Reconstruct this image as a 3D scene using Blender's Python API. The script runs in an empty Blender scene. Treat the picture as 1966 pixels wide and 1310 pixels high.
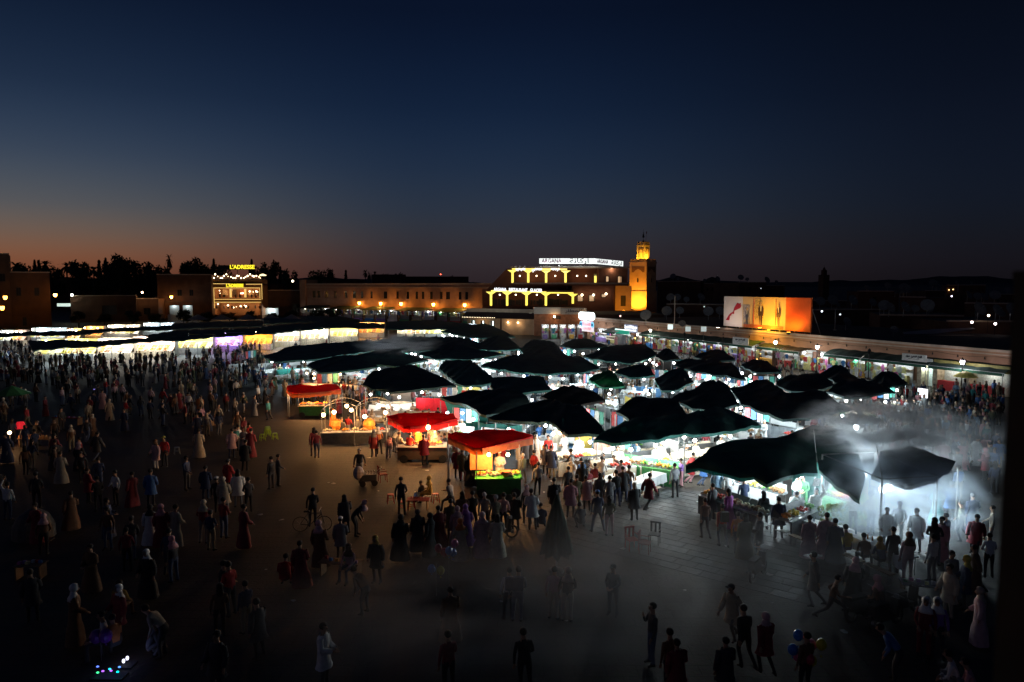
import bpy, bmesh, math, random
from mathutils import Vector, Matrix
R = random.Random(11)
S = bpy.context.scene
COL = S.collection
# ---------------------------------------------------------------- camera
F, CU, CV, HC, HZ = 1400.0, 983.0, 655.0, 11.0, 548.0
PITCH = math.atan((CV - HZ) / F)
cd = bpy.data.cameras.new('camera'); cam = bpy.data.objects.new('camera', cd); COL.objects.link(cam)
cam.location = (0, 0, HC); cam.rotation_euler = (math.pi / 2 - PITCH, 0, 0)
cd.sensor_width = 36; cd.lens = F / 1966 * 36; cd.clip_start = 0.05; cd.clip_end = 30000
cd.dof.use_dof = True; cd.dof.focus_distance = 55; cd.dof.aperture_fstop = 2.0
S.camera = cam
S.view_settings.view_transform = 'Standard'; S.view_settings.look = 'None'
S.view_settings.exposure = 0; S.view_settings.gamma = 1; S.view_settings.use_curve_mapping = False
S.cycles.use_denoising = True
S.cycles.max_bounces = 5; S.cycles.diffuse_bounces = 3; S.cycles.glossy_bounces = 2; S.cycles.transmission_bounces = 4
S.cycles.volume_bounces = 1; S.cycles.sample_clamp_indirect = 2.0; S.cycles.sample_clamp_direct = 20
S.cycles.volume_step_rate = 1.5; S.cycles.volume_max_steps = 96
S.cycles.caustics_reflective = False; S.cycles.caustics_refractive = False
S.render.use_persistent_data = False
# ---------------------------------------------------------------- dusk sky
W = bpy.data.worlds.new('World'); S.world = W; W.use_nodes = True
nt = W.node_tree; N = nt.nodes; L = nt.links
bg = N['Background']
def lin(c):
    return tuple((x / 255 / 12.92) if x / 255 <= .04045 else ((x / 255 + .055) / 1.055) ** 2.4 for x in c)
geo = N.new('ShaderNodeTexCoord'); sep = N.new('ShaderNodeSeparateXYZ'); L.new(geo.outputs['Generated'], sep.inputs[0])
def ramp(stops):
    r = N.new('ShaderNodeValToRGB'); cr = r.color_ramp; cr.interpolation = 'B_SPLINE'
    while len(cr.elements) < len(stops): cr.elements.new(.5)
    for e, (p, c) in zip(cr.elements, stops):
        e.position = p; e.color = (*lin(c), 1)
    L.new(sep.outputs['Z'], r.inputs[0]); return r
r0 = ramp([(0, (104, 52, 36)), (.03, (130, 80, 54)), (.06, (112, 92, 78)), (.095, (84, 88, 92)), (.155, (52, 67, 88)), (.23, (27, 43, 67)), (.34, (10, 21, 42)), (1, (5, 10, 24))])
r1 = ramp([(0, (40, 32, 36)), (.03, (50, 42, 46)), (.065, (50, 50, 57)), (.10, (43, 52, 66)), (.155, (31, 46, 68)), (.23, (17, 33, 58)), (.34, (8, 17, 38)), (1, (5, 9, 22))])
r2 = ramp([(0, (16, 14, 18)), (.03, (22, 20, 26)), (.065, (20, 23, 31)), (.10, (18, 24, 36)), (.155, (15, 22, 36)), (.23, (10, 16, 30)), (.34, (5, 10, 21)), (1, (3, 6, 14))])
nrm = N.new('ShaderNodeVectorMath'); nrm.operation = 'MULTIPLY'; nrm.inputs[1].default_value = (1, 1, 0); L.new(geo.outputs['Generated'], nrm.inputs[0])
nn = N.new('ShaderNodeVectorMath'); nn.operation = 'NORMALIZE'; L.new(nrm.outputs[0], nn.inputs[0])
sx = N.new('ShaderNodeSeparateXYZ'); L.new(nn.outputs[0], sx.inputs[0])
def mrange(a, b):
    m = N.new('ShaderNodeMapRange'); m.interpolation_type = 'SMOOTHERSTEP' if False else 'SMOOTHSTEP'
    m.inputs['From Min'].default_value = a; m.inputs['From Max'].default_value = b; L.new(sx.outputs['X'], m.inputs['Value']); return m
def mixc(fac, a, b):
    m = N.new('ShaderNodeMix'); m.data_type = 'RGBA'; L.new(fac, m.inputs['Factor']); L.new(a, m.inputs['A']); L.new(b, m.inputs['B']); return m.outputs['Result']
mA = mixc(mrange(-.60, -.10).outputs[0], r0.outputs[0], r1.outputs[0])
mB = mixc(mrange(-.05, .58).outputs[0], mA, r2.outputs[0])
L.new(mB, bg.inputs[0]); bg.inputs[1].default_value = 1.0

# ---------------------------------------------------------------- pixel <-> place helpers (photo pixels, used only to find where things stand)
_cp, _sp = math.cos(PITCH), math.sin(PITCH)
def ray(u, v):
    a, b = (u - CU) / F, -(v - CV) / F
    return Vector((a, _cp + b * _sp, -_sp + b * _cp))
def G(u, v, z=0.0):
    d = ray(u, v); t = (z - HC) / d.z
    return Vector((d.x * t, d.y * t, z))
def D(u, v, Y):
    d = ray(u, v); t = Y / d.y
    return Vector((d.x * t, Y, HC + d.z * t))
# ---------------------------------------------------------------- materials
MATS = {}
def M(name, col=(.5, .5, .5), rough=.75, var=.22, scale=6., bump=.12, metal=0., emit=None, es=0., trans=None, spec=.4):
    if name in MATS: return MATS[name]
    m = bpy.data.materials.new(name); MATS[name] = m; m.use_nodes = True
    nt = m.node_tree; N = nt.nodes; L = nt.links; b = N['Principled BSDF']
    tc = N.new('ShaderNodeTexCoord'); no = N.new('ShaderNodeTexNoise'); no.inputs['Scale'].default_value = scale; no.inputs['Detail'].default_value = 4
    L.new(tc.outputs['Object'], no.inputs['Vector'])
    mr = N.new('ShaderNodeMapRange'); mr.inputs['From Min'].default_value = .3; mr.inputs['From Max'].default_value = .7
    mr.inputs['To Min'].default_value = 1 - var; mr.inputs['To Max'].default_value = 1 + var; L.new(no.outputs['Fac'], mr.inputs['Value'])
    mx = N.new('ShaderNodeVectorMath'); mx.operation = 'MULTIPLY'; mx.inputs[0].default_value = col[:3]
    L.new(mr.outputs[0], mx.inputs[1]); L.new(mx.outputs[0], b.inputs['Base Color'])
    b.inputs['Roughness'].default_value = rough; b.inputs['Metallic'].default_value = metal; b.inputs['Specular IOR Level'].default_value = spec
    if bump:
        bp = N.new('ShaderNodeBump'); bp.inputs['Strength'].default_value = bump; bp.inputs['Distance'].default_value = .05
        L.new(no.outputs['Fac'], bp.inputs['Height']); L.new(bp.outputs[0], b.inputs['Normal'])
    if emit:
        b.inputs['Emission Color'].default_value = (*emit, 1); b.inputs['Emission Strength'].default_value = es
        m.cycles.emission_sampling = 'NONE' if es > 0 else 'AUTO'
    if trans:
        tr = N.new('ShaderNodeBsdfTranslucent'); tr.inputs[0].default_value = (*trans[:3], 1)
        mi = N.new('ShaderNodeMixShader'); mi.inputs[0].default_value = trans[3]
        L.new(b.outputs[0], mi.inputs[1]); L.new(tr.outputs[0], mi.inputs[2]); L.new(mi.outputs[0], N['Material Output'].inputs[0])
    return m
def E(name, col, s): return M(name, (.6, .6, .6), .5, 0, 1, 0, emit=col, es=s)
# ---------------------------------------------------------------- mesh helpers
class MB:
    def __init__(s): s.v = []; s.f = []; s.m = []; s.k = 0
    def mat(s, k): s.k = k; return s
    def add(s, vs, fs, T=None):
        o = len(s.v)
        s.v += [tuple(T @ Vector(p)) if T else tuple(p) for p in vs]
        s.f += [tuple(i + o for i in f) for f in fs]; s.m += [s.k] * len(fs); return s
    def box(s, c, d, rz=0., T=None):
        x, y, z = d[0] / 2, d[1] / 2, d[2] / 2
        vs = [Vector((a * x, b * y, e * z)) for a in (-1, 1) for b in (-1, 1) for e in (-1, 1)]
        A = Matrix.Translation(Vector(c)) @ Matrix.Rotation(rz, 4, 'Z')
        if T: A = T @ A
        return s.add(vs, [(0, 1, 3, 2), (4, 6, 7, 5), (0, 4, 5, 1), (2, 3, 7, 6), (0, 2, 6, 4), (1, 5, 7, 3)], A)
    def bb(s, a, b):  # box from corner to corner
        return s.box([(p + q) / 2 for p, q in zip(a, b)], [abs(q - p) for p, q in zip(a, b)])
    def tube(s, p, q, r, r2=None, n=7, caps=True):
        p, q = Vector(p), Vector(q); r2 = r if r2 is None else r2
        w = (q - p).normalized(); a = w.orthogonal().normalized(); b = w.cross(a)
        vs = []
        for c, rr in ((p, r), (q, r2)):
            vs += [c + (a * math.cos(t) + b * math.sin(t)) * rr for t in [2 * math.pi * i / n for i in range(n)]]
        fs = [(i, (i + 1) % n, n + (i + 1) % n, n + i) for i in range(n)]
        if caps: fs += [tuple(range(n - 1, -1, -1)), tuple(range(n, 2 * n))]
        return s.add(vs, fs)
    def lathe(s, prof, n=12, c=(0, 0, 0), T=None, sx=1, sy=1):
        vs = []; fs = []
        for r, z in prof:
            vs += [Vector((c[0] + r * sx * math.cos(2 * math.pi * i / n), c[1] + r * sy * math.sin(2 * math.pi * i / n), c[2] + z)) for i in range(n)]
        for j in range(len(prof) - 1):
            fs += [(j * n + i, j * n + (i + 1) % n, (j + 1) * n + (i + 1) % n, (j + 1) * n + i) for i in range(n)]
        fs += [tuple(range(n - 1, -1, -1)), tuple(range((len(prof) - 1) * n, len(prof) * n))]
        return s.add(vs, fs, T)
    def ball(s, c, r, n=8, m=5, sc=(1, 1, 1)):
        pr = [(max(.001, math.sin(math.pi * j / m)) * r, -math.cos(math.pi * j / m) * r) for j in range(m + 1)]
        T = Matrix.Translation(Vector(c)) @ Matrix.Diagonal((*sc, 1))
        return s.lathe(pr, n, T=T)
    def poly(s, pts, y0, y1):  # polygon in xz extruded along y
        n = len(pts)
        vs = [(x, y0, z) for x, z in pts] + [(x, y1, z) for x, z in pts]
        return s.add(vs, [tuple(range(n)), tuple(range(2 * n - 1, n - 1, -1))] + [(i, n + i, n + (i + 1) % n, (i + 1) % n) for i in range(n)])
    def mesh(s, name, mats, smooth=False):
        me = bpy.data.meshes.new(name); me.from_pydata(s.v, [], s.f)
        for m in (mats if isinstance(mats, (list, tuple)) else [mats]): me.materials.append(m)
        if s.k or any(s.m): me.polygons.foreach_set('material_index', s.m)
        if smooth: me.polygons.foreach_set('use_smooth', [True] * len(s.f))
        me.update(); return me
    def build(s, name, mats, parent=None, loc=None, rz=0, smooth=False, **kw):
        return place(name, s.mesh(name, mats, smooth), parent, loc, rz, **kw)
def place(name, me, parent=None, loc=None, rz=0, label=None, cat=None, group=None, kind=None, scale=None):
    o = bpy.data.objects.new(name, me); COL.objects.link(o)
    if parent is not None: o.parent = parent
    if loc is not None: o.location = loc
    if rz: o.rotation_euler = (0, 0, rz)
    if scale is not None: o.scale = scale if hasattr(scale, '__len__') else (scale,) * 3
    return tag(o, label, cat, group, kind)
def tag(o, label=None, cat=None, group=None, kind=None):
    if label: o['label'] = label
    if cat: o['category'] = cat
    if group: o['group'] = group
    if kind: o['kind'] = kind
    return o
def thing(name, label, cat, loc=(0, 0, 0), rz=0, group=None):
    return place(name, None, None, loc, rz, label, cat, group)
KIDS = {}
def kids(o):
    return [c for c in COL.objects if c.parent == o]
def dup(root, loc, rz=0, label=None, group=None, scale=None):
    if root.name not in KIDS: KIDS[root.name] = [(c, kids(c)) for c in kids(root)]
    r = root.copy(); COL.objects.link(r); r.location = loc; r.rotation_euler = (0, 0, rz)
    if scale: r.scale = scale
    if label: r['label'] = label
    if group: r['group'] = group
    for c, gs in KIDS[root.name]:
        d = c.copy(); COL.objects.link(d); d.parent = r
        for g in gs:
            e = g.copy(); COL.objects.link(e); e.parent = d
    return r
class Proto:  # the first use moves the source itself, later uses copy it
    def __init__(s, root): s.o = root; s.used = False; s.k = [(c, kids(c)) for c in kids(root)]
    def put(s, loc, rz=0, label=None, group=None, scale=None):
        KIDS[s.o.name] = s.k
        if not s.used:
            s.used = True; r = s.o; r.location = loc; r.rotation_euler = (0, 0, rz)
            if scale: r.scale = scale
            if label: r['label'] = label
            if group: r['group'] = group
            s.src = r.copy()
            return r
        return dup(s.o, loc, rz, label, group, scale or (1, 1, 1))
_lights = {}
def lamp(parent, loc, col, w, r=.12, kind='POINT', target=None, size=60, name='light'):
    key = (col, w, r, kind, size)
    if key not in _lights:
        ld = bpy.data.lights.new(name, kind); ld.color = col; ld.energy = w; ld.shadow_soft_size = r
        if kind == 'SPOT': ld.spot_size = math.radians(size); ld.spot_blend = .6
        _lights[key] = ld
    o = bpy.data.objects.new(name, _lights[key]); COL.objects.link(o); o.parent = parent; o.location = loc
    if target is not None: o.rotation_euler = (Vector(target) - Vector(loc)).to_track_quat('-Z', 'Y').to_euler()
    return o
def text(s, size, mat, parent, loc, rot=(math.pi / 2, 0, 0), name='lettering', ext=.02, bold=0, width=None):
    cu = bpy.data.curves.new('t', 'FONT'); cu.body = s; cu.size = size; cu.extrude = ext; cu.offset = bold; cu.align_x = 'CENTER'; cu.align_y = 'CENTER'; cu.resolution_u = 3
    t = bpy.data.objects.new('t', cu); me = bpy.data.meshes.new_from_object(t); bpy.data.objects.remove(t)
    if width and len(me.vertices):
        xs = [v.co.x for v in me.vertices]; k = width / (max(xs) - min(xs))
        for v in me.vertices: v.co.x *= k
    me.materials.clear(); me.materials.append(mat)
    o = place(name, me, parent, loc); o.rotation_euler = rot; return o
def ordi(i, n):
    if n == 1: return 'only'
    if i == 0: return 'leftmost'
    if i == n - 1: return 'rightmost'
    return ['', 'second', 'third', 'fourth', 'fifth', 'sixth', 'seventh', 'eighth', 'ninth', 'tenth', 'eleventh', 'twelfth', 'thirteenth', 'fourteenth', 'fifteenth', 'sixteenth', 'seventeenth', 'eighteenth', 'nineteenth', 'twentieth'][min(i, 19)] + ' from left'
# ---------------------------------------------------------------- ground
def ground_mat():
    m = bpy.data.materials.new('square_asphalt'); m.use_nodes = True; nt = m.node_tree; N = nt.nodes; L = nt.links; b = N['Principled BSDF']
    tc = N.new('ShaderNodeTexCoord')
    n1 = N.new('ShaderNodeTexNoise'); n1.inputs['Scale'].default_value = .12; n1.inputs['Detail'].default_value = 6
    n2 = N.new('ShaderNodeTexNoise'); n2.inputs['Scale'].default_value = 7.; n2.inputs['Detail'].default_value = 6
    br = N.new('ShaderNodeTexBrick'); br.inputs['Scale'].default_value = 1.; br.inputs['Brick Width'].default_value = .9; br.inputs['Row Height'].default_value = .6; br.inputs['Mortar Size'].default_value = .02
    br.inputs['Color1'].default_value = (1, 1, 1, 1); br.inputs['Color2'].default_value = (.8, .8, .8, 1); br.inputs['Mortar'].default_value = (.45, .45, .45, 1)
    for n in (n1, n2, br): L.new(tc.outputs['Object'], n.inputs['Vector'])
    cr = N.new('ShaderNodeValToRGB'); cr.color_ramp.elements[0].position = .35; cr.color_ramp.elements[0].color = (.025, .021, .018, 1); cr.color_ramp.elements[1].position = .68; cr.color_ramp.elements[1].color = (.072, .058, .046, 1)
    L.new(n1.outputs['Fac'], cr.inputs[0])
    mx = N.new('ShaderNodeMix'); mx.data_type = 'RGBA'; mx.blend_type = 'MULTIPLY'; mx.inputs['Factor'].default_value = .8
    L.new(cr.outputs[0], mx.inputs['A']); L.new(br.outputs[0], mx.inputs['B'])
    m2 = N.new('ShaderNodeMix'); m2.data_type = 'RGBA'; m2.blend_type = 'OVERLAY'; m2.inputs['Factor'].default_value = .6
    L.new(mx.outputs['Result'], m2.inputs['A']); L.new(n2.outputs['Color'], m2.inputs['B']); L.new(m2.outputs['Result'], b.inputs['Base Color'])
    rr = N.new('ShaderNodeMapRange'); rr.inputs['To Min'].default_value = .55; rr.inputs['To Max'].default_value = .95; L.new(n1.outputs['Fac'], rr.inputs['Value']); L.new(rr.outputs[0], b.inputs['Roughness'])
    ad = N.new('ShaderNodeMath'); ad.operation = 'ADD'; L.new(n2.outputs['Fac'], ad.inputs[0]); L.new(br.outputs['Fac'], ad.inputs[1])
    bp = N.new('ShaderNodeBump'); bp.inputs['Strength'].default_value = .6; bp.inputs['Distance'].default_value = .02; L.new(ad.outputs[0], bp.inputs['Height']); L.new(bp.outputs[0], b.inputs['Normal'])
    return m
GM = ground_mat()
g = MB(); nx = 24
for i in range(nx):
    for j in range(nx):
        x0, x1 = [-9000 + 18000 * k / nx for k in (i, i + 1)]; y0, y1 = [-800 + 18000 * k / nx for k in (j, j + 1)]
        g.add([(x0, y0, 0), (x1, y0, 0), (x1, y1, 0), (x0, y1, 0)], [(0, 1, 2, 3)])
g.build('ground', GM, kind='structure')
# paved strip at the right, slabs laid one by one where the lamps pick them out
slab_m = [M('paving_slab_%d' % i, (.045 + .01 * i, .045 + .009 * i, .045 + .008 * i), .65 + .05 * i, .3, 5, .3) for i in range(3)]
pv = thing('pavement', None, None, (0, 0, 0)); tag(pv, kind='structure')
slab_me = []
for k in range(3):
    b = MB(); b.add([(-.44, -.29, -.02), (.44, -.29, -.02), (.44, .29, -.02), (-.44, .29, -.02), (-.43, -.28, .005), (.43, -.28, .005), (.43, .28, .005), (-.43, .28, .005)],
                    [(4, 5, 6, 7), (0, 1, 5, 4), (1, 2, 6, 5), (2, 3, 7, 6), (3, 0, 4, 7)])
    slab_me.append(b.mesh('paving_slab', slab_m[k]))
c0 = G(1270, 1000); ang = math.radians(-38); ux = Vector((math.cos(ang), math.sin(ang), 0)); uy = Vector((-ux.y, ux.x, 0))
cnt = 0
for j in range(-8, 10):
    for i in range(-6, 11):
        if cnt >= 298: break
        p = c0 + ux * ((i + .5 * (j % 2)) * .9) + uy * (j * .6)
        place('paving_slab', R.choice(slab_me), pv, (p.x, p.y, R.uniform(0, .004)), ang + R.uniform(-.006, .006)); cnt += 1
# litter on the ground
lm = M('litter_paper', (.6, .58, .55), .7)
for i, (u, v) in enumerate([(708, 880), (640, 930), (1060, 925), (905, 958), (1340, 965), (1275, 930), (1478, 1105), (1455, 1100), (1620, 1215), (540, 1000), (1195, 1055), (820, 905), (500, 990), (1395, 1050)]):
    p = G(u, v); b = MB(); w = .16
    pts = [(R.uniform(.6, 1) * w * math.cos(t), R.uniform(.6, 1) * w * math.sin(t), .02 + R.uniform(0, .05)) for t in [k * 1.05 for k in range(6)]] + [(0, 0, .07)]
    b.add(pts, [(k, (k + 1) % 6, 6) for k in range(6)]); b.build('paper_scrap', lm, None, p, label='crumpled pale paper scrap on the dark square, %s' % (['near the smaller warm-lit stall', 'left of the man in a black sweater', 'right of the green cart', 'below the green cart', 'on the paving before the big stall', 'by the paving edge', 'beside the crouching group', 'left of the crouching group', 'in the dark lower right', 'near the cyclist', 'below the folded umbrella', 'in front of the second red stall', 'left of the cyclist', 'on the paved strip'][i]), cat='litter', group='scraps of paper on the square')
rs = random.Random(31)
for i in range(18):
    p = G(rs.uniform(430, 1500), rs.uniform(880, 1230)); b = MB(); w = rs.uniform(.07, .14)
    pts = [(rs.uniform(.5, 1) * w * math.cos(t), rs.uniform(.5, 1) * w * math.sin(t), .012 + rs.uniform(0, .03)) for t in [k * 1.05 for k in range(6)]] + [(0, 0, .045)]
    b.add(pts, [(k, (k + 1) % 6, 6) for k in range(6)]); b.build('paper_scrap', lm, None, p, label='tiny pale scrap of litter on the open square', cat='litter', group='small litter on the square')
# distant hills
hm = M('hill_rock', (.035, .035, .045), .95, .2, .01, 0)
b = MB(); n = 260; rr = random.Random(5)
ph = [rr.uniform(0, 6.28) for _ in range(8)]
for row, (Y, hh, off) in enumerate([(8200, 95, 0), (6400, 48, 3)]):
    tops = []
    for i in range(n + 1):
        x = -9000 + 18000 * i / n; t = x / 1000
        h = hh * (.45 + .25 * math.sin(t * .7 + ph[0] + off) + .2 * math.sin(t * 1.9 + ph[1]) + .12 * math.sin(t * 4.3 + ph[2] + off) + .06 * math.sin(t * 11 + ph[3]) + .03 * math.sin(t * 23 + ph[4]))
        tops.append(max(5, h) + (20 if row == 0 else 8))
    for i in range(n):
        x0, x1 = -9000 + 18000 * i / n, -9000 + 18000 * (i + 1) / n
        b.add([(x0, Y - 500, 0), (x1, Y - 500, 0), (x1, Y, tops[i + 1]), (x0, Y, tops[i]), (x1, Y + 700, 0), (x0, Y + 700, 0)], [(0, 1, 2, 3), (3, 2, 4, 5)])
b.build('hills', hm, kind='structure')
# terrace the picture is taken from (its edge post stands at the right of the frame)
b = MB(); b.bb((-6, -5, 9.2), (6, 1.72, 9.4)); b.build('terrace_floor', M('terrace_concrete', (.08, .07, .065), .8), kind='structure')
P_ = D(1955, 522, 1.5)
t = thing('terrace_post', 'black vertical terrace post very close at the right edge', 'post', (P_.x + .205 + .028, 1.5, 9.37))
MB().box((0, 0, .82), (.4, .12, 1.64)).build('shaft', M('post_black_paint', (.006, .006, .007), .9, bump=0), t)
MB().box((0, 0, 1.65), (.4, .13, .02)).build('cap', M('post_black_paint'), t)

# ---------------------------------------------------------------- building helpers
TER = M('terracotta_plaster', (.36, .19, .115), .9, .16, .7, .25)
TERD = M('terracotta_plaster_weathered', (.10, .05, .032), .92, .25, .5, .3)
COP = M('pale_coping', (.45, .34, .26), .85, .15, 1.5, .2)
ROOFM = M('flat_roof_felt', (.05, .045, .042), .95, .3, .4, .3)
DARKW = M('dark_shutter_wood', (.03, .022, .018), .7)
GLASSD = M('dark_window_glass', (.012, .013, .016), .15, 0, 1, 0)
def frame_rot(A, B): return math.atan2(B.y - A.y, B.x - A.x)
def wall_mb(Wd, Ht, holes, dep=.22, th=None, x0=0., z0=0.):
    """front wall in local xz at y=0, with real openings and reveals, plus thickness behind"""
    b = MB()
    xs = sorted({x0, Wd} | {h[0] for h in holes} | {h[1] for h in holes}); zs = sorted({z0, Ht} | {h[2] for h in holes} | {h[3] for h in holes})
    for a, c in zip(xs, xs[1:]):
        for e, g in zip(zs, zs[1:]):
            mx, mz = (a + c) / 2, (e + g) / 2
            if any(h[0] < mx < h[1] and h[2] < mz < h[3] for h in holes): continue
            b.add([(a, 0, e), (c, 0, e), (c, 0, g), (a, 0, g)], [(0, 1, 2, 3)])
    for a, c, e, g in [h[:4] for h in holes]:
        b.add([(a, 0, e), (c, 0, e), (c, 0, g), (a, 0, g), (a, dep, e), (c, dep, e), (c, dep, g), (a, dep, g)], [(0, 4, 5, 1), (1, 5, 6, 2), (2, 6, 7, 3), (3, 7, 4, 0)])
    return b
def house(name, label, A, B, ht, dep, holes=(), mat=TER, roofm=ROOFM, win='shutter', cat='building', parapet=.0, group=None, z0=0):
    rz = frame_rot(A, B); Wd = (Vector((B.x, B.y)) - Vector((A.x, A.y))).length
    t = thing(name, label, cat, (A.x, A.y, z0), rz, group)
    b = wall_mb(Wd, ht, holes)
    b.add([(0, 0, 0), (0, dep, 0), (0, dep, ht), (0, 0, ht)], [(0, 3, 2, 1)]); b.add([(Wd, 0, 0), (Wd, dep, 0), (Wd, dep, ht), (Wd, 0, ht)], [(0, 1, 2, 3)])
    b.add([(0, dep, 0), (Wd, dep, 0), (Wd, dep, ht), (0, dep, ht)], [(0, 3, 2, 1)])
    b.build('wall', mat, t)
    MB().bb((.05, .05, ht - .25), (Wd - .05, dep - .05, ht - .02)).build('roof', roofm, t)
    for h in holes:
        a, c, e, g = h[:4]; w = win if len(h) < 5 else h[4]
        f = MB(); y = .14
        for q in ((a, c, e, e + .07), (a, c, g - .07, g), (a, a + .07, e + .07, g - .07), (c - .07, c, e + .07, g - .07), ((a + c) / 2 - .03, (a + c) / 2 + .03, e + .07, g - .07)):
            f.bb((q[0], y, q[2]), (q[1], y + .06, q[3]))
        fo = f.build('window', DARKW, t)
        MB().bb((a + .07, y + .02, e + .07), (c - .07, y + .05, g - .07)).build('pane', LITW if w == 'lit' else GLASSD, fo)
    if parapet:
        p = MB(); p.bb((-.08, -.1, ht), (Wd + .08, .25, ht + parapet)); p.build('coping', COP, t)
    return t, Wd, rz
LITW = E('warm_lit_window', (1., .55, .2), 1.2)
# lanterns
SOD = (1., .42, .06); WARM = (1., .62, .3); COOL = (.86, .95, 1.); WHITE = (1., .93, .82)
def lantern(loc, col, w, label, group='wall lanterns', rz=0, name='wall_lantern', es=30, r=.22, toward=(0, -1)):
    t = thing(name, label, 'lamp', loc, rz, group)
    bl = M('lantern_iron', (.02, .02, .02), .5, metal=.6)
    MB().tube((0, .9, .1), (0, 0, .35), .03).tube((0, 0, .35), (0, 0, .3), .02).build('bracket', bl, t)
    b = MB(); b.lathe([(r * 1.15, 0), (r * .5, .16), (.03, .3)], 6, (0, 0, r)); b.build('cap', bl, t); MB().lathe([(r * .3, 0), (r * .6, .05)], 6, (0, 0, -r * 1.2)).build('base', bl, t)
    MB().lathe([(r * .55, -r), (r, 0), (r * .95, r)], 8).build('glass', E('lantern_glow_%d_%d' % (int(col[1] * 100), es), col, es), t)
    lamp(t, (0, -.35, -.05), col, w, .15)
    return t

# ---------------------------------------------------------------- left: tall dark house with two sodium lanterns
A, B = D(-60, 629, 185), D(24, 629, 190)
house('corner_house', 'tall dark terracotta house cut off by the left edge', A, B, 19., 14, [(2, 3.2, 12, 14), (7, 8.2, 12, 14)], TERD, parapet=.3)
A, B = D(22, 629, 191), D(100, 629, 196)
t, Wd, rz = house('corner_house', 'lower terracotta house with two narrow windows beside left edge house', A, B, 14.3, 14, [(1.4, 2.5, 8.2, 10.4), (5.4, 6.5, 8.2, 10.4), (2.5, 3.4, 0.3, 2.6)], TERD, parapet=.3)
lantern(D(10, 572, 183), SOD, 150, 'glowing orange lantern high on the left edge house', r=.45, es=10)
lantern(D(4, 592, 183), SOD, 150, 'glowing orange lantern lower on the left edge house', r=.5, es=10)
lantern(D(106, 567, 192), SOD, 150, 'orange lantern at the corner of the left terracotta house', r=.4, rz=math.radians(-90))
A, B = D(137, 618, 215), D(263, 618, 222)
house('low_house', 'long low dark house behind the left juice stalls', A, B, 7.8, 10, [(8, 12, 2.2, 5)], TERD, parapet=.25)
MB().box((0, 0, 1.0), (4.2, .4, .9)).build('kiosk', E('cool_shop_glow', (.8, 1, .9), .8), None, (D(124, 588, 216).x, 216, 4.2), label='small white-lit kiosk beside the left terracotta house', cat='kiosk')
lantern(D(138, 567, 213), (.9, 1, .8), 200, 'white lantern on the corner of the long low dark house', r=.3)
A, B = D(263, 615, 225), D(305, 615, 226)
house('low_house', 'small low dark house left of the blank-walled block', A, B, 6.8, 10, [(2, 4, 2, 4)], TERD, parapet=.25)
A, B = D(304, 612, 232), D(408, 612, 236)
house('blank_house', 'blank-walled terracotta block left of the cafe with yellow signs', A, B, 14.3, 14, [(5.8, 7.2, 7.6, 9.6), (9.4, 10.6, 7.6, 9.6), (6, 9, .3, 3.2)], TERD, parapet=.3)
lantern(D(329, 571, 230), SOD, 350, 'single orange lantern on the blank-walled terracotta block', r=.4)
lantern(D(273, 562, 223), WARM, 300, 'small pale lantern on the small low dark house', r=.25)
# covered shop counters below it
for i, (u0, u1, v) in enumerate([(322, 345, 585), (348, 370, 583)]):
    p = D((u0 + u1) / 2, v, 229)
    t = thing('kiosk', ['small white-lit kiosk under the orange lantern', 'small white-lit kiosk right of the orange lantern'][i], 'kiosk', (p.x, 229, 0))
    MB().box((0, .4, 3.2), (3.0, .1, 3.0)).build('back_wall', M('kiosk_white', (.6, .65, .6)), t); MB().box((0, -.6, 5.8), (4.2, 2.4, .15)).build('roof', ROOFM, t)
    MB().box((0, -.2, .9), (3.6, .5, 1.8)).build('counter', M('kiosk_white'), t); lamp(t, (0, -.4, 4.6), COOL, 70, .2)

# ---------------------------------------------------------------- cafe with yellow signs and strings of bulbs
YEL = E('yellow_neon', (1., .78, .02), 1.6)
GOLD = E('golden_strip_light', (1., .62, .16), 1.0)
Yc = 240; A = D(407, 610, Yc); B = D(503, 610, Yc); Wc = B.x - A.x
t = thing('cafe', 'three-storey cafe outlined in golden light with two yellow signs', 'cafe building', (A.x, Yc, 0))
def zc(v): return D(455, v, Yc).z
def xc(u): return D(u, 560, Yc).x - A.x
z1, z2, z3 = zc(546), zc(553), zc(572)
b = MB()
for lo, hi in ((0, 1.2), (zc(582), zc(574)), (zc(553), zc(545)), (zc(541), zc(537))): b.bb((0, 0, lo), (Wc, .3, hi))
b.bb((0, .02, 0), (.5, .3, zc(545))); b.bb((Wc - .5, .02, 0), (Wc, .3, zc(545)))
b.bb((0, 6, 0), (Wc, 6.3, zc(537))); b.bb((0, .3, zc(581)), (Wc, 6, zc(580))); b.bb((0, .3, zc(548)), (Wc, 6, zc(546)))
b.bb((0, .3, 0), (.2, 6, zc(546))); b.bb((Wc - .2, .3, 0), (Wc, 6, zc(546)))
b.build('wall', M('cafe_ochre', (.30, .15, .07), .8), t)
for u in (443, 471): MB().bb((xc(u) - .35, -.05, zc(572)), (xc(u) + .35, .35, zc(553))).build('column', M('cafe_gold_column', (.6, .4, .12)), t)
for i, (a0, b0) in enumerate([((407.5, 545), (407.5, 590)), ((503, 545), (503, 575)), ((410, 553), (500, 553)), ((412, 575), (501, 575)), ((412, 580.5), (501, 580.5)), ((411, 554), (411, 592)), ((499, 554), (499, 573)), ((407.5, 545), (443, 545)), ((473, 546), (503, 546))]):
    MB().tube((xc(a0[0]), -.12, zc(a0[1])), (xc(b0[0]), -.12, zc(b0[1])), .09, n=5).build('light_strip', GOLD, t)
for u in (443, 471): MB().bb((xc(u) - .3, -.2, zc(571)), (xc(u) + .3, -.1, zc(555))).build('light_strip', GOLD, t)
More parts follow.
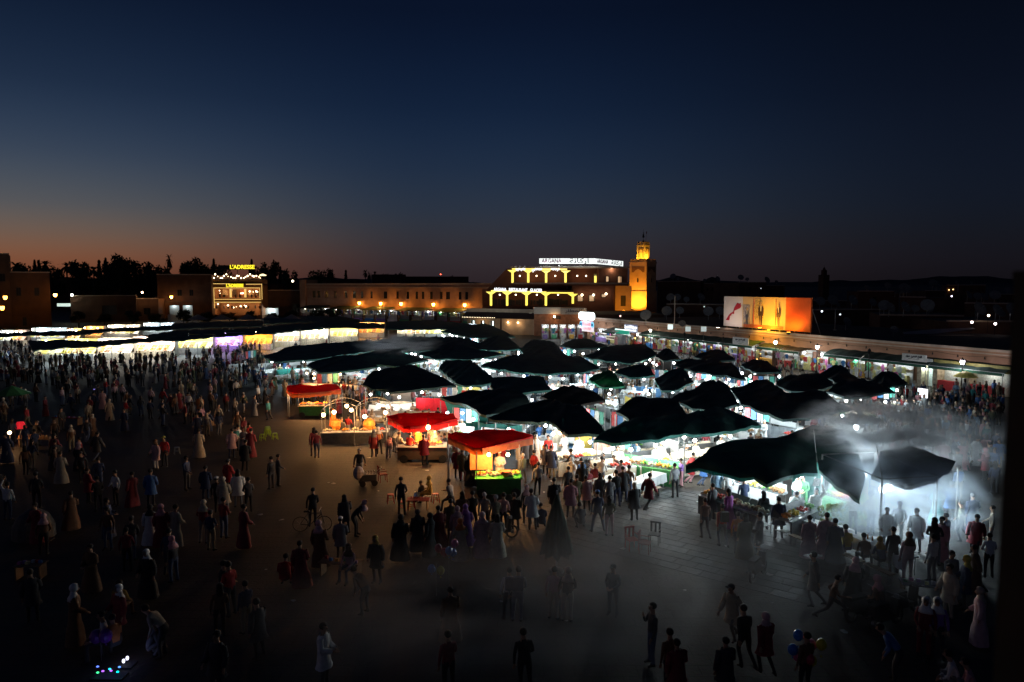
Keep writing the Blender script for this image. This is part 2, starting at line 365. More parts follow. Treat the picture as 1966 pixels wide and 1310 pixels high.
for x, v in ((425, 557), (457, 557), (487, 557), (425, 586), (457, 586), (487, 586)): lamp(t, (xc(x), 3.2, zc(v)), WARM, 260, .2)
rr = random.Random(3); bm_ = MB().ball((0, 0, 0), .2, 6, 4).mesh('bulb', E('cafe_bulb', (1., .75, .45), 6))
for k in range(46):
    if k < 24: u, v = 407 + k * 4.1 + rr.uniform(-1, 1), rr.choice([527, 530, 532, 534, 531])
    elif k < 36: u, v = rr.uniform(413, 498), rr.uniform(556, 568)
    else: u, v = rr.uniform(410, 500), rr.uniform(584, 594)
    place('bulb', bm_, t, (xc(u), -.1 if k < 24 else 2.5, zc(v)), scale=rr.uniform(.6, 1.5))
MB().bb((xc(411), 1, zc(537)), (xc(500), 3.5, zc(535.5))).tube((xc(412), .5, zc(537)), (xc(412), .5, zc(524)), .1).tube((xc(500), .5, zc(537)), (xc(500), .5, zc(524)), .1).tube((xc(456), .5, zc(537)), (xc(456), .5, zc(514)), .1).build('roof_frame', ROOFM, t)
MB().lathe([(1.0, -.15), (1.2, .1), (.2, .5)], 10, (xc(505), .2, zc(529))).build('lamp_shade', E('cafe_roof_lamp', (1, .8, .4), 2.2), t)
for k in range(14):
    u = 410 + k * 6.6; MB().box((xc(u), 1.6, zc(536) + .6), (1.0, .8, 1.1)).build('roof_table', M('cafe_table_wood', (.2, .1, .06)), t)
for k in range(18):
    u = 411 + k * 5.1; zf_ = zc(573.5) if k % 2 else zc(595); b = MB(); b.box((xc(u), 1.6 + k % 3, zf_ + .75), (.5, .35, .9)); b.ball((xc(u), 1.6 + k % 3, zf_ + 1.4), .16, 6, 4); b.build('seated_guest', M('cafe_guest_dark', (.05, .035, .03)), t)
for k in range(5): MB().bb((xc(414 + k * 17), 5.6, zc(568)), (xc(424 + k * 17), 5.8, zc(557))).build('wall_panel', M('cafe_panel_%d' % (k % 3), [(.5, .35, .2), (.08, .05, .03), (.4, .12, .05)][k % 3], var=.5, scale=2), t)
sg = MB(); sg.bb((xc(421), -.3, zc(518)), (xc(491), -.15, zc(509.5))); so = sg.build('sign', M('sign_black', (.01, .01, .012)), t)
text("L'ADRESSE", 1.75, YEL, so, (xc(467), -.36, zc(513.3)), ext=.05, bold=.05, width=xc(490.5) - xc(443.5))
sg = MB(); sg.bb((xc(435), -.6, zc(552.5)), (xc(470), -.45, zc(545))); so = sg.build('sign', M('sign_ochre', (.12, .08, .01)), t)
text("L'ADRESSE", 1.45, YEL, so, (xc(452.5), -.66, zc(548.8)), ext=.05, bold=.05, width=xc(469) - xc(436))
# dark gate block to its right
A, B = D(505, 612, 246), D(582, 612, 250)
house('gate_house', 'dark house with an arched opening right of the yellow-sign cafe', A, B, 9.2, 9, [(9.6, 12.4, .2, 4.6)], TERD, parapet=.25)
p = D(521, 600, 243); t = thing('kiosk', 'white-lit kiosk right of the yellow-sign cafe', 'kiosk', (p.x, 243, 0))
MB().box((0, .5, 1.7), (4.4, .1, 3.4)).build('back_wall', M('kiosk_white'), t); MB().box((0, -.2, 3.7), (5, 2, .2)).build('roof', ROOFM, t); MB().box((0, -.5, .6), (4.2, .5, 1.2)).build('counter', M('kiosk_white'), t); lamp(t, (0, -.3, 2.8), COOL, 260, .2)

# ---------------------------------------------------------------- long terracotta range with dark windows
A, B = D(583, 610, 246), D(944, 610, 205)
wu = [603, 612, 627, 644, 664, 680, 695, 713, 740, 763, 783, 800, 812, 828, 847, 860, 883, 896]
def onAB(u, A, B):  # distance along A->B where the ray at pixel u meets it
    d = ray(u, 575); a = Vector((d.x, d.y)); ab = Vector((B.x - A.x, B.y - A.y)); P0 = Vector((A.x, A.y))
    den = a.x * (-ab.y) + ab.x * a.y; tt = (P0.x * (-ab.y) + ab.x * P0.y) / den
    return (a * tt - P0).length
holes = []
for k, u in enumerate(wu):
    s = onAB(u, A, B); w = 1.5 if k in (0, 1, 2, 4, 5, 8, 15) else 1.05
    holes.append((s - w / 2, s + w / 2, 6.9, 9.1))
t, Wd, rz = house('long_building', 'long flat-roofed terracotta building with a row of dark windows', A, B, 11.2, 16, holes, TER, parapet=.4)
MB().bb((-.1, -.2, 10.3), (Wd + .1, 0.0, 10.5)).build('string_course', COP, t)
MB().bb((-1.2, -.4, 0), (1.6, 5, 12.9)).build('corner_tower', TER, t)
for k, u in enumerate([694, 735, 774, 836, 896]):
    s = onAB(u, A, B); p = Vector((A.x, A.y, 0)) + Vector((math.cos(rz), math.sin(rz), 0)) * s
    n = Vector((math.sin(rz), -math.cos(rz), 0)); p += n * 1.0; p.z = 5.3
    lantern(p, SOD, 2400, 'orange lantern on the long terracotta building, %s' % ordi(k, 5), rz=rz, r=.42)
# awnings and small shops along its foot
shopm = [M('shop_goods_%d' % i, c, .7) for i, c in enumerate([(.7, .7, .68), (.5, .05, .05), (.05, .2, .5), (.7, .4, .08), (.1, .4, .2), (.6, .15, .4), (.3, .2, .5), (.75, .7, .3)])]
gm = [MB().add([(-.32, 0, 0), (.32, 0, 0), (.3, 0, .55), (.5, 0, .42), (.56, 0, .6), (.24, .02, .86), (-.24, .02, .86), (-.56, 0, .6), (-.5, 0, .42), (-.3, 0, .55), (-.32, .1, 0), (.32, .1, 0), (.24, .1, .86), (-.24, .1, .86)],
               [(0, 1, 2, 5, 6, 9), (2, 3, 4, 5), (9, 6, 7, 8), (1, 11, 12, 5), (0, 6, 13, 10), (10, 13, 12, 11), (6, 5, 12, 13), (0, 10, 11, 1)]).mesh('hanging_garment', m) for m in shopm]
lampgoods = MB().lathe([(.02, 0), (.18, .1), (.22, .3), (.06, .5), (.1, .55)], 7).mesh('brass_lamp', M('brass', (.7, .45, .15), .3, metal=.8))
GC = [0]
def shop_bay(t0, rz, p, w, h, desc, lightc, pw, ngar, kindsel=None, gscale=1., rnd=R, floor_goods=True, awn=None):
    """one shop opening: back wall, side piers, counter, lamp; goods hang in front as things of their own"""
    bay = thing('shop', 'small open shop %s' % desc, 'shop', p, rz, 'open shops along the walls')
    wm = M('shop_wall_' + ('cream' if lightc[2] < .8 else 'white'), (.6, .55, .48) if lightc[2] < .8 else (.6, .62, .62))
    MB().bb((-w / 2 + .15, 1.0, 0), (w / 2 - .15, 1.1, h)).build('back_wall', wm, bay)
    MB().bb((-w / 2, -.2, 0), (-w / 2 + .15, 1.1, h)).build('pier', TERD, bay)
    MB().bb((-w / 2 + .4, .35, 0), (w / 2 - .4, .8, .85)).build('counter', R.choice(shopm), bay)
    MB().bb((-w / 2 + .15, .6, 1.5), (w / 2 - .15, 1.0, 1.54)).bb((-w / 2 + .15, .6, 2.1), (w / 2 - .15, 1.0, 2.14)).build('shelf', M('shelf_wood', (.3, .2, .12)), bay)
    MB().ball((0, .1, h - .3), .16).build('bulb', E('shop_bulb', lightc, 20), bay)
    lamp(bay, (0, -.05, h - .45), lightc, pw, .12)
    T = Matrix.Translation(Vector(p)) @ Matrix.Rotation(rz, 4, 'Z')
    for k in range(ngar):
        x = -w / 2 + .35 + (w - .7) * (k % 5 + .5 * rnd.random()) / 4.6; z = (h - 1.35) - (k // 5) * .95 + rnd.uniform(-.1, .1)
        q = T @ Vector((x, -.15 - .18 * (k // 5) + rnd.uniform(-.1, .1), max(.25, z)))
        if kindsel == 'lamps' and k % 2: place('brass_lamp', lampgoods, None, q, rz, 'brass lantern, %s, in the shop %s' % (['leftmost', 'second', 'third', 'fourth', 'fifth', 'sixth', 'seventh', 'eighth'][(k // 2) % 8], desc), 'lantern', 'brass lanterns for sale', scale=gscale * 1.3)
        else:
            mi = rnd.choice([0, 0, 0, 0, 1, 2, 3, 4, 5, 6, 7, 7, 7]); nm = ['white', 'red', 'blue', 'orange', 'green', 'pink', 'violet', 'pale yellow'][mi]
            lg = rnd.random() < .45; sc_ = gscale * rnd.uniform(.8, 1.1); q.z = max(.15, q.z - (.35 if lg else 0)); place('hanging_garment', gm[mi], None, q, rz + rnd.uniform(-.3, .3), '%s%s garment in the shop %s' % ('long ' if lg else 'short ', nm, desc), 'garment', 'garments hanging at the shops', scale=(sc_ * (.75 if lg else 1), sc_, sc_ * (1.5 if lg else 1))); GC[0] += 1
    return bay
nb = 15
for k in range(nb):
    s = 3 + (Wd - 6) * (k + .5) / nb
    p = Vector((A.x, A.y, 0)) + Vector((math.cos(rz), math.sin(rz), 0)) * s + Vector((math.sin(rz), -math.cos(rz), 0)) * 4.2
    shop_bay(None, rz, p, (Wd - 6) / nb - .1, 3.6, 'below the long terracotta building, %s' % ordi(k, nb), COOL if k % 3 else WHITE, 170 if k % 4 else 60, 5, gscale=1.25)
    if k % 3 == 0:
        q = p + Vector((math.cos(rz), math.sin(rz), 0)) * 3.0; aw = thing('shop_awning', 'dark awning over shops below the long building, %s' % ordi(k // 3, 5), 'awning', q, rz, 'awnings below the long building')
        MB().add([(-5, -1.8, 3.5), (4.8, -1.8, 3.5), (4.8, 3.8, 4.4), (-5, 3.8, 4.4), (-5, -1.8, 3.4), (4.8, -1.8, 3.4), (4.8, 3.8, 4.3), (-5, 3.8, 4.3)], [(0, 1, 2, 3), (7, 6, 5, 4), (0, 4, 5, 1), (1, 5, 6, 2), (3, 2, 6, 7), (0, 3, 7, 4)]).build('canvas', M('awning_dark_green', (.018, .04, .032), .9), aw)
        MB().tube((-4.8, -1.7, 0), (-4.8, -1.7, 3.4), .05).tube((4.6, -1.7, 0), (4.6, -1.7, 3.4), .05).build('pole', M('pole_grey_steel', (.3, .3, .3), .4, metal=.7), aw)

# ---------------------------------------------------------------- restaurant with roof sign
Ya = 182
def xa(u, v=560): return D(u, v, Ya).x
def za(v): return D(1050, v, Ya).z
t = thing('restaurant', 'three-storey restaurant with yellow-lit terraces and a white roof sign', 'restaurant', (0, Ya, 0))
RW = M('restaurant_red_plaster', (.14, .055, .036), .85, .15, .6, .2)
YL = E('yellow_tube_light', (1., .80, .10), 1.5)
# lower storey (terrace floor), body, upper storey, roof
MB().bb((xa(928), -6, 0), (xa(1030), 4, za(589))).build('base', RW, t)
b = MB(); b.bb((xa(1098), 0, 0), (xa(1180), 14, za(549))); b.bb((xa(1030), -2, 0), (xa(1098), 14, za(589.5)))
b.bb((xa(925), 3, 0), (xa(1098), 14, za(556))); b.build('wall', RW, t)
b = MB(); b.bb((xa(984), 4, za(556)), (xa(1090), 14, za(515))); b.bb((xa(1150), 1.2, za(549)), (xa(1206), 14, za(514))); b.bb((xa(1090), 5, za(549)), (xa(1150), 14, za(515)))
b.bb((xa(984), -1, za(549)), (xa(1150), 5, za(544.5))); b.bb((xa(1150), -1, za(549)), (xa(1206), 1.2, za(546.8))); b.build('upper_wall', RW, t)
MB().bb((xa(980), -1.4, za(515)), (xa(1207), 14.2, za(512))).build('roof', M('restaurant_pale_soffit', (.35, .26, .2)), t)
b = MB(); b.poly([(xa(928), za(562)), (xa(984), za(562)), (xa(984), za(514)), (xa(972), za(516))], 3.5, 8); b.build('stair_wall', RW, t)
MB().bb((xa(941), -6.1, za(589)), (xa(1097), -5.9, za(585.5))).build('lower_parapet', RW, t)
MB().bb((xa(984), -1.3, za(546)), (xa(1206), -1.05, za(542.8))).build('upper_parapet', M('restaurant_pale_parapet', (.3, .2, .16)), t)
def tube_post(u, v0, v1, y, wtop=True):
    x = xa(u); d = .9
    p = MB(); p.bb((x - .32, y, za(v1)), (x + .32, y + .5, za(v0))); po = p.build('column', M('restaurant_column', (.35, .28, .1)), t)
    MB().bb((x - .26, y - .1, za(v1)), (x + .26, y - .04, za(v0 + 4))).build('light_tube', YL, po)
    if wtop: MB().poly([(x - .25, za(v0 + 5)), (x + .25, za(v0 + 5)), (x + 1.25, za(v0)), (x - 1.25, za(v0))], y - .12, y - .03).build('light_capital', YL, po)
for i, u in enumerate((984, 1014, 1048, 1085)): tube_post(u, 519 + .3 * i, 543.5, -1)
tube_post(1142, 526, 546, -1, False)
for i, (u, w) in enumerate(((944, 0), (974, 1), (1010, 1), (1046, 1))): tube_post(u, 560 + i * .8, 586, -6)
tube_post(1096, 564, 582, -6)
for u0, u1, v0, v1, y in ((983, 1088, 518, 518.5, -1.1), (944, 1047, 559.5, 562, -6.1), (1048, 1097, 563, 563.5, -6.1)):
    MB().add([(xa(u0), y, za(v0)), (xa(u1), y, za(v1)), (xa(u1), y, za(v1) + .3), (xa(u0), y, za(v0) + .3), (xa(u0), y + .1, za(v0)), (xa(u1), y + .1, za(v1)), (xa(u1), y + .1, za(v1) + .3), (xa(u0), y + .1, za(v0) + .3)], [(0, 1, 2, 3), (4, 7, 6, 5), (0, 4, 5, 1), (3, 2, 6, 7)]).build('light_beam', YL, t)
MB().bb((xa(942), -6, za(559)), (xa(1097), 3, za(557.5))).build('canopy_slab', RW, t)
for k in range(9):
    u = [998, 1030, 1066, 960, 990, 1030, 1070, 1108, 1125][k]; v = 530 if k < 3 or k > 6 else 566
    MB().ball((xa(u), 0 if v < 550 else -3, za(v)), .2).build('bulb', E('terrace_bulb', (1, .8, .55), 5), t)
for u, v, y in ((1015, 528, 1.5), (1065, 528, 1.5), (1120, 530, 2), (975, 568, -2), (1025, 568, -2), (1075, 568, -2)): lamp(t, (xa(u), y, za(v)), WARM, 120, .25)
for i, (u0, u1, v0, v1) in enumerate([(1108, 1120, 566, 580), (1130, 1142, 566, 580), (1154, 1164, 564, 572), (1163, 1171, 530, 542), (1186, 1196, 530, 544)]):
    y = -.05 if v0 > 550 else 1.1
    f = MB(); f.bb((xa(u0), y, za(v1)), (xa(u1), y + .12, za(v0))); fo = f.build('window', DARKW, t)
    MB().bb((xa(u0 + 1.5), y - .04, za(v1 - 1.5)), (xa(u1 - 1.5), y - .01, za(v0 + 1.5))).build('pane', E('window_dim_amber', (1, .5, .2), .22), fo)
    if i < 3: MB().ball((xa(u0 + 9), y - .6, za(v0 + .5)), .3).build('bulb', E('terrace_bulb', (1, .8, .55), 5), t); lamp(t, (xa(u0 + 9), y - 1, za(v0 + .5)), WARM, 60, .2)
    else: MB().bb((xa(u0 + 2), y - .08, za(v1 - 1)), (xa(u0 + 5), y - .05, za(v0 + 1))).build('curtain', E('curtain_amber', (1, .6, .3), .6), fo)
# seated terrace clutter
for k in range(26):
    u = 948 + k * 5.5; MB().box((xa(u), -4.6 + R.uniform(-.6, .6), za(587) + .9), (R.uniform(.4, .9), .6, R.uniform(.9, 1.9))).build('terrace_table', M('terrace_dark_furniture', (.05, .04, .035)), t)
# roof sign: two white boxes
SW = E('sign_white_backlit', (.93, 1, .97), 1.15)
MAG = M('sign_magenta', (.22, .01, .12), .6)
DKP = M('sign_dark_print', (.03, .015, .03), .6)
x0, x1, x2 = xa(1035, 500), xa(1140, 500), xa(1200, 500)
s1 = MB().bb((x0, -2, za(507)), (x1, -1.4, za(497))).build('sign', SW, t)
text('ARGANA', 1.35, MAG, s1, ((x0 * .78 + x1 * .22), -2.06, za(501.9)), bold=.03, width=xa(1080, 500) - xa(1042, 500))
AR = '\ufe94\ufee7\ufe8e\ufedb\ufead\ufe83'
text(AR, 1.6, DKP, s1, ((x0 * .28 + x1 * .72), -2.06, za(502)), bold=.02, width=xa(1131, 500) - xa(1093, 500))
b = MB(); b.add([(x1 + .05, -2, za(507)), (x2, 3, za(511)), (x2, 3, za(501)), (x1 + .05, -2, za(497)), (x1 + .05, -1.4, za(507)), (x2, 3.6, za(511)), (x2, 3.6, za(501)), (x1 + .05, -1.4, za(497))], [(0, 1, 2, 3), (7, 6, 5, 4), (0, 4, 5, 1), (3, 2, 6, 7), (1, 5, 6, 2), (0, 3, 7, 4)])
s2 = b.build('sign', SW, t); an = math.atan2(5, x2 - x1)
def on2(f, v): return (x1 + (x2 - x1) * f + .03, -2 + 5 * f - .1, za(v + 4 * f))
text('ARGANA', 1.25, MAG, s2, on2(.27, 502), (math.pi / 2, 0.05, an), bold=.03, width=3.6)
text(AR, 1.4, DKP, s2, on2(.76, 502), (math.pi / 2, 0.05, an), bold=.02, width=3.6)
MB().bb((x0 + 1, -1.6, za(512)), (x2 - 1, 3, za(511.5))).build('sign_deck', M('deck_white', (.75, .75, .7)), t)
for u in (1050, 1080, 1110, 1135): lamp(t, (xa(u, 505), -2.8, za(509)), (.95, 1, .95), 60, .2)
lamp(t, (xa(1175, 505), .6, za(513) - .6), (1, .8, .5), 120, .2)
# lettering above the two terraces
LT = E('white_letter_glow', (.95, .95, 1), 1.7)
text('ARGANA   RESTAURANT   GLACIER', 1.0, LT, t, (xa(994), -6.3, za(556.6)), (math.pi / 2, .025, 0), bold=.03, width=xa(1039) - xa(949))
for s, u0, u1 in (('\ufe8e\ufe92\ufe91\ufe8e\ufe92\ufed0\ufe8d', 990, 1008), ('\ufef2\ufeec\ufed8\ufee4\ufedf\ufe8d', 1021, 1040), (AR, 1057, 1074)):
    text(s, 1.3, LT, t, (xa((u0 + u1) / 2, 520), -1.3, za(516)), bold=.03, width=xa(u1, 520) - xa(u0, 520))

# ---------------------------------------------------------------- minaret
Ym = 192; sc = Ym / 1400.
c = D(1238, 560, Ym); mn = thing('minaret', 'floodlit orange minaret with battlements and a lantern tower', 'minaret', (c.x, Ym + 3.2, 0), math.radians(50))
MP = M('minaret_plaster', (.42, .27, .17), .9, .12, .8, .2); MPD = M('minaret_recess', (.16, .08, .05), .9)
def zm(v): return D(1238, v, Ym).z
h = 2.55
MB().bb((-h - .2, -h - .2, 0), (h + .2, h + .2, zm(559))).build('base', MP, mn)
holes = []
b = MB(); b.bb((-h, -h, zm(559)), (h, h, zm(505))); b.bb((-h - .12, -h - .12, zm(505)), (h + .12, h + .12, zm(502.5))); b.build('shaft', MP, mn)
for rz in (0, math.pi / 2, math.pi, -math.pi / 2):
    T = Matrix.Rotation(rz, 4, 'Z')
    # blind arch panel: frame proud of a dark recess, pointed arch, little window
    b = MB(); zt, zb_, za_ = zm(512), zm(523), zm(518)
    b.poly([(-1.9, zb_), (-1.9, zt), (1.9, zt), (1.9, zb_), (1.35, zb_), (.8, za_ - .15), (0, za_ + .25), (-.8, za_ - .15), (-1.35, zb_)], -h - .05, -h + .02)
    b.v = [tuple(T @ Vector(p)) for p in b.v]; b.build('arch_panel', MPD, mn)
    b = MB(); pts = [(.42 * math.cos(a), .9 * math.sin(a)) for a in [math.pi * i / 8 for i in range(9)]]
    b.poly([(x, zm(537) + .2 + z) for x, z in pts] + [(-.42, zm(543)), (.42, zm(543))], -h - .06, -h + .02); b.v = [tuple(T @ Vector(p)) for p in b.v]; wo = b.build('window', MP, mn)
    b = MB(); b.poly([(x * .55, zm(538) + z * .7) for x, z in pts] + [(-.22, zm(542.5)), (.22, zm(542.5))], -h - .1, -h - .05); b.v = [tuple(T @ Vector(p)) for p in b.v]; b.build('pane', DARKW, wo)
    b = MB()
    for k in range(6):
        x = -h + .05 + (2 * h - .1) * (k + .5) / 6; mb = MB().poly([(x - .3, zm(502.5)), (x + .3, zm(502.5)), (x + .3, zm(499.5)), (x, zm(497)), (x - .3, zm(499.5))], -h - .05, -h + .28)
        mb.v = [tuple(T @ Vector(p)) for p in mb.v]; mb.build('merlon', MP, mn)
l = 1.22
b = MB(); b.bb((-l, -l, zm(503)), (l, l, zm(471))); b.bb((-l - .08, -l - .08, zm(471)), (l + .08, l + .08, zm(469.3))); b.build('lantern_tower', MP, mn)
for rz in (0, math.pi / 2, math.pi, -math.pi / 2):
    T = Matrix.Rotation(rz, 4, 'Z')
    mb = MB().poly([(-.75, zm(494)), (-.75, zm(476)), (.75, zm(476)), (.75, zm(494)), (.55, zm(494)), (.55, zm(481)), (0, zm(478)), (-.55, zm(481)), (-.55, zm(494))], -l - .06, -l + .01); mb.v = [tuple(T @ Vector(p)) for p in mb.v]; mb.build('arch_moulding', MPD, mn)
    for k in range(4):
        x = -l + 2 * l * (k + .5) / 4; mb = MB().poly([(x - .22, zm(469.3)), (x + .22, zm(469.3)), (x + .2, zm(466)), (x, zm(463)), (x - .2, zm(466))], -l - .03, -l + .22)
        mb.v = [tuple(T @ Vector(p)) for p in mb.v]; mb.build('merlon', MP, mn)
MB().lathe([(.9, zm(469)), (.75, zm(465)), (.25, zm(461)), (.05, zm(459))], 10).build('dome', MP, mn)
MB().lathe([(.05, zm(460)), (.04, zm(450))], 6).ball((0, 0, zm(453)), .32).ball((0, 0, zm(449.5)), .24).ball((0, 0, zm(446)), .17).lathe([(.04, zm(450)), (.02, zm(438))], 5).build('finial', M('finial_copper', (.05, .05, .05), .4, metal=.8), mn)
# flagpole with a small flag
MB().tube((1.3, 0, zm(470)), (1.5, 0, zm(443)), .03).add([(1.5, 0, zm(443)), (2.1, .1, zm(441.5)), (2.0, .1, zm(446)), (1.48, 0, zm(448)), (1.5, .03, zm(443)), (2.1, .13, zm(441.5)), (2.0, .13, zm(446)), (1.48, .03, zm(448))], [(0, 1, 2, 3), (7, 6, 5, 4)]).build('flag', M('flag_red', (.5, .02, .02)), mn)
mloc = Vector((c.x, Ym + 3.2, 0))
def flood(p, tgt, col, w, size, label, cat='floodlight', r=.3, group='floodlights'):
    t = thing('floodlight', label, cat, p, 0, group)
    MB().box((0, 0, .05), (.5, .35, .3)).build('housing', M('lantern_iron'), t); MB().box((0, 0, .22), (.42, .28, .03)).build('lens', E('flood_lens_%d' % int(col[1] * 100), col, 8), t)
    lamp(t, (0, 0, .45), col, w, r, 'SPOT', Vector(tgt) - Vector(p), size)
    return t
ORA = (1., .40, .03); OYL = (1., .56, .03)
flood(Vector((xa(1196), 180.4, 4.6)), Vector((xa(1200), 186, 8)), ORA, 1300, 110, 'added orange floodlight that brightens the small arched-door house')  # extra lamp, added to wash the house front in orange
flood(Vector((31.3, 190.0, 4.7)), mloc + Vector((-1.5, -1.7, 10.5)), ORA, 9500, 140, 'orange floodlight at the foot of the floodlit minaret')
for i, (dx, dy) in enumerate(((-3.05, -.55), (-.55, -3.05), (1.6, -2.4), (-2.4, 1.6))):
    flood(mloc + Vector((dx * .72, dy * .72 - 0, zm(502) + .1)), mloc + Vector((0, 0, zm(474))), OYL, 1500, 110, 'yellow floodlight behind the minaret battlements, %s' % ['left corner', 'front corner', 'right side', 'far side'][i], r=.15)
# small lit house with arched door left of the minaret
A, B = D(1181, 586, 186), D(1212, 586, 186)
t = thing('side_house', 'small orange-lit house with an arched door between restaurant and minaret', 'house', (A.x, 186, 0)); w = B.x - A.x
wall_mb(w, D(0, 549, 186).z, [(1.4, 2.7, 5.7, 8.4)]).build('wall', MP, t); MB().bb((0, .25, 0), (w, 5, D(0, 549, 186).z)).build('room', RW, t); MB().bb((1.4, .12, 5.7), (2.7, .18, 8.4)).build('door', DARKW, t)
# flat roofs around the minaret foot
A, B = D(1105, 600, 160), D(1275, 600, 160)
house('low_roof_block', 'low dark flat-roofed block in front of the floodlit minaret', A, B, 4.6, 25, [], TERD)

# ---------------------------------------------------------------- right: long market wall
def wallpt(u, z, off=0):
    d = ray(u, 609 + .0805 * (u - 1127)); # top edge ray at z=4.5
    t_ = (4.5 - HC) / d.z; return Vector((d.x * t_, d.y * t_, z))
WA, WB = wallpt(1127, 0), wallpt(1990, 0)
wr = frame_rot(WB, WA) + math.pi  # local x from A (far) to B (near)
wdir = (WB - WA).normalized(); wl = (WB - WA).length; wn = Vector((wdir.y, -wdir.x, 0))
if wn.x > 0: wn = -wn   # towards the square
wr = math.atan2(wdir.y, wdir.x)
flip = Vector((math.sin(wr), -math.cos(wr), 0)).dot(wn)  # >0 if local -y faces the square
def wl_pt(s, out, z): return WA + wdir * s + wn * out + Vector((0, 0, z))
def s_of(u, z=3.):
    best = 0; bd = 1e9
    for k in range(0, 1000):
        p = WA + wdir * (wl * k / 1000); uu = CU + F * p.x / (p.y * _cp - (z - HC) * _sp)
        if abs(uu - u) < bd: bd = abs(uu - u); best = wl * k / 1000
    return best
mw = thing('market_wall', 'long terracotta market wall with pale coping behind the shops', 'wall', WA, wr)
MB().bb((0, 0, 0), (wl, .5, 4.3)).build('wall', TER, mw); MB().bb((-.1, -.15, 4.3), (wl + .1, .6, 4.55)).build('coping', COP, mw)
MB().bb((0, -.05, 3.98), (wl, 0, 4.1)).build('string_course', COP, mw)
for k in range(30): MB().lathe([(.09, 0), (.06, .15), (.02, .3)], 5, (2 + k * (wl - 4) / 29, -.12, 3.45)).build('hook', DARKW, mw)
cb = MB(); prev = None
for k in range(120):
    x = k * wl / 119; z = 3.85 - .22 * abs(math.sin(k * .33)) ; q = (x, -.09, z)
    if prev: cb.tube(prev, q, .02, n=4, caps=False)
    prev = q
cb.build('cable', DARKW, mw)
MB().bb((0, .55, 3.7), (wl, 30, 4.1)).build('roof', ROOFM, mw)
# shop bays
edges = [s_of(u) for u in (1150, 1178, 1196, 1224, 1247, 1268, 1292, 1318, 1345, 1372, 1402, 1432, 1466, 1500, 1540, 1578, 1608, 1642, 1680, 1722, 1760)]
shop_desc = ['in the blinding white doorway under the stacked signs', 'under the cream awning beside the stacked signs', 'with the green shutter under the blue sign', 'full of golden lanterns right of the green shutter', 'with white shelves left of the cloth racks', 'hung with dark fabrics', 'hung with long bright scarves', 'hung with pink and blue shirts', 'crowded with shiny goods', 'below the left white placard', 'right of the left white placard', 'below the billboard', 'under the small dark arched awning', 'with wooden doors behind the small arched awning', 'beside the wooden doors', 'below the second white lantern', 'left of the row of white goods', 'full of white and red goods', 'hung with bright bags', 'left of the right white placard']
WXo = wn * .65
for k in range(20):
    s0, s1_ = edges[k], edges[k + 1]; w = s1_ - s0; p = wl_pt((s0 + s1_) / 2, 1.35, 0)
    pw = [260, 90, 90, 150, 160, 60, 150, 170, 120, 130, 110, 60, 90, 60, 70, 150, 150, 160, 130, 100][k]
    shop_bay(None, wr, p, w, 2.55, shop_desc[k], WHITE if k in (3, 12, 13) else COOL, pw, [2, 2, 0, 6, 5, 10, 14, 15, 12, 10, 12, 8, 6, 4, 8, 12, 14, 14, 14, 10][k], 'lamps' if k in (3, 8, 9, 12) else None, gscale=.82)
AWM = M('awning_dark_green'); AWG = M('awning_green', (.02, .09, .06), .9)
def awning(s0, s1_, z0, z1, out, label, mat=AWM, scallop=False):
    t = thing('shop_awning', label, 'awning', wl_pt((s0 + s1_) / 2, 0, -.65), wr, 'awnings along the market wall'); w = (s1_ - s0)
    n = 12; b = MB(); vs = []
    for i in range(n + 1):
        x = -w / 2 + w * i / n
        for q in range(5):
            f = q / 4; vs.append((x, -.05 - out * f, z0 + (z1 - z0) * f + (.12 + .05 * math.sin(i * 2.1 + s0)) * math.sin(math.pi * f) + .04 * math.sin(i * 1.3 + q)))
    fs = [(i * 5 + q, i * 5 + q + 1, i * 5 + q + 6, i * 5 + q + 5) for i in range(n) for q in range(4)]
    b.add(vs, fs); b.add([(v[0], v[1], v[2] - .03) for v in vs], [f[::-1] for f in fs]); b.build('canvas', mat, t)
    MB().bb((-w / 2, -.05 - out - .03, z1 - .25), (w / 2, -.05 - out, z1 + .03)).build('valance', AWG, t)
    MB().tube((-w / 2, -.02 - out, z1 + .05), (w / 2, -.02 - out, z1 + .05), .03, n=5).build('rail', M('pale_rail', (.6, .6, .58)), t)
    for x in (-w / 2 + .1, w / 2 - .1): MB().tube((x, -out - .1, .65), (x, -out - .1, z1), .035, n=5).build('post', M('pole_grey_steel'), t)
for k, (u0, u1, lb) in enumerate([(1248, 1345, 'long dark green awning over the cloth shops'), (1346, 1404, 'dark green awning left of the left white placard'), (1405, 1470, 'dark green awning below the left white placard'), (1608, 1680, 'long green awning right of the second white lantern'), (1681, 1810, 'green awning below the right white placard'), (1812, 1960, 'olive-lit awning under the rightmost lantern')]):
    awning(s_of(u0), s_of(u1), 3.75, 3.1, 2.4, lb)
# cream awning and the dark arched ones
awning(s_of(1179), s_of(1205), 3.6, 2.9, 2.6, 'pale cream awning right of the stacked signs', M('awning_cream', (.5, .48, .42)))
awning(s_of(1475), s_of(1520), 3.5, 3.1, 2.2, 'small dark arched awning below the glowing wall', M('awning_black', (.015, .02, .018)))
awning(s_of(1521), s_of(1560), 3.4, 3.0, 2.2, 'brown-lit awning between two lanterns on the wall', M('awning_brown', (.08, .05, .03)))
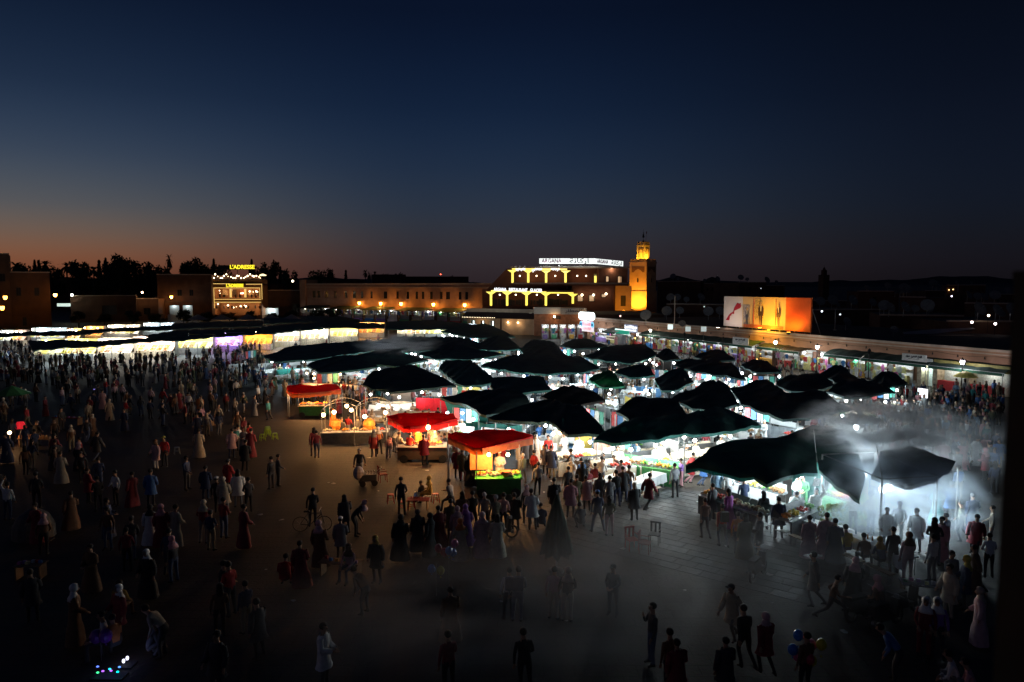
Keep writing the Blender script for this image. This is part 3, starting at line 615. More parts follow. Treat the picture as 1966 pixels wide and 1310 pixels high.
# white shop signs
def sign(u, v, Yoff, w, h, label, mats, lines, tm, cat='sign', z=None, es=None):
    s = s_of(u, z or 3.3); p = wl_pt(s, Yoff, 0); p.z = HC + ray(u, v).z / ray(u, v).y * p.y
    t = thing('shop_sign', label, cat, p, wr); MB().box((0, 0, 0), (w, .12, h)).build('panel', mats, t)
    for i, (tx, sz, dz, wd) in enumerate(lines): text(tx, sz, tm, t, (0, -.1, dz), width=wd, bold=.01)
    return t
PLC = M('placard_white', (.62, .6, .56), .6)
arl = '\ufed5\ufeee\ufeb3  \ufee6\ufef4\ufee4\ufeb4\ufed7  \ufea6\ufe98\ufed4\ufedf\ufe8d'
sign(1449, 655, 2.6, 3.2, 1.0, 'white placard with small dark arabic writing left of the glowing wall', PLC, [(arl, .3, .22, 2.0), ('\u2014 \u2014\u2014 \u2014\u2014', .22, -.1, 1.4), ('\u2014\u2014', .2, -.32, .7)], DKP)
sign(1787, 687, 2.6, 2.9, .75, 'white placard with small dark arabic writing near the right lantern', PLC, [(arl, .3, .14, 1.9), ('\u2014\u2014  \u2014\u2014 \u2014', .2, -.12, 1.3)], DKP)
BLU = E('sign_blue', (.03, .04, .35), .25)
sign(1226, 631, 1.6, 4.2, 1.5, 'dark blue sign with white lettering over the green shutter', BLU, [('Snack El Yakoun', .8, .25, 3.9), ('Restaurant Cafe', .5, -.32, 3.6)], E('white_letters', (.9, .95, 1), 1.6))
t = sign(1154, 623, 3.2, 4.8, 1.3, 'pink-lit sign with red lettering and cyan end discs above the white doorway', E('sign_pink', (1, .55, .75), .9), [('TELEBOUTIQUE', .9, 0, 3.4)], E('red_letters', (1, .05, .04), .8))
for x in (-2.2, 2.2): MB().tube((x, -.1, 0), (x, -.02, 0), .6, n=14).build('disc', E('cyan_disc', (.02, .55, .9), 1.0), t); MB().tube((x, -.14, 0), (x, -.1, 0), .28, n=14).build('dial', M('disc_dark', (.02, .1, .3)), t)
sign(1156, 631, 3.2, 4.6, 1.2, 'white sign with red lettering directly above the white doorway', E('sign_soft_white', (1, .85, .95), .8), [('GALERIE', .8, 0, 3.0)], E('red_letters', (1, .05, .04), .8))
p = wl_pt(s_of(1153), 3.2, 0); p.z = HC + ray(1153, 607).z / ray(1153, 607).y * p.y
t = thing('light_box', 'glowing white rounded light box on top of the stacked signs', 'light box', p, wr)
b = MB(); n = 10; pts = [(2.2 + .75 * math.cos(a), .75 * math.sin(a)) for a in [-math.pi / 2 + math.pi * i / n for i in range(n + 1)]]; pts += [(-x, -z) for x, z in pts]
b.poly(pts, -.2, .2).build('panel', E('lightbox_white', (.85, 1, 1), 3), t); MB().tube((-1.5, .1, -6.2), (-1.5, .1, -.7), .06).tube((1.5, .1, -6.2), (1.5, .1, -.7), .06).build('post', M('pole_grey_steel'), t); lamp(t, (0, -.6, 0), (.8, .95, 1), 250, .3)
p = G(1123, 650); t = thing('light_box', 'small square white light box left of the stacked signs', 'light box', p, wr)
MB().box((0, 0, 3.6), (1.1, .2, 1.0)).build('panel', E('lightbox_soft', (.95, 1, .98), 1.3), t); MB().tube((0, 0, 0), (0, 0, 3.1), .05).build('post', M('pole_grey_steel'), t)
MB().box((0, -.12, 3.3), (.8, .03, .12)).build('stripe', DKP, t)
sign(1196, 649, 2.6, 3.4, .7, 'cream sign with small brown lettering under the cream awning', E('sign_cream', (1, .85, .6), .5), [('PATISSERIE', .45, 0, 2.8)], M('letter_brown', (.1, .04, .02)))
p = wl_pt((edges[2] + edges[3]) / 2, 1.6, 0); t = thing('shutter', 'green shutter with glass front under the dark blue sign', 'shutter', p, wr)
MB().box((0, -.15, 2.4), (4.6, .1, .7)).build('fascia', M('fascia_green', (.02, .25, .16), emit=(.05, .9, .6), es=.25), t); MB().box((0, -.2, 2.85), (4.6, .12, .12)).build('tube_light', E('tube_white', (.8, 1, .95), 2.2), t)
for k in range(9): MB().box((-2 + k * .5, -.15, 1.0), (.42, .06, 1.9)).build('panel', M('shutter_grey', (.25, .28, .3), .4), t)
# lanterns on posts along the wall
for k, (u, v, on, c_) in enumerate([(1273, 635, 1, (1, .95, .8)), (1517, 658, 1, (1, .85, .55)), (1599, 667, 1, (.95, 1, 1)), (1881, 696, 1, (.95, .9, 1)), (1340, 643, 0, 0), (1415, 652, 0, 0), (1700, 676, 0, 0)]):
    s = s_of(u, 3.4); p = wl_pt(s, 2.6, 0); p.z = HC + ray(u, v).z / ray(u, v).y * p.y
    nm = ['first white lantern above the cloth shops', 'white lantern below the billboard glow', 'second white lantern right of the billboard', 'rightmost white lantern with star glow', 'unlit lantern over the cloth shops', 'unlit lantern near the left placard', 'unlit lantern over the green awning'][k]
    if on: t = lantern(p, c_, 230, nm, 'lanterns along the market wall', wr, r=.2, es=25)
    else:
        t = thing('wall_lantern', nm, 'lamp', p, wr, 'lanterns along the market wall'); MB().lathe([(.1, -.2), (.18, 0), (.2, .2), (.05, .4)], 6).build('housing', M('lantern_iron'), t)
    MB().tube((0, 0, -p.z), (0, 0, -.2), .05, n=6).build('post', M('lantern_iron'), t)
# olive painted corner shop at the right with lit doorways
for k, (u0, u1, pw, cc, lb) in enumerate([(1781, 1808, 110, (.8, 1, .95), 'white doorway right of the right white placard'), (1812, 1868, 45, WHITE, 'olive fronted food shop under the rightmost lantern'), (1872, 1960, 40, WHITE, 'olive fronted shop with a red counter at the right edge')]):
    s0, s1_ = s_of(u0), s_of(u1); p = wl_pt((s0 + s1_) / 2, 1.4, 0); w = s1_ - s0
    t = thing('shop', lb, 'shop', p, wr, 'open shops along the walls')
    MB().bb((-w / 2, 1, 0), (w / 2, 1.1, 3)).build('back_wall', M('shop_wall_pale', (.62, .68, .66)), t); MB().bb((-w / 2, -.1, 2.35), (w / 2, 0, 3.1)).build('fascia', M('fascia_olive', (.22, .2, .06), var=.4, scale=2) if k else M('shop_wall_pale'), t)
    MB().bb((-w / 2, -.2, 0), (-w / 2 + .5, 1, 2.35)).build('pier', M('pier_cream', (.5, .42, .3), var=.4, scale=3), t)
    if k: MB().bb((-w / 2 + .8, -.5, 0), (w / 2 - .6, .1, 1.0)).build('counter', M('counter_red', (.4, .03, .03)), t)
    lamp(t, (0, .3, 2.2), cc, pw, .15)
p = G(1852, 760); t = thing('umbrella', 'pale yellow parasol in front of the olive fronted food shop', 'parasol', p)
MB().tube((0, 0, 0), (0, 0, 2.4), .03).build('pole', M('pole_grey_steel'), t); MB().lathe([(1.1, 1.9), (1.05, 1.95), (.55, 2.3), (.04, 2.5)], 10).build('canopy', M('parasol_yellow', (.7, .6, .15)), t)
p = G(1770, 790); t = thing('menu_board', 'glowing white menu board standing in the right crowd', 'sign', p, wr)
MB().box((0, 0, 1.6), (.9, .1, .8)).build('panel', E('menu_glow', (.95, .97, 1), 1.5), t); MB().tube((-.3, 0, 0), (-.3, 0, 1.2), .03).tube((.3, 0, 0), (.3, 0, 1.2), .03).build('leg', M('pole_grey_steel'), t)
for r_ in range(3): MB().box((0, -.06, 1.4 + .18 * r_), (.5, .01, .05)).build('print', M('menu_print', (.5, .1, .05)), t)

# ---------------------------------------------------------------- billboard on the roof
bA, bB = wl_pt(s_of(1377, 4.8), -1.2, 4.75), wl_pt(s_of(1543, 4.8), -1.2, 4.75)
bw = (bB - bA).length; bh = 4.55
bt = thing('billboard', 'large floodlit billboard with a red map and three suited figures', 'billboard', bA, wr)
CRM = M('board_cream', (.6, .42, .2), .7, .05, .5, 0); WHT = M('board_white', (.62, .60, .6), .7, .05, .5, 0); REDB = M('board_red', (.62, .11, .02), .7, .25, .35, 0); MAP = M('map_red', (.35, .01, .03), .7, .03)
fx = lambda f: f * bw
MB().bb((0, 0, 0), (fx(.24), .25, bh)).build('panel', WHT, bt); MB().bb((fx(.24) + .01, 0, 0), (fx(.74), .25, bh)).build('panel', CRM, bt); MB().bb((fx(.74) + .01, 0, 0), (bw, .25, bh)).build('panel', REDB, bt)
mp = [(.03, .2), (.07, .38), (.09, .44), (.125, .5), (.135, .62), (.16, .74), (.175, .8), (.2, .76), (.215, .8), (.225, .68), (.21, .62), (.165, .56), (.14, .53), (.135, .42), (.105, .42), (.10, .36), (.085, .35), (.075, .2)]
MB().poly([(fx(a), bh * b_) for a, b_ in mp], -.04, -.01).build('map', MAP, bt)
MB().poly([(fx(.25), bh * .1), (fx(.335), bh * .1), (fx(.335), bh * .75), (fx(.25), bh * .75)], -.03, -.01).build('print', M('board_grey_print', (.3, .27, .26), var=.5, scale=5), bt)
MB().poly([(fx(.26), .05), (fx(.72), .05), (fx(.72), bh * .12), (fx(.26), bh * .12)], -.03, -.01).build('print', M('board_carpet', (.45, .12, .05), var=.4), bt)
MB().poly([(fx(.44) + 1.2 * math.cos(a) * .9, bh * .55 + 1.9 * math.sin(a)) for a in [math.pi * i / 9 for i in range(10)]] + [(fx(.44) - .7, bh * .25), (fx(.44) + .9, bh * .25)], -.03, -.01).build('print', M('board_emblem', (.45, .32, .12), var=.5, scale=4), bt)
def figure(fxx, hh, wid, suit, z0=.1):
    x = fx(fxx); z = bh * z0; H_ = bh * hh; s = wid
    o = MB().poly([(x - .14 * s, z), (x - .06 * s, z + .42 * H_), (x, z + .42 * H_), (x + .04 * s, z), (x + .2 * s, z), (x + .22 * s, z + .4 * H_), (x + .36 * s, z + .42 * H_), (x + .38 * s, z + .72 * H_), (x + .26 * s, z + .82 * H_), (x - .2 * s, z + .82 * H_), (x - .33 * s, z + .72 * H_), (x - .32 * s, z + .42 * H_), (x - .2 * s, z + .4 * H_)], -.07, -.04).build('figure', suit, bt)
    MB().poly([(x + .02 * s + .13 * s * math.cos(a), z + .92 * H_ + .085 * H_ * math.sin(a)) for a in [math.pi * 2 * i / 10 for i in range(10)]], -.09, -.05).build('head', M('print_skin', (.45, .28, .18)), o)
    MB().poly([(x - .02 * s, z + .6 * H_), (x + .06 * s, z + .6 * H_), (x + .12 * s, z + .82 * H_), (x - .08 * s, z + .82 * H_)], -.09, -.075).build('shirt', WHT, o)
    for q in (-.45, .5): MB().tube((x + q * s, -.03, z + .2 * H_), (x + q * s, -.02, z + .2 * H_), .28 * s, n=10).build('bouquet', CRM, o)
figure(.30, .55, .9, M('suit_navy', (.03, .04, .09))); figure(.465, .75, 1.5, M('suit_plum', (.03, .012, .014))); figure(.665, .72, 1.05, M('suit_brown', (.03, .012, .012)))
for f_ in (.38, .635): MB().bb((fx(f_) - .02, -.06, .5), (fx(f_) + .02, -.02, bh * .95)).poly([(fx(f_) - .1, .6), (fx(f_) + .08, .6), (fx(f_) + .05, bh * .72), (fx(f_), bh * .78)], -.06, -.03).build('flag', REDB, bt)
for k in range(7): MB().tube((fx(k / 6 * .96 + .02), .4, -.7), (fx(k / 6 * .96 + .02), .3, bh), .06, n=5).tube((fx(k / 6 * .96 + .02), 2.4, -.7), (fx(k / 6 * .96 + .02), .3, bh * .8), .05, n=5).build('strut', M('pole_grey_steel'), bt)
bp_ = lambda f, out, z: bA + wdir * fx(f) + wn * out + Vector((0, 0, z))
flood(bp_(.62, 1.0, -.25), bp_(.56, 0, 2.4), (1, .5, .03), 3600, 165, 'orange floodlight at the foot of the billboard')
_fl = flood(bp_(.62, 2.6, .1), bp_(.64, 1.2, -1.2), (1, .55, .02), 2200, 165, 'downward orange floodlight on the wall below the billboard'); MB().box((-1.2 * wn.x, -1.2 * wn.y, .02), (.06, .06, .06)).tube((0, 0, .02), (-1.4 * wn.x, -1.4 * wn.y, -.2), .03).build('arm', M('lantern_iron'), _fl)
flood(bp_(.86, 1.4, -.3), bp_(.85, 0, 2.5), (1, .38, .04), 700, 140, 'second orange floodlight at the right foot of the billboard')
flood(bp_(.15, 3.2, -.3), bp_(.15, 0, 2.2), (1, .75, .62), 330, 110, 'pale floodlight at the left foot of the billboard')
# ---------------------------------------------------------------- pergola and cafe front before the restaurant
A, B = D(897, 640, 168), D(1030, 640, 160)
rz = frame_rot(A, B); Wd = (B - A).length
t = thing('arcade', 'cream arcade with three arches and a dark tiled roof edge', 'arcade', (A.x, A.y, 0), rz)
CRA = M('arcade_cream', (.5, .38, .26), .8, .12, 1, .2)
wall_mb(8.6, 3.7, [(.9, 2.2, 0, 3.0), (3.4, 4.7, 0, 3.0), (6.0, 7.2, 0, 3.0)]).build('wall', CRA, t)
for k, x in enumerate((1.55, 4.05, 6.6)): MB().tube((x, .3, 0), (x, .3, 2.9), .16, n=6).build('tube_light', E('tube_white', (.8, 1, .95), 2.2), t)
MB().bb((-.5, -.6, 3.75), (Wd, 5, 4.0)).build('roof', ROOFM, t)
sv = MB(); sv.add([(-.6, -1.4, 3.7), (Wd, -1.4, 3.7), (Wd, .6, 4.9), (-.6, .6, 4.9)], [(0, 1, 2, 3)]); sv.add([(-.6, -1.4, 3.6), (Wd, -1.4, 3.6), (Wd, .6, 4.8), (-.6, .6, 4.8)], [(3, 2, 1, 0)]); sv.build('tiled_eave', M('eave_dark_tiles', (.06, .035, .03)), t)
MB().bb((-.6, .7, 4.9), (Wd, 1.0, 5.7)).build('parapet', CRA, t)
for k in range(20): MB().ball((-.3 + k * .43, -1.45, 3.75), .07, 5, 3).build('bulb', E('small_string_bulb', (1, .8, .5), 5), t)
MB().bb((8.7, .6, 0), (Wd, .8, 3.6)).build('inner_wall', CRA, t)
for x in (10.5, 13): MB().ball((x, .2, 2.7), .15).build('bulb', E('shop_bulb_warm', WARM, 20), t); lamp(t, (x, -.3, 2.5), WARM, 45, .2)
lamp(t, (4, -1.6, 2.6), WARM, 70, .3)
# projecting white fascia block
A, B = D(1026, 632, 158), D(1126, 632, 158)
t = thing('white_fascia_house', 'low brick-coloured house with a long white fascia panel', 'house', (A.x, 158, 0)); w = B.x - A.x; zf = lambda v: D(1080, v, 158).z
MB().bb((0, .2, 0), (w, 8, zf(592))).build('wall', M('brick_orange_plaster', (.35, .15, .08), .9, .3, 2), t)
MB().bb((-.1, -.1, zf(603)), (w * .5, .2, zf(590.5))).build('fascia', M('fascia_white', (.6, .56, .5), var=.12), t); MB().bb((w * .5 + .02, -.05, zf(604)), (w, .2, zf(592))).build('fascia', M('fascia_grey', (.4, .38, .36), var=.2), t)
text('\ufead\ufe8e\ufec4\ufee4\ufedf\ufe8d', .9, DKP, t, (w * .75, -.1, zf(597)), width=3.6)
for x in (.38, .92): lamp(t, (w * x, -.8, zf(608)), WARM, 60, .2); MB().ball((w * x, -.5, zf(608)), .22).build('bulb', E('shop_bulb_warm', WARM, 20), t)
MB().bb((w * .35, .05, zf(613)), (w * .5, .2, zf(606))).build('door', DARKW, t)
p = D(1019, 600, 166); t = thing('street_lamp', 'round white globe street lamp above the arcade roof', 'lamp', (p.x, 166, 0))
MB().tube((0, 0, 0), (0, 0, p.z - .3), .07, .05).build('post', M('lantern_iron'), t); MB().ball((0, 0, p.z), .34).build('globe', E('globe_warm', (1, .9, .7), 6), t); lamp(t, (0, -.6, p.z), WHITE, 160, .3)
p = G(1055, 642); t = thing('street_lamp', 'slim dark lamp post in front of the low brick-coloured house', 'lamp', p)
MB().tube((0, 0, 0), (0, 0, 4.6), .06).build('post', M('lantern_iron'), t); MB().lathe([(.1, 4.6), (.2, 4.9), (.05, 5.2)], 6).build('housing', M('lantern_iron'), t)
for k in range(5):
    p = D(1047 + k * 17, 640, 150); shop_bay(None, 0, Vector((p.x, 150, 0)), 1.75, 2.9, 'below the long white fascia, %s' % ordi(k, 5), COOL if k != 2 else WHITE, 90, 5, gscale=.8)

# ---------------------------------------------------------------- roofs of the old town at the right
rr = random.Random(21)
dish_proto = None
def dish(loc, rz, s, label):
    global dish_proto
    if dish_proto is None:
        t = thing('satellite_dish', label, 'satellite dish', loc, rz, 'satellite dishes on the roofs')
        b = MB(); b.lathe([(.02, 0), (.25, .03), (.45, .1), (.55, .17)], 12); T = Matrix.Translation((0, 0, .9)) @ Matrix.Rotation(math.radians(62), 4, 'X'); b.v = [tuple(T @ Vector(v)) for v in b.v]; b.build('reflector', M('dish_grey', (.13, .13, .135), .5), t)
        MB().tube((0, .1, 0), (0, .05, .9), .03, n=5).tube((0, 0, .9), (0, -.5, 1.2), .015, n=4).build('mast', M('pole_grey_steel'), t); dish_proto = Proto(t)
    o = dish_proto.put(loc, rz, label, 'satellite dishes on the roofs', (s, s, s))
roofs = [(1262, 1345, 541, 300, 'wide dark house with a low pitched roof right of the minaret'), (1350, 1385, 545, 290, 'dark domed house right of the minaret'), (1418, 1470, 543, 250, 'reddish dark block behind the billboard'), (1470, 1505, 549, 255, 'small dark block behind the billboard right side'),
         (1646, 1725, 560, 210, 'long dark flat house right of the billboard'), (1727, 1776, 571, 185, 'dark house with a stepped roof right of the billboard'), (1776, 1812, 559, 230, 'faintly lit block below the hilltop lights'), (1815, 1890, 548, 330, 'far dark house with a row of small lights'), (1852, 1940, 583, 150, 'reddish dark house near the right edge'),
         (1560, 1650, 578, 240, 'low dark houses left of the far small minaret foot'), (1905, 2010, 566, 220, 'dark house behind the right edge post'), (1280, 1392, 585, 170, 'low dark roof terrace with dishes left of the billboard'), (1562, 1700, 596, 140, 'low dark roof terrace with dishes right of the billboard'), (1690, 1850, 606, 120, 'broad dark roof with a pale tarpaulin'), (1820, 1990, 618, 105, 'dark roof with three bright lights near the right edge')]
for k, (u0, u1, v, Y, lb) in enumerate(roofs):
    A, B = D(u0, 600, Y), D(u1, 600, Y * rr.uniform(.96, 1.02)); ht = max(3.2, D(u0, v, Y).z); w = (B - A).length
    hs = []
    x = 1.5
    while x < w - 2.5 and Y > 180:
        if rr.random() < .45: hs.append((x, x + .9, ht - 2.9, ht - 1.5))
        x += 2.6
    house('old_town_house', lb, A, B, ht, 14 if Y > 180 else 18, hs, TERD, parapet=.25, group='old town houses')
    for q in range(2 + (Y < 200) * 3):
        x = rr.uniform(.1, .9); P_ = A.lerp(B, x); dish(Vector((P_.x, P_.y + rr.uniform(.4, 5), ht)), rr.uniform(-.6, .6), rr.uniform(.8, 1.7) * (1.5 if Y > 180 else 1.2), '%s grey satellite dish on the %s' % (['first', 'second', 'third', 'fourth', 'fifth'][q], lb.split(' right of')[0].split(' behind')[0]))
for k, (u, v, Y, s) in enumerate([(1708, 598, 118, 1.6), (1736, 598, 117, 1.7), (1780, 597, 116, 1.9), (1716, 640, 98, 1.0), (1280, 605, 130, 1.7), (1305, 600, 128, 1.3), (1360, 605, 126, 1.6), (1382, 603, 126, 1.5), (1240, 612, 128, 1.8), (1310, 618, 114, 1.0), (1625, 620, 112, 1.4)]):
    P_ = D(u, v, Y); dish(Vector((P_.x, Y, 4.1)) if P_.z < 5.4 else Vector((P_.x, Y, P_.z - .9)), rr.uniform(-.4, .4), s, 'large grey satellite dish on the market roof, %s' % ordi(k, 11))
# pitched roof on first house and dome on second
A, B = D(1262, 541, 302), D(1345, 541, 302); b = MB(); b.add([(A.x, 300, A.z), (B.x, 300, A.z), (B.x, 312, A.z), (A.x, 312, A.z), ((A.x + B.x) / 2, 306, A.z + 2.6)], [(0, 1, 4), (1, 2, 4), (2, 3, 4), (3, 0, 4)])
b.build('pitched_roof', ROOFM, None, label='low dark pyramid roof on the wide house right of the minaret', cat='roof')
P_ = D(1367, 545, 296); b = MB(); b.lathe([(3.2, 0), (2.9, 1.2), (1.8, 2.2), (.1, 2.8)], 14); b.build('dome', ROOFM, None, P_, label='low dark dome on the house right of the minaret', cat='dome')
# lit window slits and roof lights
for k, (u, v, Y, c_, e_) in enumerate([(1321, 554, 299, (1, .6, .2), .9), (1328, 554, 299, (1, .6, .2), .9), (1335, 554, 299, (1, .6, .2), .9), (1461, 554, 249, (.8, .9, 1), 1), (1827, 569, 180, (.9, .8, 1), 6), (1898, 606, 104, (1, .75, .5), 8), (1866, 619, 103, (1, .8, .8), 10), (1911, 622, 102, (1, .8, .8), 10), (1578, 598, 138, (.8, .9, 1), 4), (1287, 628, 108, (.85, 1, .95), 1.0), (1321, 632, 106, (.85, 1, .95), .4), (1351, 632, 105, (.85, 1, .95), .4), (1191, 607, 135, (1, .6, .5), 2), (258, 532, 330, (.9, 1, .9), 6), (562, 540, 300, (1, .8, .5), 8), (577, 541, 300, (1, .8, .5), 8), (846, 527, 600, (1, .1, .05), 8), (1613, 604, 137, (.8, .9, 1), 1.5), (1371, 589, 168, (.8, .9, 1), 1), (1352, 589, 168, (.7, .9, .85), .7)]):
    P_ = D(u, v, Y - 1.5); big = k in (9, 10, 11); sl = k < 3
    t = thing('roof_lamp' if not sl else 'lit_window', '%s %s' % (['amber lit window slit', 'amber lit window slit', 'amber lit window slit', 'small bluish light', 'pinkish white lamp', 'warm white lamp', 'pink-white lamp', 'pink-white lamp', 'cold white pinpoint', 'square white lamp box', 'small pale lamp box', 'dim pale lamp box', 'red-lit lamp', 'pale pinpoint', 'yellow pinpoint', 'yellow pinpoint', 'red mast light', 'dim bluish lamp', 'dim bluish lamp', 'dim greenish lamp'][k],
        ['left of three in the far dark house', 'middle of three in the far dark house', 'right of three in the far dark house', 'on the reddish block behind the billboard', 'on the hill houses at right', 'above two others near the right edge', 'left of a pair near the right edge', 'right of a pair near the right edge', 'on the roof right of the billboard', 'on the market wall left of the billboard', 'second on the market wall left of the billboard', 'third on the market wall left of the billboard', 'on the roof right of the white light box', 'among the skyline trees', 'left of a pair right of the yellow-sign cafe', 'right of a pair right of the yellow-sign cafe', 'on the horizon above the long building', 'on the roof beside the far antenna', 'on the dish terrace left of billboard', 'on the dish terrace further left of billboard'][k]), 'lamp' if not sl else 'window', (P_.x, P_.y, P_.z))
    r = .35 if big else (.45 if Y > 250 else .17)
    (MB().box((0, 0, 0), (.7, .3, .7)) if big else MB().box((0, 0, 0), (.4, .1, 1.1)) if sl else MB().ball((0, 0, 0), r, 8, 5)).build('glow', E('pin_%d' % k, c_, e_), t)
    MB().tube((0, .1, -max(.3, min(P_.z - .1, 2.5))), (0, .1, -r * .8), .03, n=4).build('stand', M('lantern_iron'), t)
for k in range(6):
    P_ = D(1822 + k * 8, 557 - (k % 2), 329); MB().ball((0, 0, 0), .32, 6, 4).build('roof_lamp', E('amber_row', (1, .6, .25), 3), None, P_, label='amber lamp in a row on the far right skyline house, %s' % ordi(k, 6), cat='lamp', group='row of amber lamps on the skyline')
for k, (u, v0, v1, Y) in enumerate([(1295, 570, 612, 118), (1603, 594, 625, 112), (1839, 560, 545, 300)]):
    p0, p1 = D(u, max(v0, v1), Y), D(u, min(v0, v1), Y); t = thing('roof_mast', ['pale vertical mast on the roof left of the billboard', 'short pale mast right of the billboard', 'thin far mast on the right skyline'][k], 'mast', (p0.x, Y, 4.1 if Y < 200 else p0.z))
    MB().tube((0, 0, 0), (0, 0, p1.z - (4.1 if Y < 200 else p0.z)), .06 if Y < 200 else .1, n=6).build('pole', M('mast_pale', (.45, .42, .4)), t); MB().box((0, 0, .05), (.4, .4, .1)).build('base', M('mast_pale'), t)
P_ = D(1800, 640, 100); b = MB(); n = 8
for i in range(n):
    for j in range(3): pass
b.add([(-5, -.6, .2), (-1, -1.2, .3), (5, -.3, .9), (5.2, .5, 1.0), (0, 1, .8), (-4.5, .6, .4)], [(0, 1, 2, 3, 4, 5)]).add([(-5, -.6, 0), (-1, -1.2, 0), (5, -.3, 0), (5.2, .5, 0), (0, 1, 0), (-4.5, .6, 0)], [(5, 4, 3, 2, 1, 0)])
b.build('tarpaulin', M('tarpaulin_pale', (.4, .33, .28)), None, (P_.x, 100, 4.15), label='crumpled pale tarpaulin on the market roof near the right', cat='tarpaulin')
# far minaret
P_ = D(1581, 560, 420); t = thing('minaret', 'far dark small minaret on the skyline right of the billboard', 'minaret', (P_.x, 420, 0), .3)
zz = lambda v: D(1581, v, 420).z
MB().bb((-2.1, -2.1, 0), (2.1, 2.1, zz(528))).build('shaft', TERD, t); MB().bb((-1.1, -1.1, zz(528)), (1.1, 1.1, zz(519))).build('lantern_tower', TERD, t); MB().lathe([(1, 0), (.5, 1.3), (.06, 1.8), (.04, 3)], 8, (0, 0, zz(519))).build('finial', TERD, t)
# low far blocks behind the long terracotta building and behind the left houses
for k, (u0, u1, v, Y, lb) in enumerate([(600, 700, 538, 330, 'dark block behind the left half of the long building'), (716, 780, 527, 320, 'dark raised block behind the long building centre'), (780, 900, 531, 340, 'dark wide block behind the right of the long building'), (905, 965, 548, 300, 'dark low block left of the restaurant'), (100, 230, 534, 330, 'dark low block behind the left juice stalls'), (230, 420, 532, 350, 'dark wide block below the skyline trees'), (520, 600, 545, 320, 'dark block right of the yellow-sign cafe')]):
    A, B = D(u0, 600, Y), D(u1, 600, Y * 1.01); house('old_town_house', lb, A, B, D(u0, v, Y).z, 15, [(3 + 4 * q, 4 + 4 * q, 6, 8) for q in range(2)], TERD, group='old town houses')

# ---------------------------------------------------------------- skyline trees
LEAF = M('foliage_dark', (.035, .05, .025), .8); BARK = M('bark', (.06, .045, .035), .9)
def foliage(b, c, r, n, s, rnd):
    for _ in range(n):
        d = Vector((rnd.gauss(0, 1), rnd.gauss(0, 1), rnd.gauss(0, 1))).normalized() * rnd.random() ** .45
        p = Vector(c) + Vector((d.x * r[0], d.y * r[1], d.z * r[2])); a = rnd.uniform(0, 6.28); e = rnd.uniform(-1, 1)
        q = Vector((math.cos(a), math.sin(a), e)).normalized(); w = q.cross(Vector((rnd.random(), rnd.random(), 1))).normalized(); k = s * rnd.uniform(.6, 1.4)
        b.add([p - q * k, p + w * k * .6, p + q * k, p - w * k * .6], [(0, 1, 2, 3)])
def tree_round(seed, h, w):
    rnd = random.Random(seed); t = thing('broadleaf_tree', 'x', 'tree'); MB().tube((0, 0, 0), (.3, 0, h * .5), .35, .18).tube((.3, 0, h * .4), (w * .4, 0, h * .75), .15, .05, 5).tube((.2, 0, h * .35), (-w * .4, .3, h * .7), .15, .05, 5).build('trunk', BARK, t)
    b = MB()
    for k in range(9): foliage(b, (rnd.uniform(-.55, .55) * w, rnd.uniform(-.4, .4) * w, h * rnd.uniform(.45, .85)), (w * .35, w * .35, h * .16), 150, .35, rnd)
    b.build('crown', LEAF, t); return Proto(t)
def tree_con(seed, h, w):
    rnd = random.Random(seed); t = thing('conifer_tree', 'x', 'tree'); MB().tube((0, 0, 0), (0, 0, h * .95), .3, .05).build('trunk', BARK, t)
    b = MB()
    for k in range(16):
        f = k / 15; foliage(b, (rnd.uniform(-.1, .1), 0, h * (.15 + .83 * f)), (w * (1 - f) ** .8 * rnd.uniform(.7, 1.1) + .15, w * (1 - f) + .15, h * .05), 90, .3, rnd)
    b.build('crown', LEAF, t); return Proto(t)
def tree_palm(seed, h, cr, skirt=1.):
    rnd = random.Random(seed); t = thing('palm_tree', 'x', 'tree'); MB().tube((0, 0, 0), (.2, 0, h), .28, .22).build('trunk', BARK, t)
    b = MB()
    for k in range(46):
        a = rnd.uniform(0, 6.28); up = rnd.uniform(-1.3, 1.2); L_ = cr * rnd.uniform(.8, 1.1); prev = Vector((.2, 0, h)); d = Vector((math.cos(a), math.sin(a), up)).normalized(); w = d.cross(Vector((0, 0, 1))).normalized() * .28
        for q in range(4):
            nx_ = prev + d * L_ / 4; b.add([prev - w, prev + w, nx_ + w * .8, nx_ - w * .8], [(0, 1, 2, 3)]); d = (d + Vector((0, 0, -.28))).normalized(); prev = nx_
    b.build('crown', LEAF, t); return Proto(t)
TR = {'r': [tree_round(1, 10, 4), tree_round(2, 9, 5)], 'c': [tree_con(3, 12, 2.6), tree_con(4, 11, 1.6)], 'p': [tree_palm(5, 11, 2.2), tree_palm(6, 12, 2.6)]}
trees = [('p', 28, 498), ('r', 40, 508), ('c', 66, 500), ('c', 74, 500), ('p', 87, 496), ('r', 95, 512), ('r', 105, 516), ('p', 128, 498), ('r', 150, 500), ('r', 160, 505), ('p', 178, 507), ('c', 190, 500), ('c', 202, 496), ('r', 215, 505), ('r', 229, 488), ('r', 240, 497), ('c', 258, 505), ('r', 268, 503), ('c', 285, 504), ('r', 300, 510), ('r', 312, 513), ('x', 324, 481), ('c', 349, 506), ('r', 365, 503), ('r', 377, 494), ('r', 392, 510), ('c', 410, 498), ('r', 423, 510), ('c', 483, 499), ('r', 500, 512), ('r', 519, 501), ('c', 538, 512), ('r', 555, 517), ('r', 610, 520), ('r', 629, 516), ('c', 664, 519), ('p', 702, 515), ('p', 709, 518), ('p', 719, 518), ('r', 740, 527), ('r', 765, 524), ('p', 868, 525)]
ut = 0
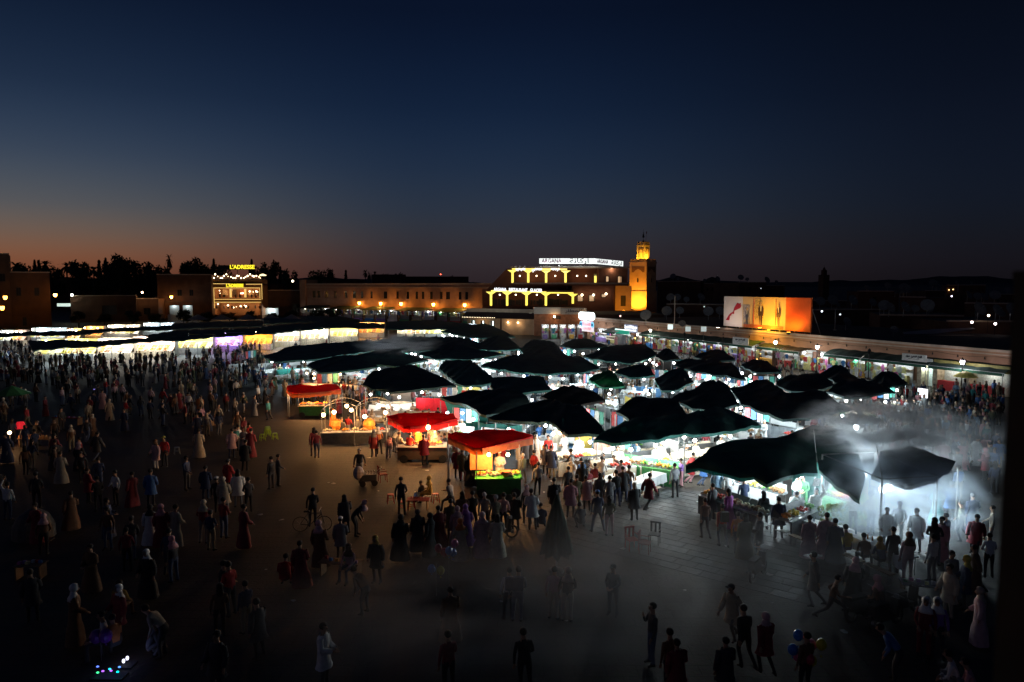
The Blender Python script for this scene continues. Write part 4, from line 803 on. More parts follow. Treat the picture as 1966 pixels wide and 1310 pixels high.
for k, (ty, u, v) in enumerate(trees):
    Y = 300 + (k * 37) % 45 + (120 if u > 690 else 0); P_ = D(u, v, Y); h = P_.z
    pr = TR['p' if ty == 'x' else ty][k % 2]; base = {'r': (9.3, 8.4)[k % 2], 'c': (12.2, 11.2)[k % 2], 'p': (12.6, 14.)[k % 2], 'x': (12.6, 14.)[k % 2]}[ty]
    s = h / base; sx_ = s * (.6 if ty == 'r' else .9) * (.6 if u > 690 and ty == 'p' else 1); sx_ = s * .38 if ty == 'x' else sx_
    nm = {'r': 'dark bushy tree', 'c': 'dark pointed conifer', 'p': 'dark fan palm', 'x': 'tall narrow palm standing highest'}[ty]
    near = 'behind the left edge houses' if u < 110 else 'on the skyline above the left juice stalls' if u < 250 else 'on the skyline left of the yellow-sign cafe' if u < 420 else 'right behind the yellow-sign cafe' if u < 600 else 'on the skyline behind the long building'
    pr.put((P_.x, Y, 0), k * 1.3, '%s %s, number %d counting from the left' % (nm, near, k + 1) if 0 else '%s %s' % (nm, near), 'trees along the skyline', (sx_, sx_, s))
# dark bushes and parasols between the square and the cafe
for k, (u, v, Y) in enumerate([(150, 600, 190), (200, 603, 190), (255, 600, 185), (300, 602, 188), (352, 598, 186), (400, 600, 190), (560, 598, 190), (607, 592, 188), (640, 596, 186), (440, 600, 200), (480, 600, 200), (525, 602, 195)]):
    P_ = D(u, v, Y); h = P_.z + .3; TR['r'][k % 2].put((P_.x, Y, 0), k * 2.1, 'low dark tree in front of the far cafes, %s' % ordi(k, 12), 'low trees before the far cafes', (h / 9 * 1.3, h / 9 * 1.3, h / 9))
def parasol(loc, r, h, mat, label, cat='parasol', group=None, ribs=8):
    t = thing('parasol', label, cat, loc, R.uniform(0, .7), group); MB().tube((0, 0, 0), (0, 0, h), .04).build('pole', M('pole_grey_steel'), t)
    b = MB(); vs = [(0, 0, h)] + [(r * .55 * math.cos(2 * math.pi * i / ribs), r * .55 * math.sin(2 * math.pi * i / ribs), h - .28 * r) for i in range(ribs)] + [(r * math.cos(2 * math.pi * i / ribs), r * math.sin(2 * math.pi * i / ribs), h - .5 * r) for i in range(ribs)]
    fs = [(0, 1 + i, 1 + (i + 1) % ribs) for i in range(ribs)] + [(1 + i, 1 + ribs + i, 1 + ribs + (i + 1) % ribs, 1 + (i + 1) % ribs) for i in range(ribs)]
    b.add(vs, fs).add([(x, y, z - .03) for x, y, z in vs], [f[::-1] for f in fs]); b.build('canopy', mat, t); return t
UM = M('parasol_grey_canvas', (.3, .26, .24))
for k, (u, v) in enumerate([(425, 601), (476, 604), (380, 604), (560, 602), (520, 606)]):
    P_ = D(u, v, 172); parasol((P_.x, 172, 0), 2.4, 4.2, UM, 'pale grey parasol in front of the yellow-sign cafe, %s' % ['left of the middle', 'brightest one', 'leftmost', 'rightmost', 'second from right'][k], group='cafe parasols')
# ---------------------------------------------------------------- market canopies
CM = {'dark': M('canopy_dark_green', (.035, .10, .085), .75, .45, .9, .8, trans=(.01, .10, .08, .09), spec=.35),
      'teal': M('canopy_teal', (.03, .13, .11), .8, .25, 1.5, .5, trans=(.05, .35, .28, .4)),
      'black': M('canopy_black', (.032, .06, .056), .8, .45, .9, .8, trans=(.01, .05, .045, .08), spec=.35), 'brown': M('canopy_brown_black', (.022, .017, .013), .85, .4, 1.5, .5, spec=.3),
      'green': M('canopy_green', (.02, .075, .05), .8, .3, 1.5, .5, trans=(.04, .3, .14, .25)),
      'grey': M('canopy_grey', (.03, .034, .034), .85, .3, 1.5, .5, trans=(.05, .05, .05, .1))}
RED = M('awning_red_cloth', (.20, .008, .008), .8, .45, 2.5, .9, trans=(.8, .02, .015, .42)); ORG = M('awning_orange_cloth', (.28, .07, .02), .8, .4, 3, .6, trans=(.6, .12, .02, .25))
STEEL = M('pole_grey_steel'); CORD = M('cord_black', (.01, .01, .01), .6, bump=0)
def resample(pts, n):
    ds = [0]
    for a, b in zip(pts, pts[1:]): ds.append(ds[-1] + (b - a).length)
    out = []
    for i in range(n + 1):
        s = ds[-1] * i / n; k = 0
        while k < len(ds) - 2 and ds[k + 1] < s: k += 1
        f = (s - ds[k]) / max(1e-6, ds[k + 1] - ds[k]); out.append(pts[k].lerp(pts[k + 1], min(1, f)))
    return out
def edge(pts, z): return [G(p[0], p[1], p[2] if len(p) > 2 else z) for p in pts]
def canopy(label, back, front, zb, zf, mat, group='canopies over the food stalls', sag=.25, seed=0, poles=True, name='market_canopy', trim=True, skip=()):
    rnd = random.Random(seed)
    if len(back) >= 3 and name == 'market_canopy' and trim and poles and group.startswith('canopies over the food'):
        L2 = lambda p, q, f: tuple(x + (y - x) * f for x, y in zip(p, q)); k_ = .75 if len(back) > 3 else .7
        back = [L2(back[0], back[1], k_)] + list(back[1:-1]) + [L2(back[-1], back[-2], k_)]
    if name == 'market_canopy' and trim and poles and group.startswith('canopies over the food'):
        um = sum(p[0] for p in front) / len(front); back = [(um + (p[0] - um) * 1.07, p[1] - (p[1] - 548) * .012) + tuple(p[2:]) for p in back]; front = [(um + (p[0] - um) * 1.06, p[1] + (p[1] - 548) * (.022 if p[1] < 800 else 0)) + tuple(p[2:]) for p in front]
    Bp = edge(back, zb); Fp = edge(front, zf); n = max(10, min(40, int((Fp[-1] - Fp[0]).length * 2.2))); m = 8
    Bs, Fs = resample(Bp, n), resample(Fp, n); cen = (Fs[0] + Fs[-1] + Bs[0] + Bs[-1]) / 4; cen.z = 0
    t = thing(name, label, 'canopy', cen, 0, group)
    bay = 4.6; vs = []
    for i in range(n + 1):
        for j in range(m + 1):
            f = j / m; p = Bs[i].lerp(Fs[i], f); s = (Fs[i] - Fs[0]).length
            z = p.z + sag * (.5 * (1 - abs(2 * f - 1)) * (1 if seed % 3 else -1)) - sag * .5 * (1 - abs(2 * ((s / bay) % 1) - 1)) * (.35 + .65 * f)
            z += .05 * math.sin(s * 2.3 + f * 5 + seed) + .035 * math.sin(s * 5.1 - f * 9 + seed * 2) + rnd.uniform(-.012, .012)
            vs.append((p.x - cen.x, p.y - cen.y, z))
    fs = [(i * (m + 1) + j, (i + 1) * (m + 1) + j, (i + 1) * (m + 1) + j + 1, i * (m + 1) + j + 1) for i in range(n) for j in range(m)]
    k = len(vs); b = MB().add(vs, [f[::-1] for f in fs]); b.add([(x, y, z - .02) for x, y, z in vs], fs)
    # hanging hem along the front edge
    for i in range(n):
        p, q = Vector(vs[i * (m + 1) + m]), Vector(vs[(i + 1) * (m + 1) + m]); d1 = Vector((0, -.03, -.12 - .05 * abs(math.sin(i * 1.7 + seed)))); d2 = Vector((0, -.03, -.12 - .05 * abs(math.sin((i + 1) * 1.7 + seed))))
        b.add([p, q, q + d2, p + d1], [(0, 1, 2, 3)])
    b.build('cloth', mat, t, smooth=True)
    if poles:
        npz = max(2, int((Fs[-1] - Fs[0]).length / 4.5) + 1)
        for e in (Fs, Bs):
            for q in range(npz):
                i = round((.03 + .94 * q / (npz - 1)) * n); p = e[i]
                if q in skip: continue
                MB().tube((p.x - cen.x, p.y - cen.y + (.25 if e is Fs else -.2), 0), (p.x - cen.x, p.y - cen.y + (.25 if e is Fs else -.2), p.z - .28), .035, n=6).build('pole', STEEL, t)
    return t, Bs, Fs
# ---- furniture prototypes
WC = M('white_table_cloth', (.8, .8, .78), .8, .06, 3, .2); TIN = M('steel_counter_top', (.45, .46, .47), .3, .15, 4, .1, metal=.7); DKC = M('counter_dark_panel', (.06, .065, .07), .6); WOODT = M('bench_wood', (.25, .16, .09), .7)
CREAMC = M('counter_cream_panel', (.65, .58, .45), .7, .2)
def mk_counter(cm, tm, name='food_counter'):
    t = thing(name, 'x', 'counter'); MB().box((0, 0, .93), (2.4, .9, .05)).build('top', tm, t); MB().box((0, -.42, .48), (2.36, .03, .84)).build('front_panel', cm, t); MB().box((0, .1, .4), (2.3, .6, .04)).build('shelf', tm, t)
    for x in (-1.12, 1.12):
        for y in (-.36, .38): MB().tube((x, y, 0), (x, y, .9), .025, n=5).build('leg', STEEL, t)
    b = MB().add([(-1.15, .05, .96), (1.15, .05, .96), (1.15, .42, 1.3), (-1.15, .42, 1.3), (-1.15, .05, .955), (1.15, .05, .955), (1.15, .46, .96), (-1.15, .46, .96)], [(0, 1, 2, 3), (4, 5, 1, 0), (7, 4, 0, 3), (5, 6, 2, 1), (6, 7, 3, 2)]); b.build('display_step', cm, t)
    return Proto(t)
def mk_table(cloth=True):
    t = thing('dining_table', 'x', 'table'); MB().box((0, 0, .74), (2.4, .75, .04)).build('tabletop', WC if cloth else WOODT, t)
    if cloth:
        b = MB(); n = 24; vs = []
        for i in range(n + 1):
            x = -1.22 + 2.44 * i / n; vs += [(x, -.39, .765), (x, -.41 - .03 * math.sin(i * 1.9), .3 + .03 * math.sin(i * .8))]
        b.add(vs, [(2 * i, 2 * i + 1, 2 * i + 3, 2 * i + 2) for i in range(n)]); b.build('skirt', WC, t)
    for x in (-1.1, 1.1):
        for y in (-.3, .3): MB().tube((x, y, 0), (x, y, .72), .022, n=5).build('leg', STEEL, t)
    for k in range(5): MB().lathe([(.05, 0), (.11, .03)], 8, (-.95 + k * .45, (-.15, .12)[k % 2], .765)).build('plate', M('plate_white', (.7, .7, .72), .3), t)
    for k in range(3): MB().lathe([(.035, 0), (.03, .14), (.012, .2)], 6, (-.7 + k * .62, .02, .765)).build('bottle', [M('bottle_amber', (.4, .15, .02), .2), M('bottle_water', (.5, .6, .7), .1)][k % 2], t)
    return Proto(t)
def mk_bench():
    t = thing('bench', 'x', 'bench'); MB().box((0, 0, .45), (2.2, .28, .04)).build('seat', WOODT, t)
    for x in (-.9, .9): MB().box((x, 0, .22), (.04, .26, .42)).build('leg', STEEL, t)
    return Proto(t)
def mk_tray(nm, col, seed):
    rnd = random.Random(seed); t = thing('food_tray', 'x', 'food tray'); MB().bb((-.28, -.2, 0), (.28, .2, .03)).bb((-.28, -.2, .03), (-.26, .2, .08)).bb((.26, -.2, .03), (.28, .2, .08)).build('tray', TIN, t)
    b = MB()
    for k in range(16):
        x, y = rnd.uniform(-.2, .2), rnd.uniform(-.14, .14); b.ball((x, y, .07 + .12 * max(0, 1 - abs(x) * 4) * rnd.random()), rnd.uniform(.045, .07), 6, 4)
    b.build('food', M('food_' + nm, col, .6, .35, 12), t, kind='stuff'); return Proto(t)
CNT = {'white': mk_counter(WC, WC), 'steel': mk_counter(DKC, TIN), 'cream': mk_counter(CREAMC, WC), 'green': mk_counter(M('counter_green_panel', (.05, .25, .08), .6), M('counter_leafy_green', (.12, .4, .12), .6))}
TBL = {True: mk_table(True)}; BEN = mk_bench()
TRAY = [(n, mk_tray(n, c, i)) for i, (n, c) in enumerate([('orange', (.8, .3, .04)), ('red', (.6, .06, .04)), ('green', (.15, .4, .08)), ('brown', (.3, .16, .07)), ('cream', (.75, .65, .45)), ('yellow', (.8, .6, .08))])]
BULBR = {}
def mk_bulb(cn, col, es):
    t = thing('hanging_bulb', 'x', 'light bulb'); MB().ball((0, 0, 0), .105, 9, 6).build('globe', E('bulb_' + cn, col, es), t); MB().tube((0, 0, .09), (0, 0, .2), .04, n=6).build('socket', CORD, t); MB().tube((0, 0, .2), (0, 0, .42), .008, n=3).build('cord', CORD, t)
    return Proto(t)
BULB = {'cool': mk_bulb('cool', COOL, 25), 'white': mk_bulb('white', WHITE, 25), 'warm': mk_bulb('warm', WARM, 22)}
LC = {'cool': (.74, .91, 1.), 'white': (1, .93, .8), 'warm': (1., .47, .15), 'purple': (.62, .45, 1.)}
def bulb(p, c, label, w=0, group=None, s=1.):
    o = BULB[c].put(p, 0, label, group or 'hanging bulbs of the stalls', (s, s, s))
    if w: lamp(o, (0, -.02, -.22), LC[c], w, .1)
    return o
CLT = []
def mk_clutter():
    t = thing('crate_stack', 'x', 'crates')
    for k in range(3):
        b = MB(); z = k * .3; x = (-.03, .04, 0)[k]
        b.bb((-.25 + x, -.17, z + .01), (.25 + x, .17, z + .04)); b.bb((-.25 + x, -.17, z + .04), (-.23 + x, .17, z + .29)); b.bb((.23 + x, -.17, z + .04), (.25 + x, .17, z + .29)); b.bb((-.23 + x, -.17, z + .04), (.23 + x, -.15, z + .29)); b.bb((-.23 + x, .15, z + .04), (.23 + x, .17, z + .29)); b.build('crate', [M('crate_red', (.5, .05, .04)), M('crate_blue', (.05, .15, .45)), M('crate_green', (.05, .3, .1))][k], t)
    CLT.append(('plastic crate stack', Proto(t), 'crate stacks in the stalls'))
    t = thing('cooking_pot', 'x', 'pot'); MB().lathe([(.2, .55), (.27, .6), (.27, .85), (.22, .95), (.04, 1.0)], 12).build('pot', M('pot_steel', (.5, .5, .5), .25, metal=.8), t); MB().box((0, 0, .27), (.5, .5, .54)).build('stove', M('stove_black', (.03, .03, .03)), t)
    CLT.append(('steel pot on stove', Proto(t), 'pots in the stalls'))
    t = thing('gas_bottle', 'x', 'gas bottle'); MB().lathe([(.14, 0), (.16, .05), (.16, .42), (.08, .5)], 12).build('bottle', M('gas_bottle_blue', (.05, .2, .45), .4), t); MB().lathe([(.04, .5), (.04, .58)], 6).build('valve', STEEL, t)
    CLT.append(('blue gas bottle', Proto(t), 'gas bottles in the stalls'))
    t = thing('cardboard_box', 'x', 'box'); MB().box((0, 0, .22), (.55, .4, .44)).build('carton', M('carton_brown', (.4, .26, .14), .9), t); MB().add([(-.27, -.2, .445), (.27, -.2, .445), (.27, -.32, .55), (-.27, -.32, .55)], [(0, 1, 2, 3)]).build('flap', M('carton_brown'), t)
    CLT.append(('open cardboard box', Proto(t), 'boxes in the stalls'))
    t = thing('towel_line', 'x', 'cloths'); MB().tube((-.9, 0, 2.0), (.9, 0, 2.0), .01, n=3).tube((-.9, 0, 0), (-.9, 0, 2.0), .02, n=4).tube((.9, 0, 0), (.9, 0, 2.0), .02, n=4).build('line', STEEL, t)
    for k in range(4): MB().bb((-.8 + k * .42, -.01, 1.2 + .1 * (k % 2)), (-.45 + k * .42, .01, 2.0)).build('towel', M('towel_%d' % k, [(.6, .1, .1), (.1, .25, .5), (.7, .7, .65), (.1, .4, .3)][k]), t)
    CLT.append(('line of coloured cloths', Proto(t), 'hanging cloths in the stalls'))
mk_clutter()
def clutter(P, Ln, dep, rz, desc, rnd, near):
    n = max(2, int(Ln / (1.6 if near else 3.0)))
    for i in range(n):
        k = rnd.randrange(5); s = Ln * (i + rnd.random()) / n; o = rnd.choice([min(dep * .6, 2.6), min(dep * .78, 3.6), dep + .3, dep + 1.0])
        CLT[k][1].put(P(s, o), rz + rnd.uniform(-.5, .5), '%s, %s, under %s' % (CLT[k][0], ordi(i, n).replace(' from left', ''), desc), CLT[k][2], (1.2, 1.2, 1.2))
PEOPLE = []   # filled by the stalls and by hand: dicts with position, pose ...
BACKC = {'grey': M('back_cloth_grey', (.3, .32, .34), .8, .4, 1.6), 'blue': M('back_cloth_blue', (.12, .28, .5), .8, .3, 1.6), 'cream': M('back_cloth_cream', (.7, .62, .48), .8, .45, 1.6), 'white': M('back_cloth_white', (.5, .52, .53), .8, .5, 1.6), 'pink': M('back_cloth_pink', (.7, .45, .38), .8, .15, 1), 'teal': CM['teal'], 'yellow': M('back_cloth_yellow', (.75, .55, .12), .8, .3, 1), 'purple': M('back_cloth_violet', (.55, .45, .8), .8, .2, 1)}
def fill(desc, Bs, Fs, c='cool', pw=110, cnt='white', tray=True, near=True, wall='white', nb=None, cooks=1, diners=3, zl=2.35, seed=0, tables=True, back=.8, lpitch=3.0):
    rnd = random.Random(seed * 7 + 3); pw = pw * 1.75 if c == 'cool' else pw * 1.0
    a, b_ = Fs[1].copy(), Fs[-2].copy(); a.z = b_.z = 0; Ln = (b_ - a).length; d = (b_ - a).normalized(); n = Vector((-d.y, d.x, 0));
    if n.y < 0: n = -n
    rz = math.atan2(d.y, d.x)
    dep = max(1.5, ((Bs[len(Bs) // 2] - Fs[len(Fs) // 2]).xy.length)); m0 = (Fs[len(Fs) // 2]).copy(); m0.z = 0
    P = lambda s, o, z=0: a + d * s + n * (o + (m0 - (a + b_) / 2).dot(n) * math.sin(math.pi * min(1, max(0, s / Ln)))) + Vector((0, 0, z))
    k = max(1, int(Ln / 2.6)); step = Ln / k
    for i in range(k):
        s = (i + .5) * step; o = ordi(i, k); oc = min(1.2, dep * .35)
        CNT[cnt].put(P(s, oc), rz + rnd.uniform(-.05, .05), '%s counter, %s, under %s' % ({'white': 'white cloth', 'steel': 'dark steel', 'cream': 'cream', 'green': 'green'}[cnt], o, desc), 'food counters of the stalls', (min(1.08, step / 2.5), 1, 1))
        if tray:
            for q in range(3 if near else 2):
                nm, pr = TRAY[rnd.randrange(6)]; pr.put(P(s + (q - 1 if near else q - .5) * .72, oc - .12 + .0, .965), rz + rnd.uniform(-.2, .2), '%s %s tray on %s counter under %s' % (('left', 'middle', 'right')[q], nm, o.replace(' from left', ''), desc), 'trays of food on the counters', (1.1, 1.1, 1.2))
        if tables and near:
            TBL[True].put(P(s, -.75), rz + rnd.uniform(-.06, .06), 'white dining table, %s, before %s' % (o, desc), 'dining tables of the stalls', (min(1.05, step / 2.5), 1, 1))
            BEN.put(P(s, -1.45), rz, 'narrow bench, %s, before %s' % (o, desc), 'benches of the stalls')
    wall = wall if near and wall not in ('white',) else ['white', 'cream', 'pink', 'grey', 'yellow', 'blue'][seed % 6]; bh_ = rnd.uniform(1.0, 1.45)
    if dep > 3 and near:
        for i in range(k): CNT['white' if seed % 2 else 'steel'].put(P((i + .5) * step, dep * .62), rz + math.pi, 'rear %s counter, %s, under %s' % ('white cloth' if seed % 2 else 'dark steel', ordi(i, k), desc), 'food counters of the stalls', (min(1.0, step / 2.6), 1, 1))
    w = thing('backdrop', '%s cloth screen at the rear of %s' % (wall, desc), 'backdrop', P(Ln / 2, min(dep * back, 4.2)), rz, 'backdrop cloths of the stalls')
    nx_ = 16; bb = MB(); vs = []
    for i in range(nx_ + 1):
        x = -Ln * .46 + Ln * .92 * i / nx_; vs += [(x, .04 * math.sin(i * 2.2), .05), (x,   .05 * math.sin(i * 2.2 + .6), bh_ + .05 * math.sin(i * 1.3))]
    bb.add(vs, [(2 * i, 2 * i + 2, 2 * i + 3, 2 * i + 1) for i in range(nx_)]); bb.build('cloth', BACKC[wall], w)
    for x in (-Ln * .46, 0, Ln * .46): MB().tube((x, .08, 0), (x, .08, bh_ + .1), .03, n=5).build('post', STEEL, w)
    clutter(P, Ln, dep, rz, desc, rnd, near)
    nb = min(nb or 99, max(2, int(Ln / 1.25))); every = max(1, round(lpitch / (Ln / nb)))
    for i in range(nb):
        s = (i + .5) * Ln / nb; row = (.15, min(1.6, dep * .5))[i % 2]
        zz_ = zl - (.0 if i % 2 else .12) + rnd.uniform(-.08, .08)
        bulb(P(s, row, zz_), c, '%s bulb under %s, %s' % ({'cool': 'cold white', 'white': 'white', 'warm': 'warm', 'purple': 'violet-white'}[c], desc, ordi(i, nb) if i < 20 else 'towards the right end'), pw if i % every == every // 2 else 0, s=1.0 if near else 1.25)
    cooks *= 2; diners = int(diners * 1.8) + 1
    for i in range(cooks):
        s = Ln * (i + .5) / cooks + rnd.uniform(-.5, .5); p = P(s, min(1.2, dep * .35) + .95)
        PEOPLE.append(dict(p=p, pose=rnd.choice(['reach', 'hands', 'bend']), rz=rz + math.pi + rnd.uniform(-.5, .5), top='white', bot='grey', head=rnd.choice(['cap', 'hair']), coat=True, hat='white', desc='cook in white, %s, under %s' % (ordi(i, cooks), desc), group='cooks in white coats'))
    for i in range(diners):
        s = Ln * (i + rnd.random()) / diners; st = near and rnd.random() < .7 and tables; p = P(s, -1.42 if st else -2.0 - rnd.random() * .6)
        PEOPLE.append(dict(p=p, pose='sit' if st else rnd.choice(['stand', 'hands']), rz=rz + rnd.uniform(-.3, .3), top=rnd.choice(TOPS), bot=rnd.choice(BOTS), head=rnd.choice(['hair', 'hair', 'scarf', 'cap']), desc=None, zone=('at %s' if st else 'before %s') % desc, group='customers at the stalls'))
    return P, Ln, rz
TOPS = ['navy', 'black', 'grey', 'maroon', 'beige', 'white', 'blue', 'olive', 'brown', 'red', 'pink', 'black', 'charcoal', 'teal']; BOTS = ['black', 'jeans', 'charcoal', 'grey', 'khaki', 'black']
ST = []
def stall(desc, back, front, zb, zf, mat, seed, **kw):
    art = desc
    t, Bs, Fs = canopy(desc[4:] if desc.startswith('the ') else desc, back, front, zb, zf, CM[mat], seed=seed, sag=kw.pop('sag', .13))
    r = fill(desc, Bs, Fs, seed=seed, **kw) if kw.get('pw', 1) else None
    ST.append((desc, Bs, Fs, r)); return r, Bs, Fs
# nearest stalls
C1 = canopy('huge dark green canopy nearest the camera at lower right', [(1316, 897), (1368, 856), (1412, 844), (1503, 836), (1561, 817)], [(1316, 901), (1354, 899), (1400, 906), (1446, 913), (1474, 930), (1525, 908), (1570, 905)], 3.15, 2.55, CM['dark'], seed=1, sag=.3, trim=False, skip=(0,))
C1b = canopy('dark drooping canopy strip hanging right of the nearest canopy', [(1561, 817, 3.1), (1613, 823, 3.1), (1640, 846, 3.0), (1662, 914, 2.6)], [(1572, 905, 2.5), (1588, 916, 2.5), (1612, 934, 2.4), (1650, 962, 2.1)], 3, 2.4, CM['dark'], seed=2, sag=.1, poles=False)
C1c = canopy('grey canopy veiled by smoke at the far right of the nearest stalls', [(1690, 866), (1747, 855), (1835, 886)], [(1672, 916), (1740, 928), (1801, 918)], 3.1, 2.7, CM['grey'], seed=3, trim=False, skip=(0,))
c2b = stall('the long black front canopy', [(1149, 824), (1225, 806), (1317, 797), (1376, 783), (1410, 792)], [(1149, 844), (1200, 849), (1262, 841), (1322, 832), (1380, 830), (1452, 815)], 3.0, 2.75, 'dark', 4, c='white', pw=150, cnt='cream', wall='cream', tables=False, cooks=3, diners=0, nb=16, lpitch=3)
c2a = stall('the broad black canopy left of centre front', [(961, 782), (1062, 769), (1086, 779), (1182, 779)], [(943, 797), (984, 808), (1052, 808), (1088, 833), (1160, 833)], 3.1, 2.8, 'black', 5, c='cool', pw=130, cnt='white', wall='white', cooks=2, diners=2, tables=False)
c2c = stall('the black canopy behind the front one', [(1182, 769), (1228, 764), (1292, 768), (1322, 791)], [(1186, 784), (1215, 806), (1262, 804), (1318, 796)], 3.0, 2.8, 'black', 6, c='cool', pw=60, cnt='steel', cooks=1, diners=0, tables=False)
stall('the brown-black diamond-shaped canopy of the centre', [(1040, 751), (1103, 742), (1159, 759)], [(1040, 756), (1080, 773), (1108, 773), (1159, 762)], 3.05, 2.85, 'brown', 7, c='cool', pw=120, cnt='white', cooks=2, diners=2)
c4 = stall('the black canopy with teal side cloth', [(847, 756), (930, 751), (990, 748), (1016, 766)], [(850, 760), (900, 772), (927, 790), (961, 784), (1014, 769)], 3.1, 2.85, 'black', 8, c='cool', pw=150, cnt='white', wall='teal', cooks=2, diners=2)
stall('the rounded dark green centre canopy', [(942, 733), (950, 726), (1035, 724), (1056, 741)], [(944, 737), (960, 748), (1010, 749), (1056, 744)], 3.1, 2.85, 'dark', 9, c='cool', pw=130, cooks=2, diners=3)
stall('the sloping dark green lane canopy', [(838, 699), (860, 693), (903, 693), (948, 724)], [(846, 704), (878, 732), (908, 736), (950, 728)], 3.1, 2.85, 'dark', 10, c='cool', pw=150, cooks=2, diners=3, nb=12)
stall('the long scalloped canopy below the arcade', [(922, 692), (1002, 682), (1098, 684), (1142, 692)], [(930, 699), (984, 709), (1052, 715), (1116, 710), (1146, 702)], 3.1, 2.85, 'dark', 11, c='cool', pw=150, wall='pink', cooks=2, diners=4, nb=18)
stall('the humped dark canopy near the arcade', [(997, 664), (1027, 652), (1059, 657), (1090, 679)], [(1000, 668), (1018, 690), (1052, 691), (1090, 684)], 3.1, 2.85, 'dark', 12, c='cool', pw=130, near=False, cooks=1, diners=2)
stall('the thin canopy below the white doorway', [(1075, 656), (1119, 651), (1164, 658)], [(1078, 660), (1103, 667), (1144, 665), (1164, 662)], 3.1, 2.9, 'black', 13, c='cool', pw=170, near=False, cooks=1, diners=2, nb=12)
stall('the big canopy left of golden lanterns', [(1118, 677), (1180, 665), (1231, 661), (1258, 673)], [(1124, 682), (1170, 690), (1214, 694), (1258, 678)], 3.1, 2.85, 'dark', 14, c='white', pw=170, wall='pink', cooks=1, diners=3, nb=14)
stall('the small canopy under golden lanterns', [(1256, 675), (1281, 670), (1305, 682)], [(1258, 680), (1274, 690), (1305, 686)], 3.05, 2.85, 'black', 15, c='cool', pw=120, near=False, cooks=1, diners=1)
stall('the green-lit slanting canopy of the middle', [(1128, 718), (1172, 713), (1197, 734)], [(1132, 724), (1160, 741), (1197, 738)], 3.05, 2.85, 'green', 16, c='cool', pw=170, cooks=2, diners=2)
stall('the narrow canopy right of the green-lit one', [(1177, 705), (1238, 702), (1255, 711)], [(1182, 711), (1208, 719), (1255, 717)], 3.05, 2.85, 'dark', 17, c='cool', pw=150, cooks=2, diners=2)
stall('the dark green canopy with drooping corner', [(1252, 717), (1307, 708), (1330, 725)], [(1258, 724), (1272, 746), (1296, 744), (1330, 729)], 3.05, 2.8, 'dark', 18, c='cool', pw=150, cooks=2, diners=2)
stall('the long canopy below the cloth shops', [(1289, 694), (1330, 690), (1400, 698), (1428, 718)], [(1296, 698), (1330, 708), (1380, 716), (1428, 724)], 3.05, 2.85, 'black', 19, c='cool', pw=150, cooks=2, diners=3)
stall('the short canopy below the left placard', [(1418, 693), (1461, 692), (1500, 706)], [(1424, 698), (1452, 712), (1498, 710)], 3.0, 2.85, 'black', 20, c='cool', pw=110, near=False, cooks=1, diners=2)
stall('the wide black wavy canopy', [(1402, 736), (1475, 730), (1511, 757), (1562, 750), (1628, 774)], [(1408, 742), (1430, 771), (1500, 797), (1560, 794), (1628, 779)], 3.1, 2.85, 'black', 21, c='cool', pw=160, cooks=3, diners=4, nb=18)
stall('the dark canopy left of the wavy one', [(1289, 755), (1327, 750), (1393, 747), (1416, 766)], [(1293, 761), (1340, 781), (1372, 784), (1416, 771)], 3.05, 2.85, 'black', 22, c='cool', pw=130, cooks=2, diners=2)
stall('the canopy below the second lantern', [(1486, 728), (1518, 723), (1569, 718), (1600, 731)], [(1492, 733), (1520, 747), (1555, 748), (1600, 736)], 3.05, 2.85, 'black', 23, c='cool', pw=140, cooks=2, diners=2)
stall('the highest canopy of the right cluster', [(1572, 709), (1612, 702), (1647, 721)], [(1576, 714), (1606, 730), (1647, 725)], 3.05, 2.85, 'black', 24, c='cool', pw=140, cooks=2, diners=2)
stall('the curving canopy right of the wavy one', [(1585, 742), (1630, 730), (1655, 730), (1714, 742)], [(1590, 747), (1624, 756), (1668, 755), (1714, 746)], 3.05, 2.85, 'black', 25, c='white', pw=150, wall='cream', cooks=2, diners=4, nb=12)
stall('the rightmost small black canopy', [(1668, 722), (1705, 714), (1740, 726)], [(1672, 727), (1691, 742), (1740, 730)], 3.05, 2.85, 'black', 26, c='cool', pw=130, cooks=1, diners=3)
stall('the long low canopy at the left end', [(510, 676), (576, 664), (680, 656), (748, 655)], [(512, 681), (534, 691), (620, 684), (700, 672), (748, 662)], 3.1, 2.85, 'dark', 27, c='cool', pw=150, wall='teal', cooks=2, diners=4, nb=16)
stall('the long canopy behind the left stalls', [(694, 652), (777, 647), (885, 649), (918, 654)], [(700, 660), (730, 672), (810, 672), (870, 664), (918, 659)], 3.1, 2.85, 'dark', 28, c='cool', pw=160, near=False, cooks=2, diners=3, nb=18)
stall('the warm-lit canopy of the left cluster', [(588, 692), (665, 683), (723, 696)], [(592, 697), (618, 712), (664, 708), (723, 701)], 3.1, 2.85, 'dark', 29, c='warm', pw=170, wall='pink', cooks=2, diners=4, nb=14)
stall('the canopy with pale smoke above', [(662, 679), (745, 673), (818, 683)], [(668, 684), (705, 694), (760, 700), (818, 689)], 3.1, 2.85, 'dark', 30, c='cool', pw=140, cooks=2, diners=2)
stall('the peaked black canopy behind the red awning', [(696, 730), (722, 714), (787, 701), (868, 731)], [(700, 733), (712, 739), (748, 747), (812, 741), (870, 735)], 3.15, 2.85, 'black', 31, c='white', pw=170, wall='white', cooks=2, diners=5, nb=12)
stall('the wide canopy right of the smoking one', [(747, 653), (877, 648), (933, 666)], [(755, 661), (800, 668), (838, 671), (905, 670), (933, 668)], 3.1, 2.85, 'dark', 32, c='cool', pw=150, near=False, cooks=2, diners=2, nb=18)
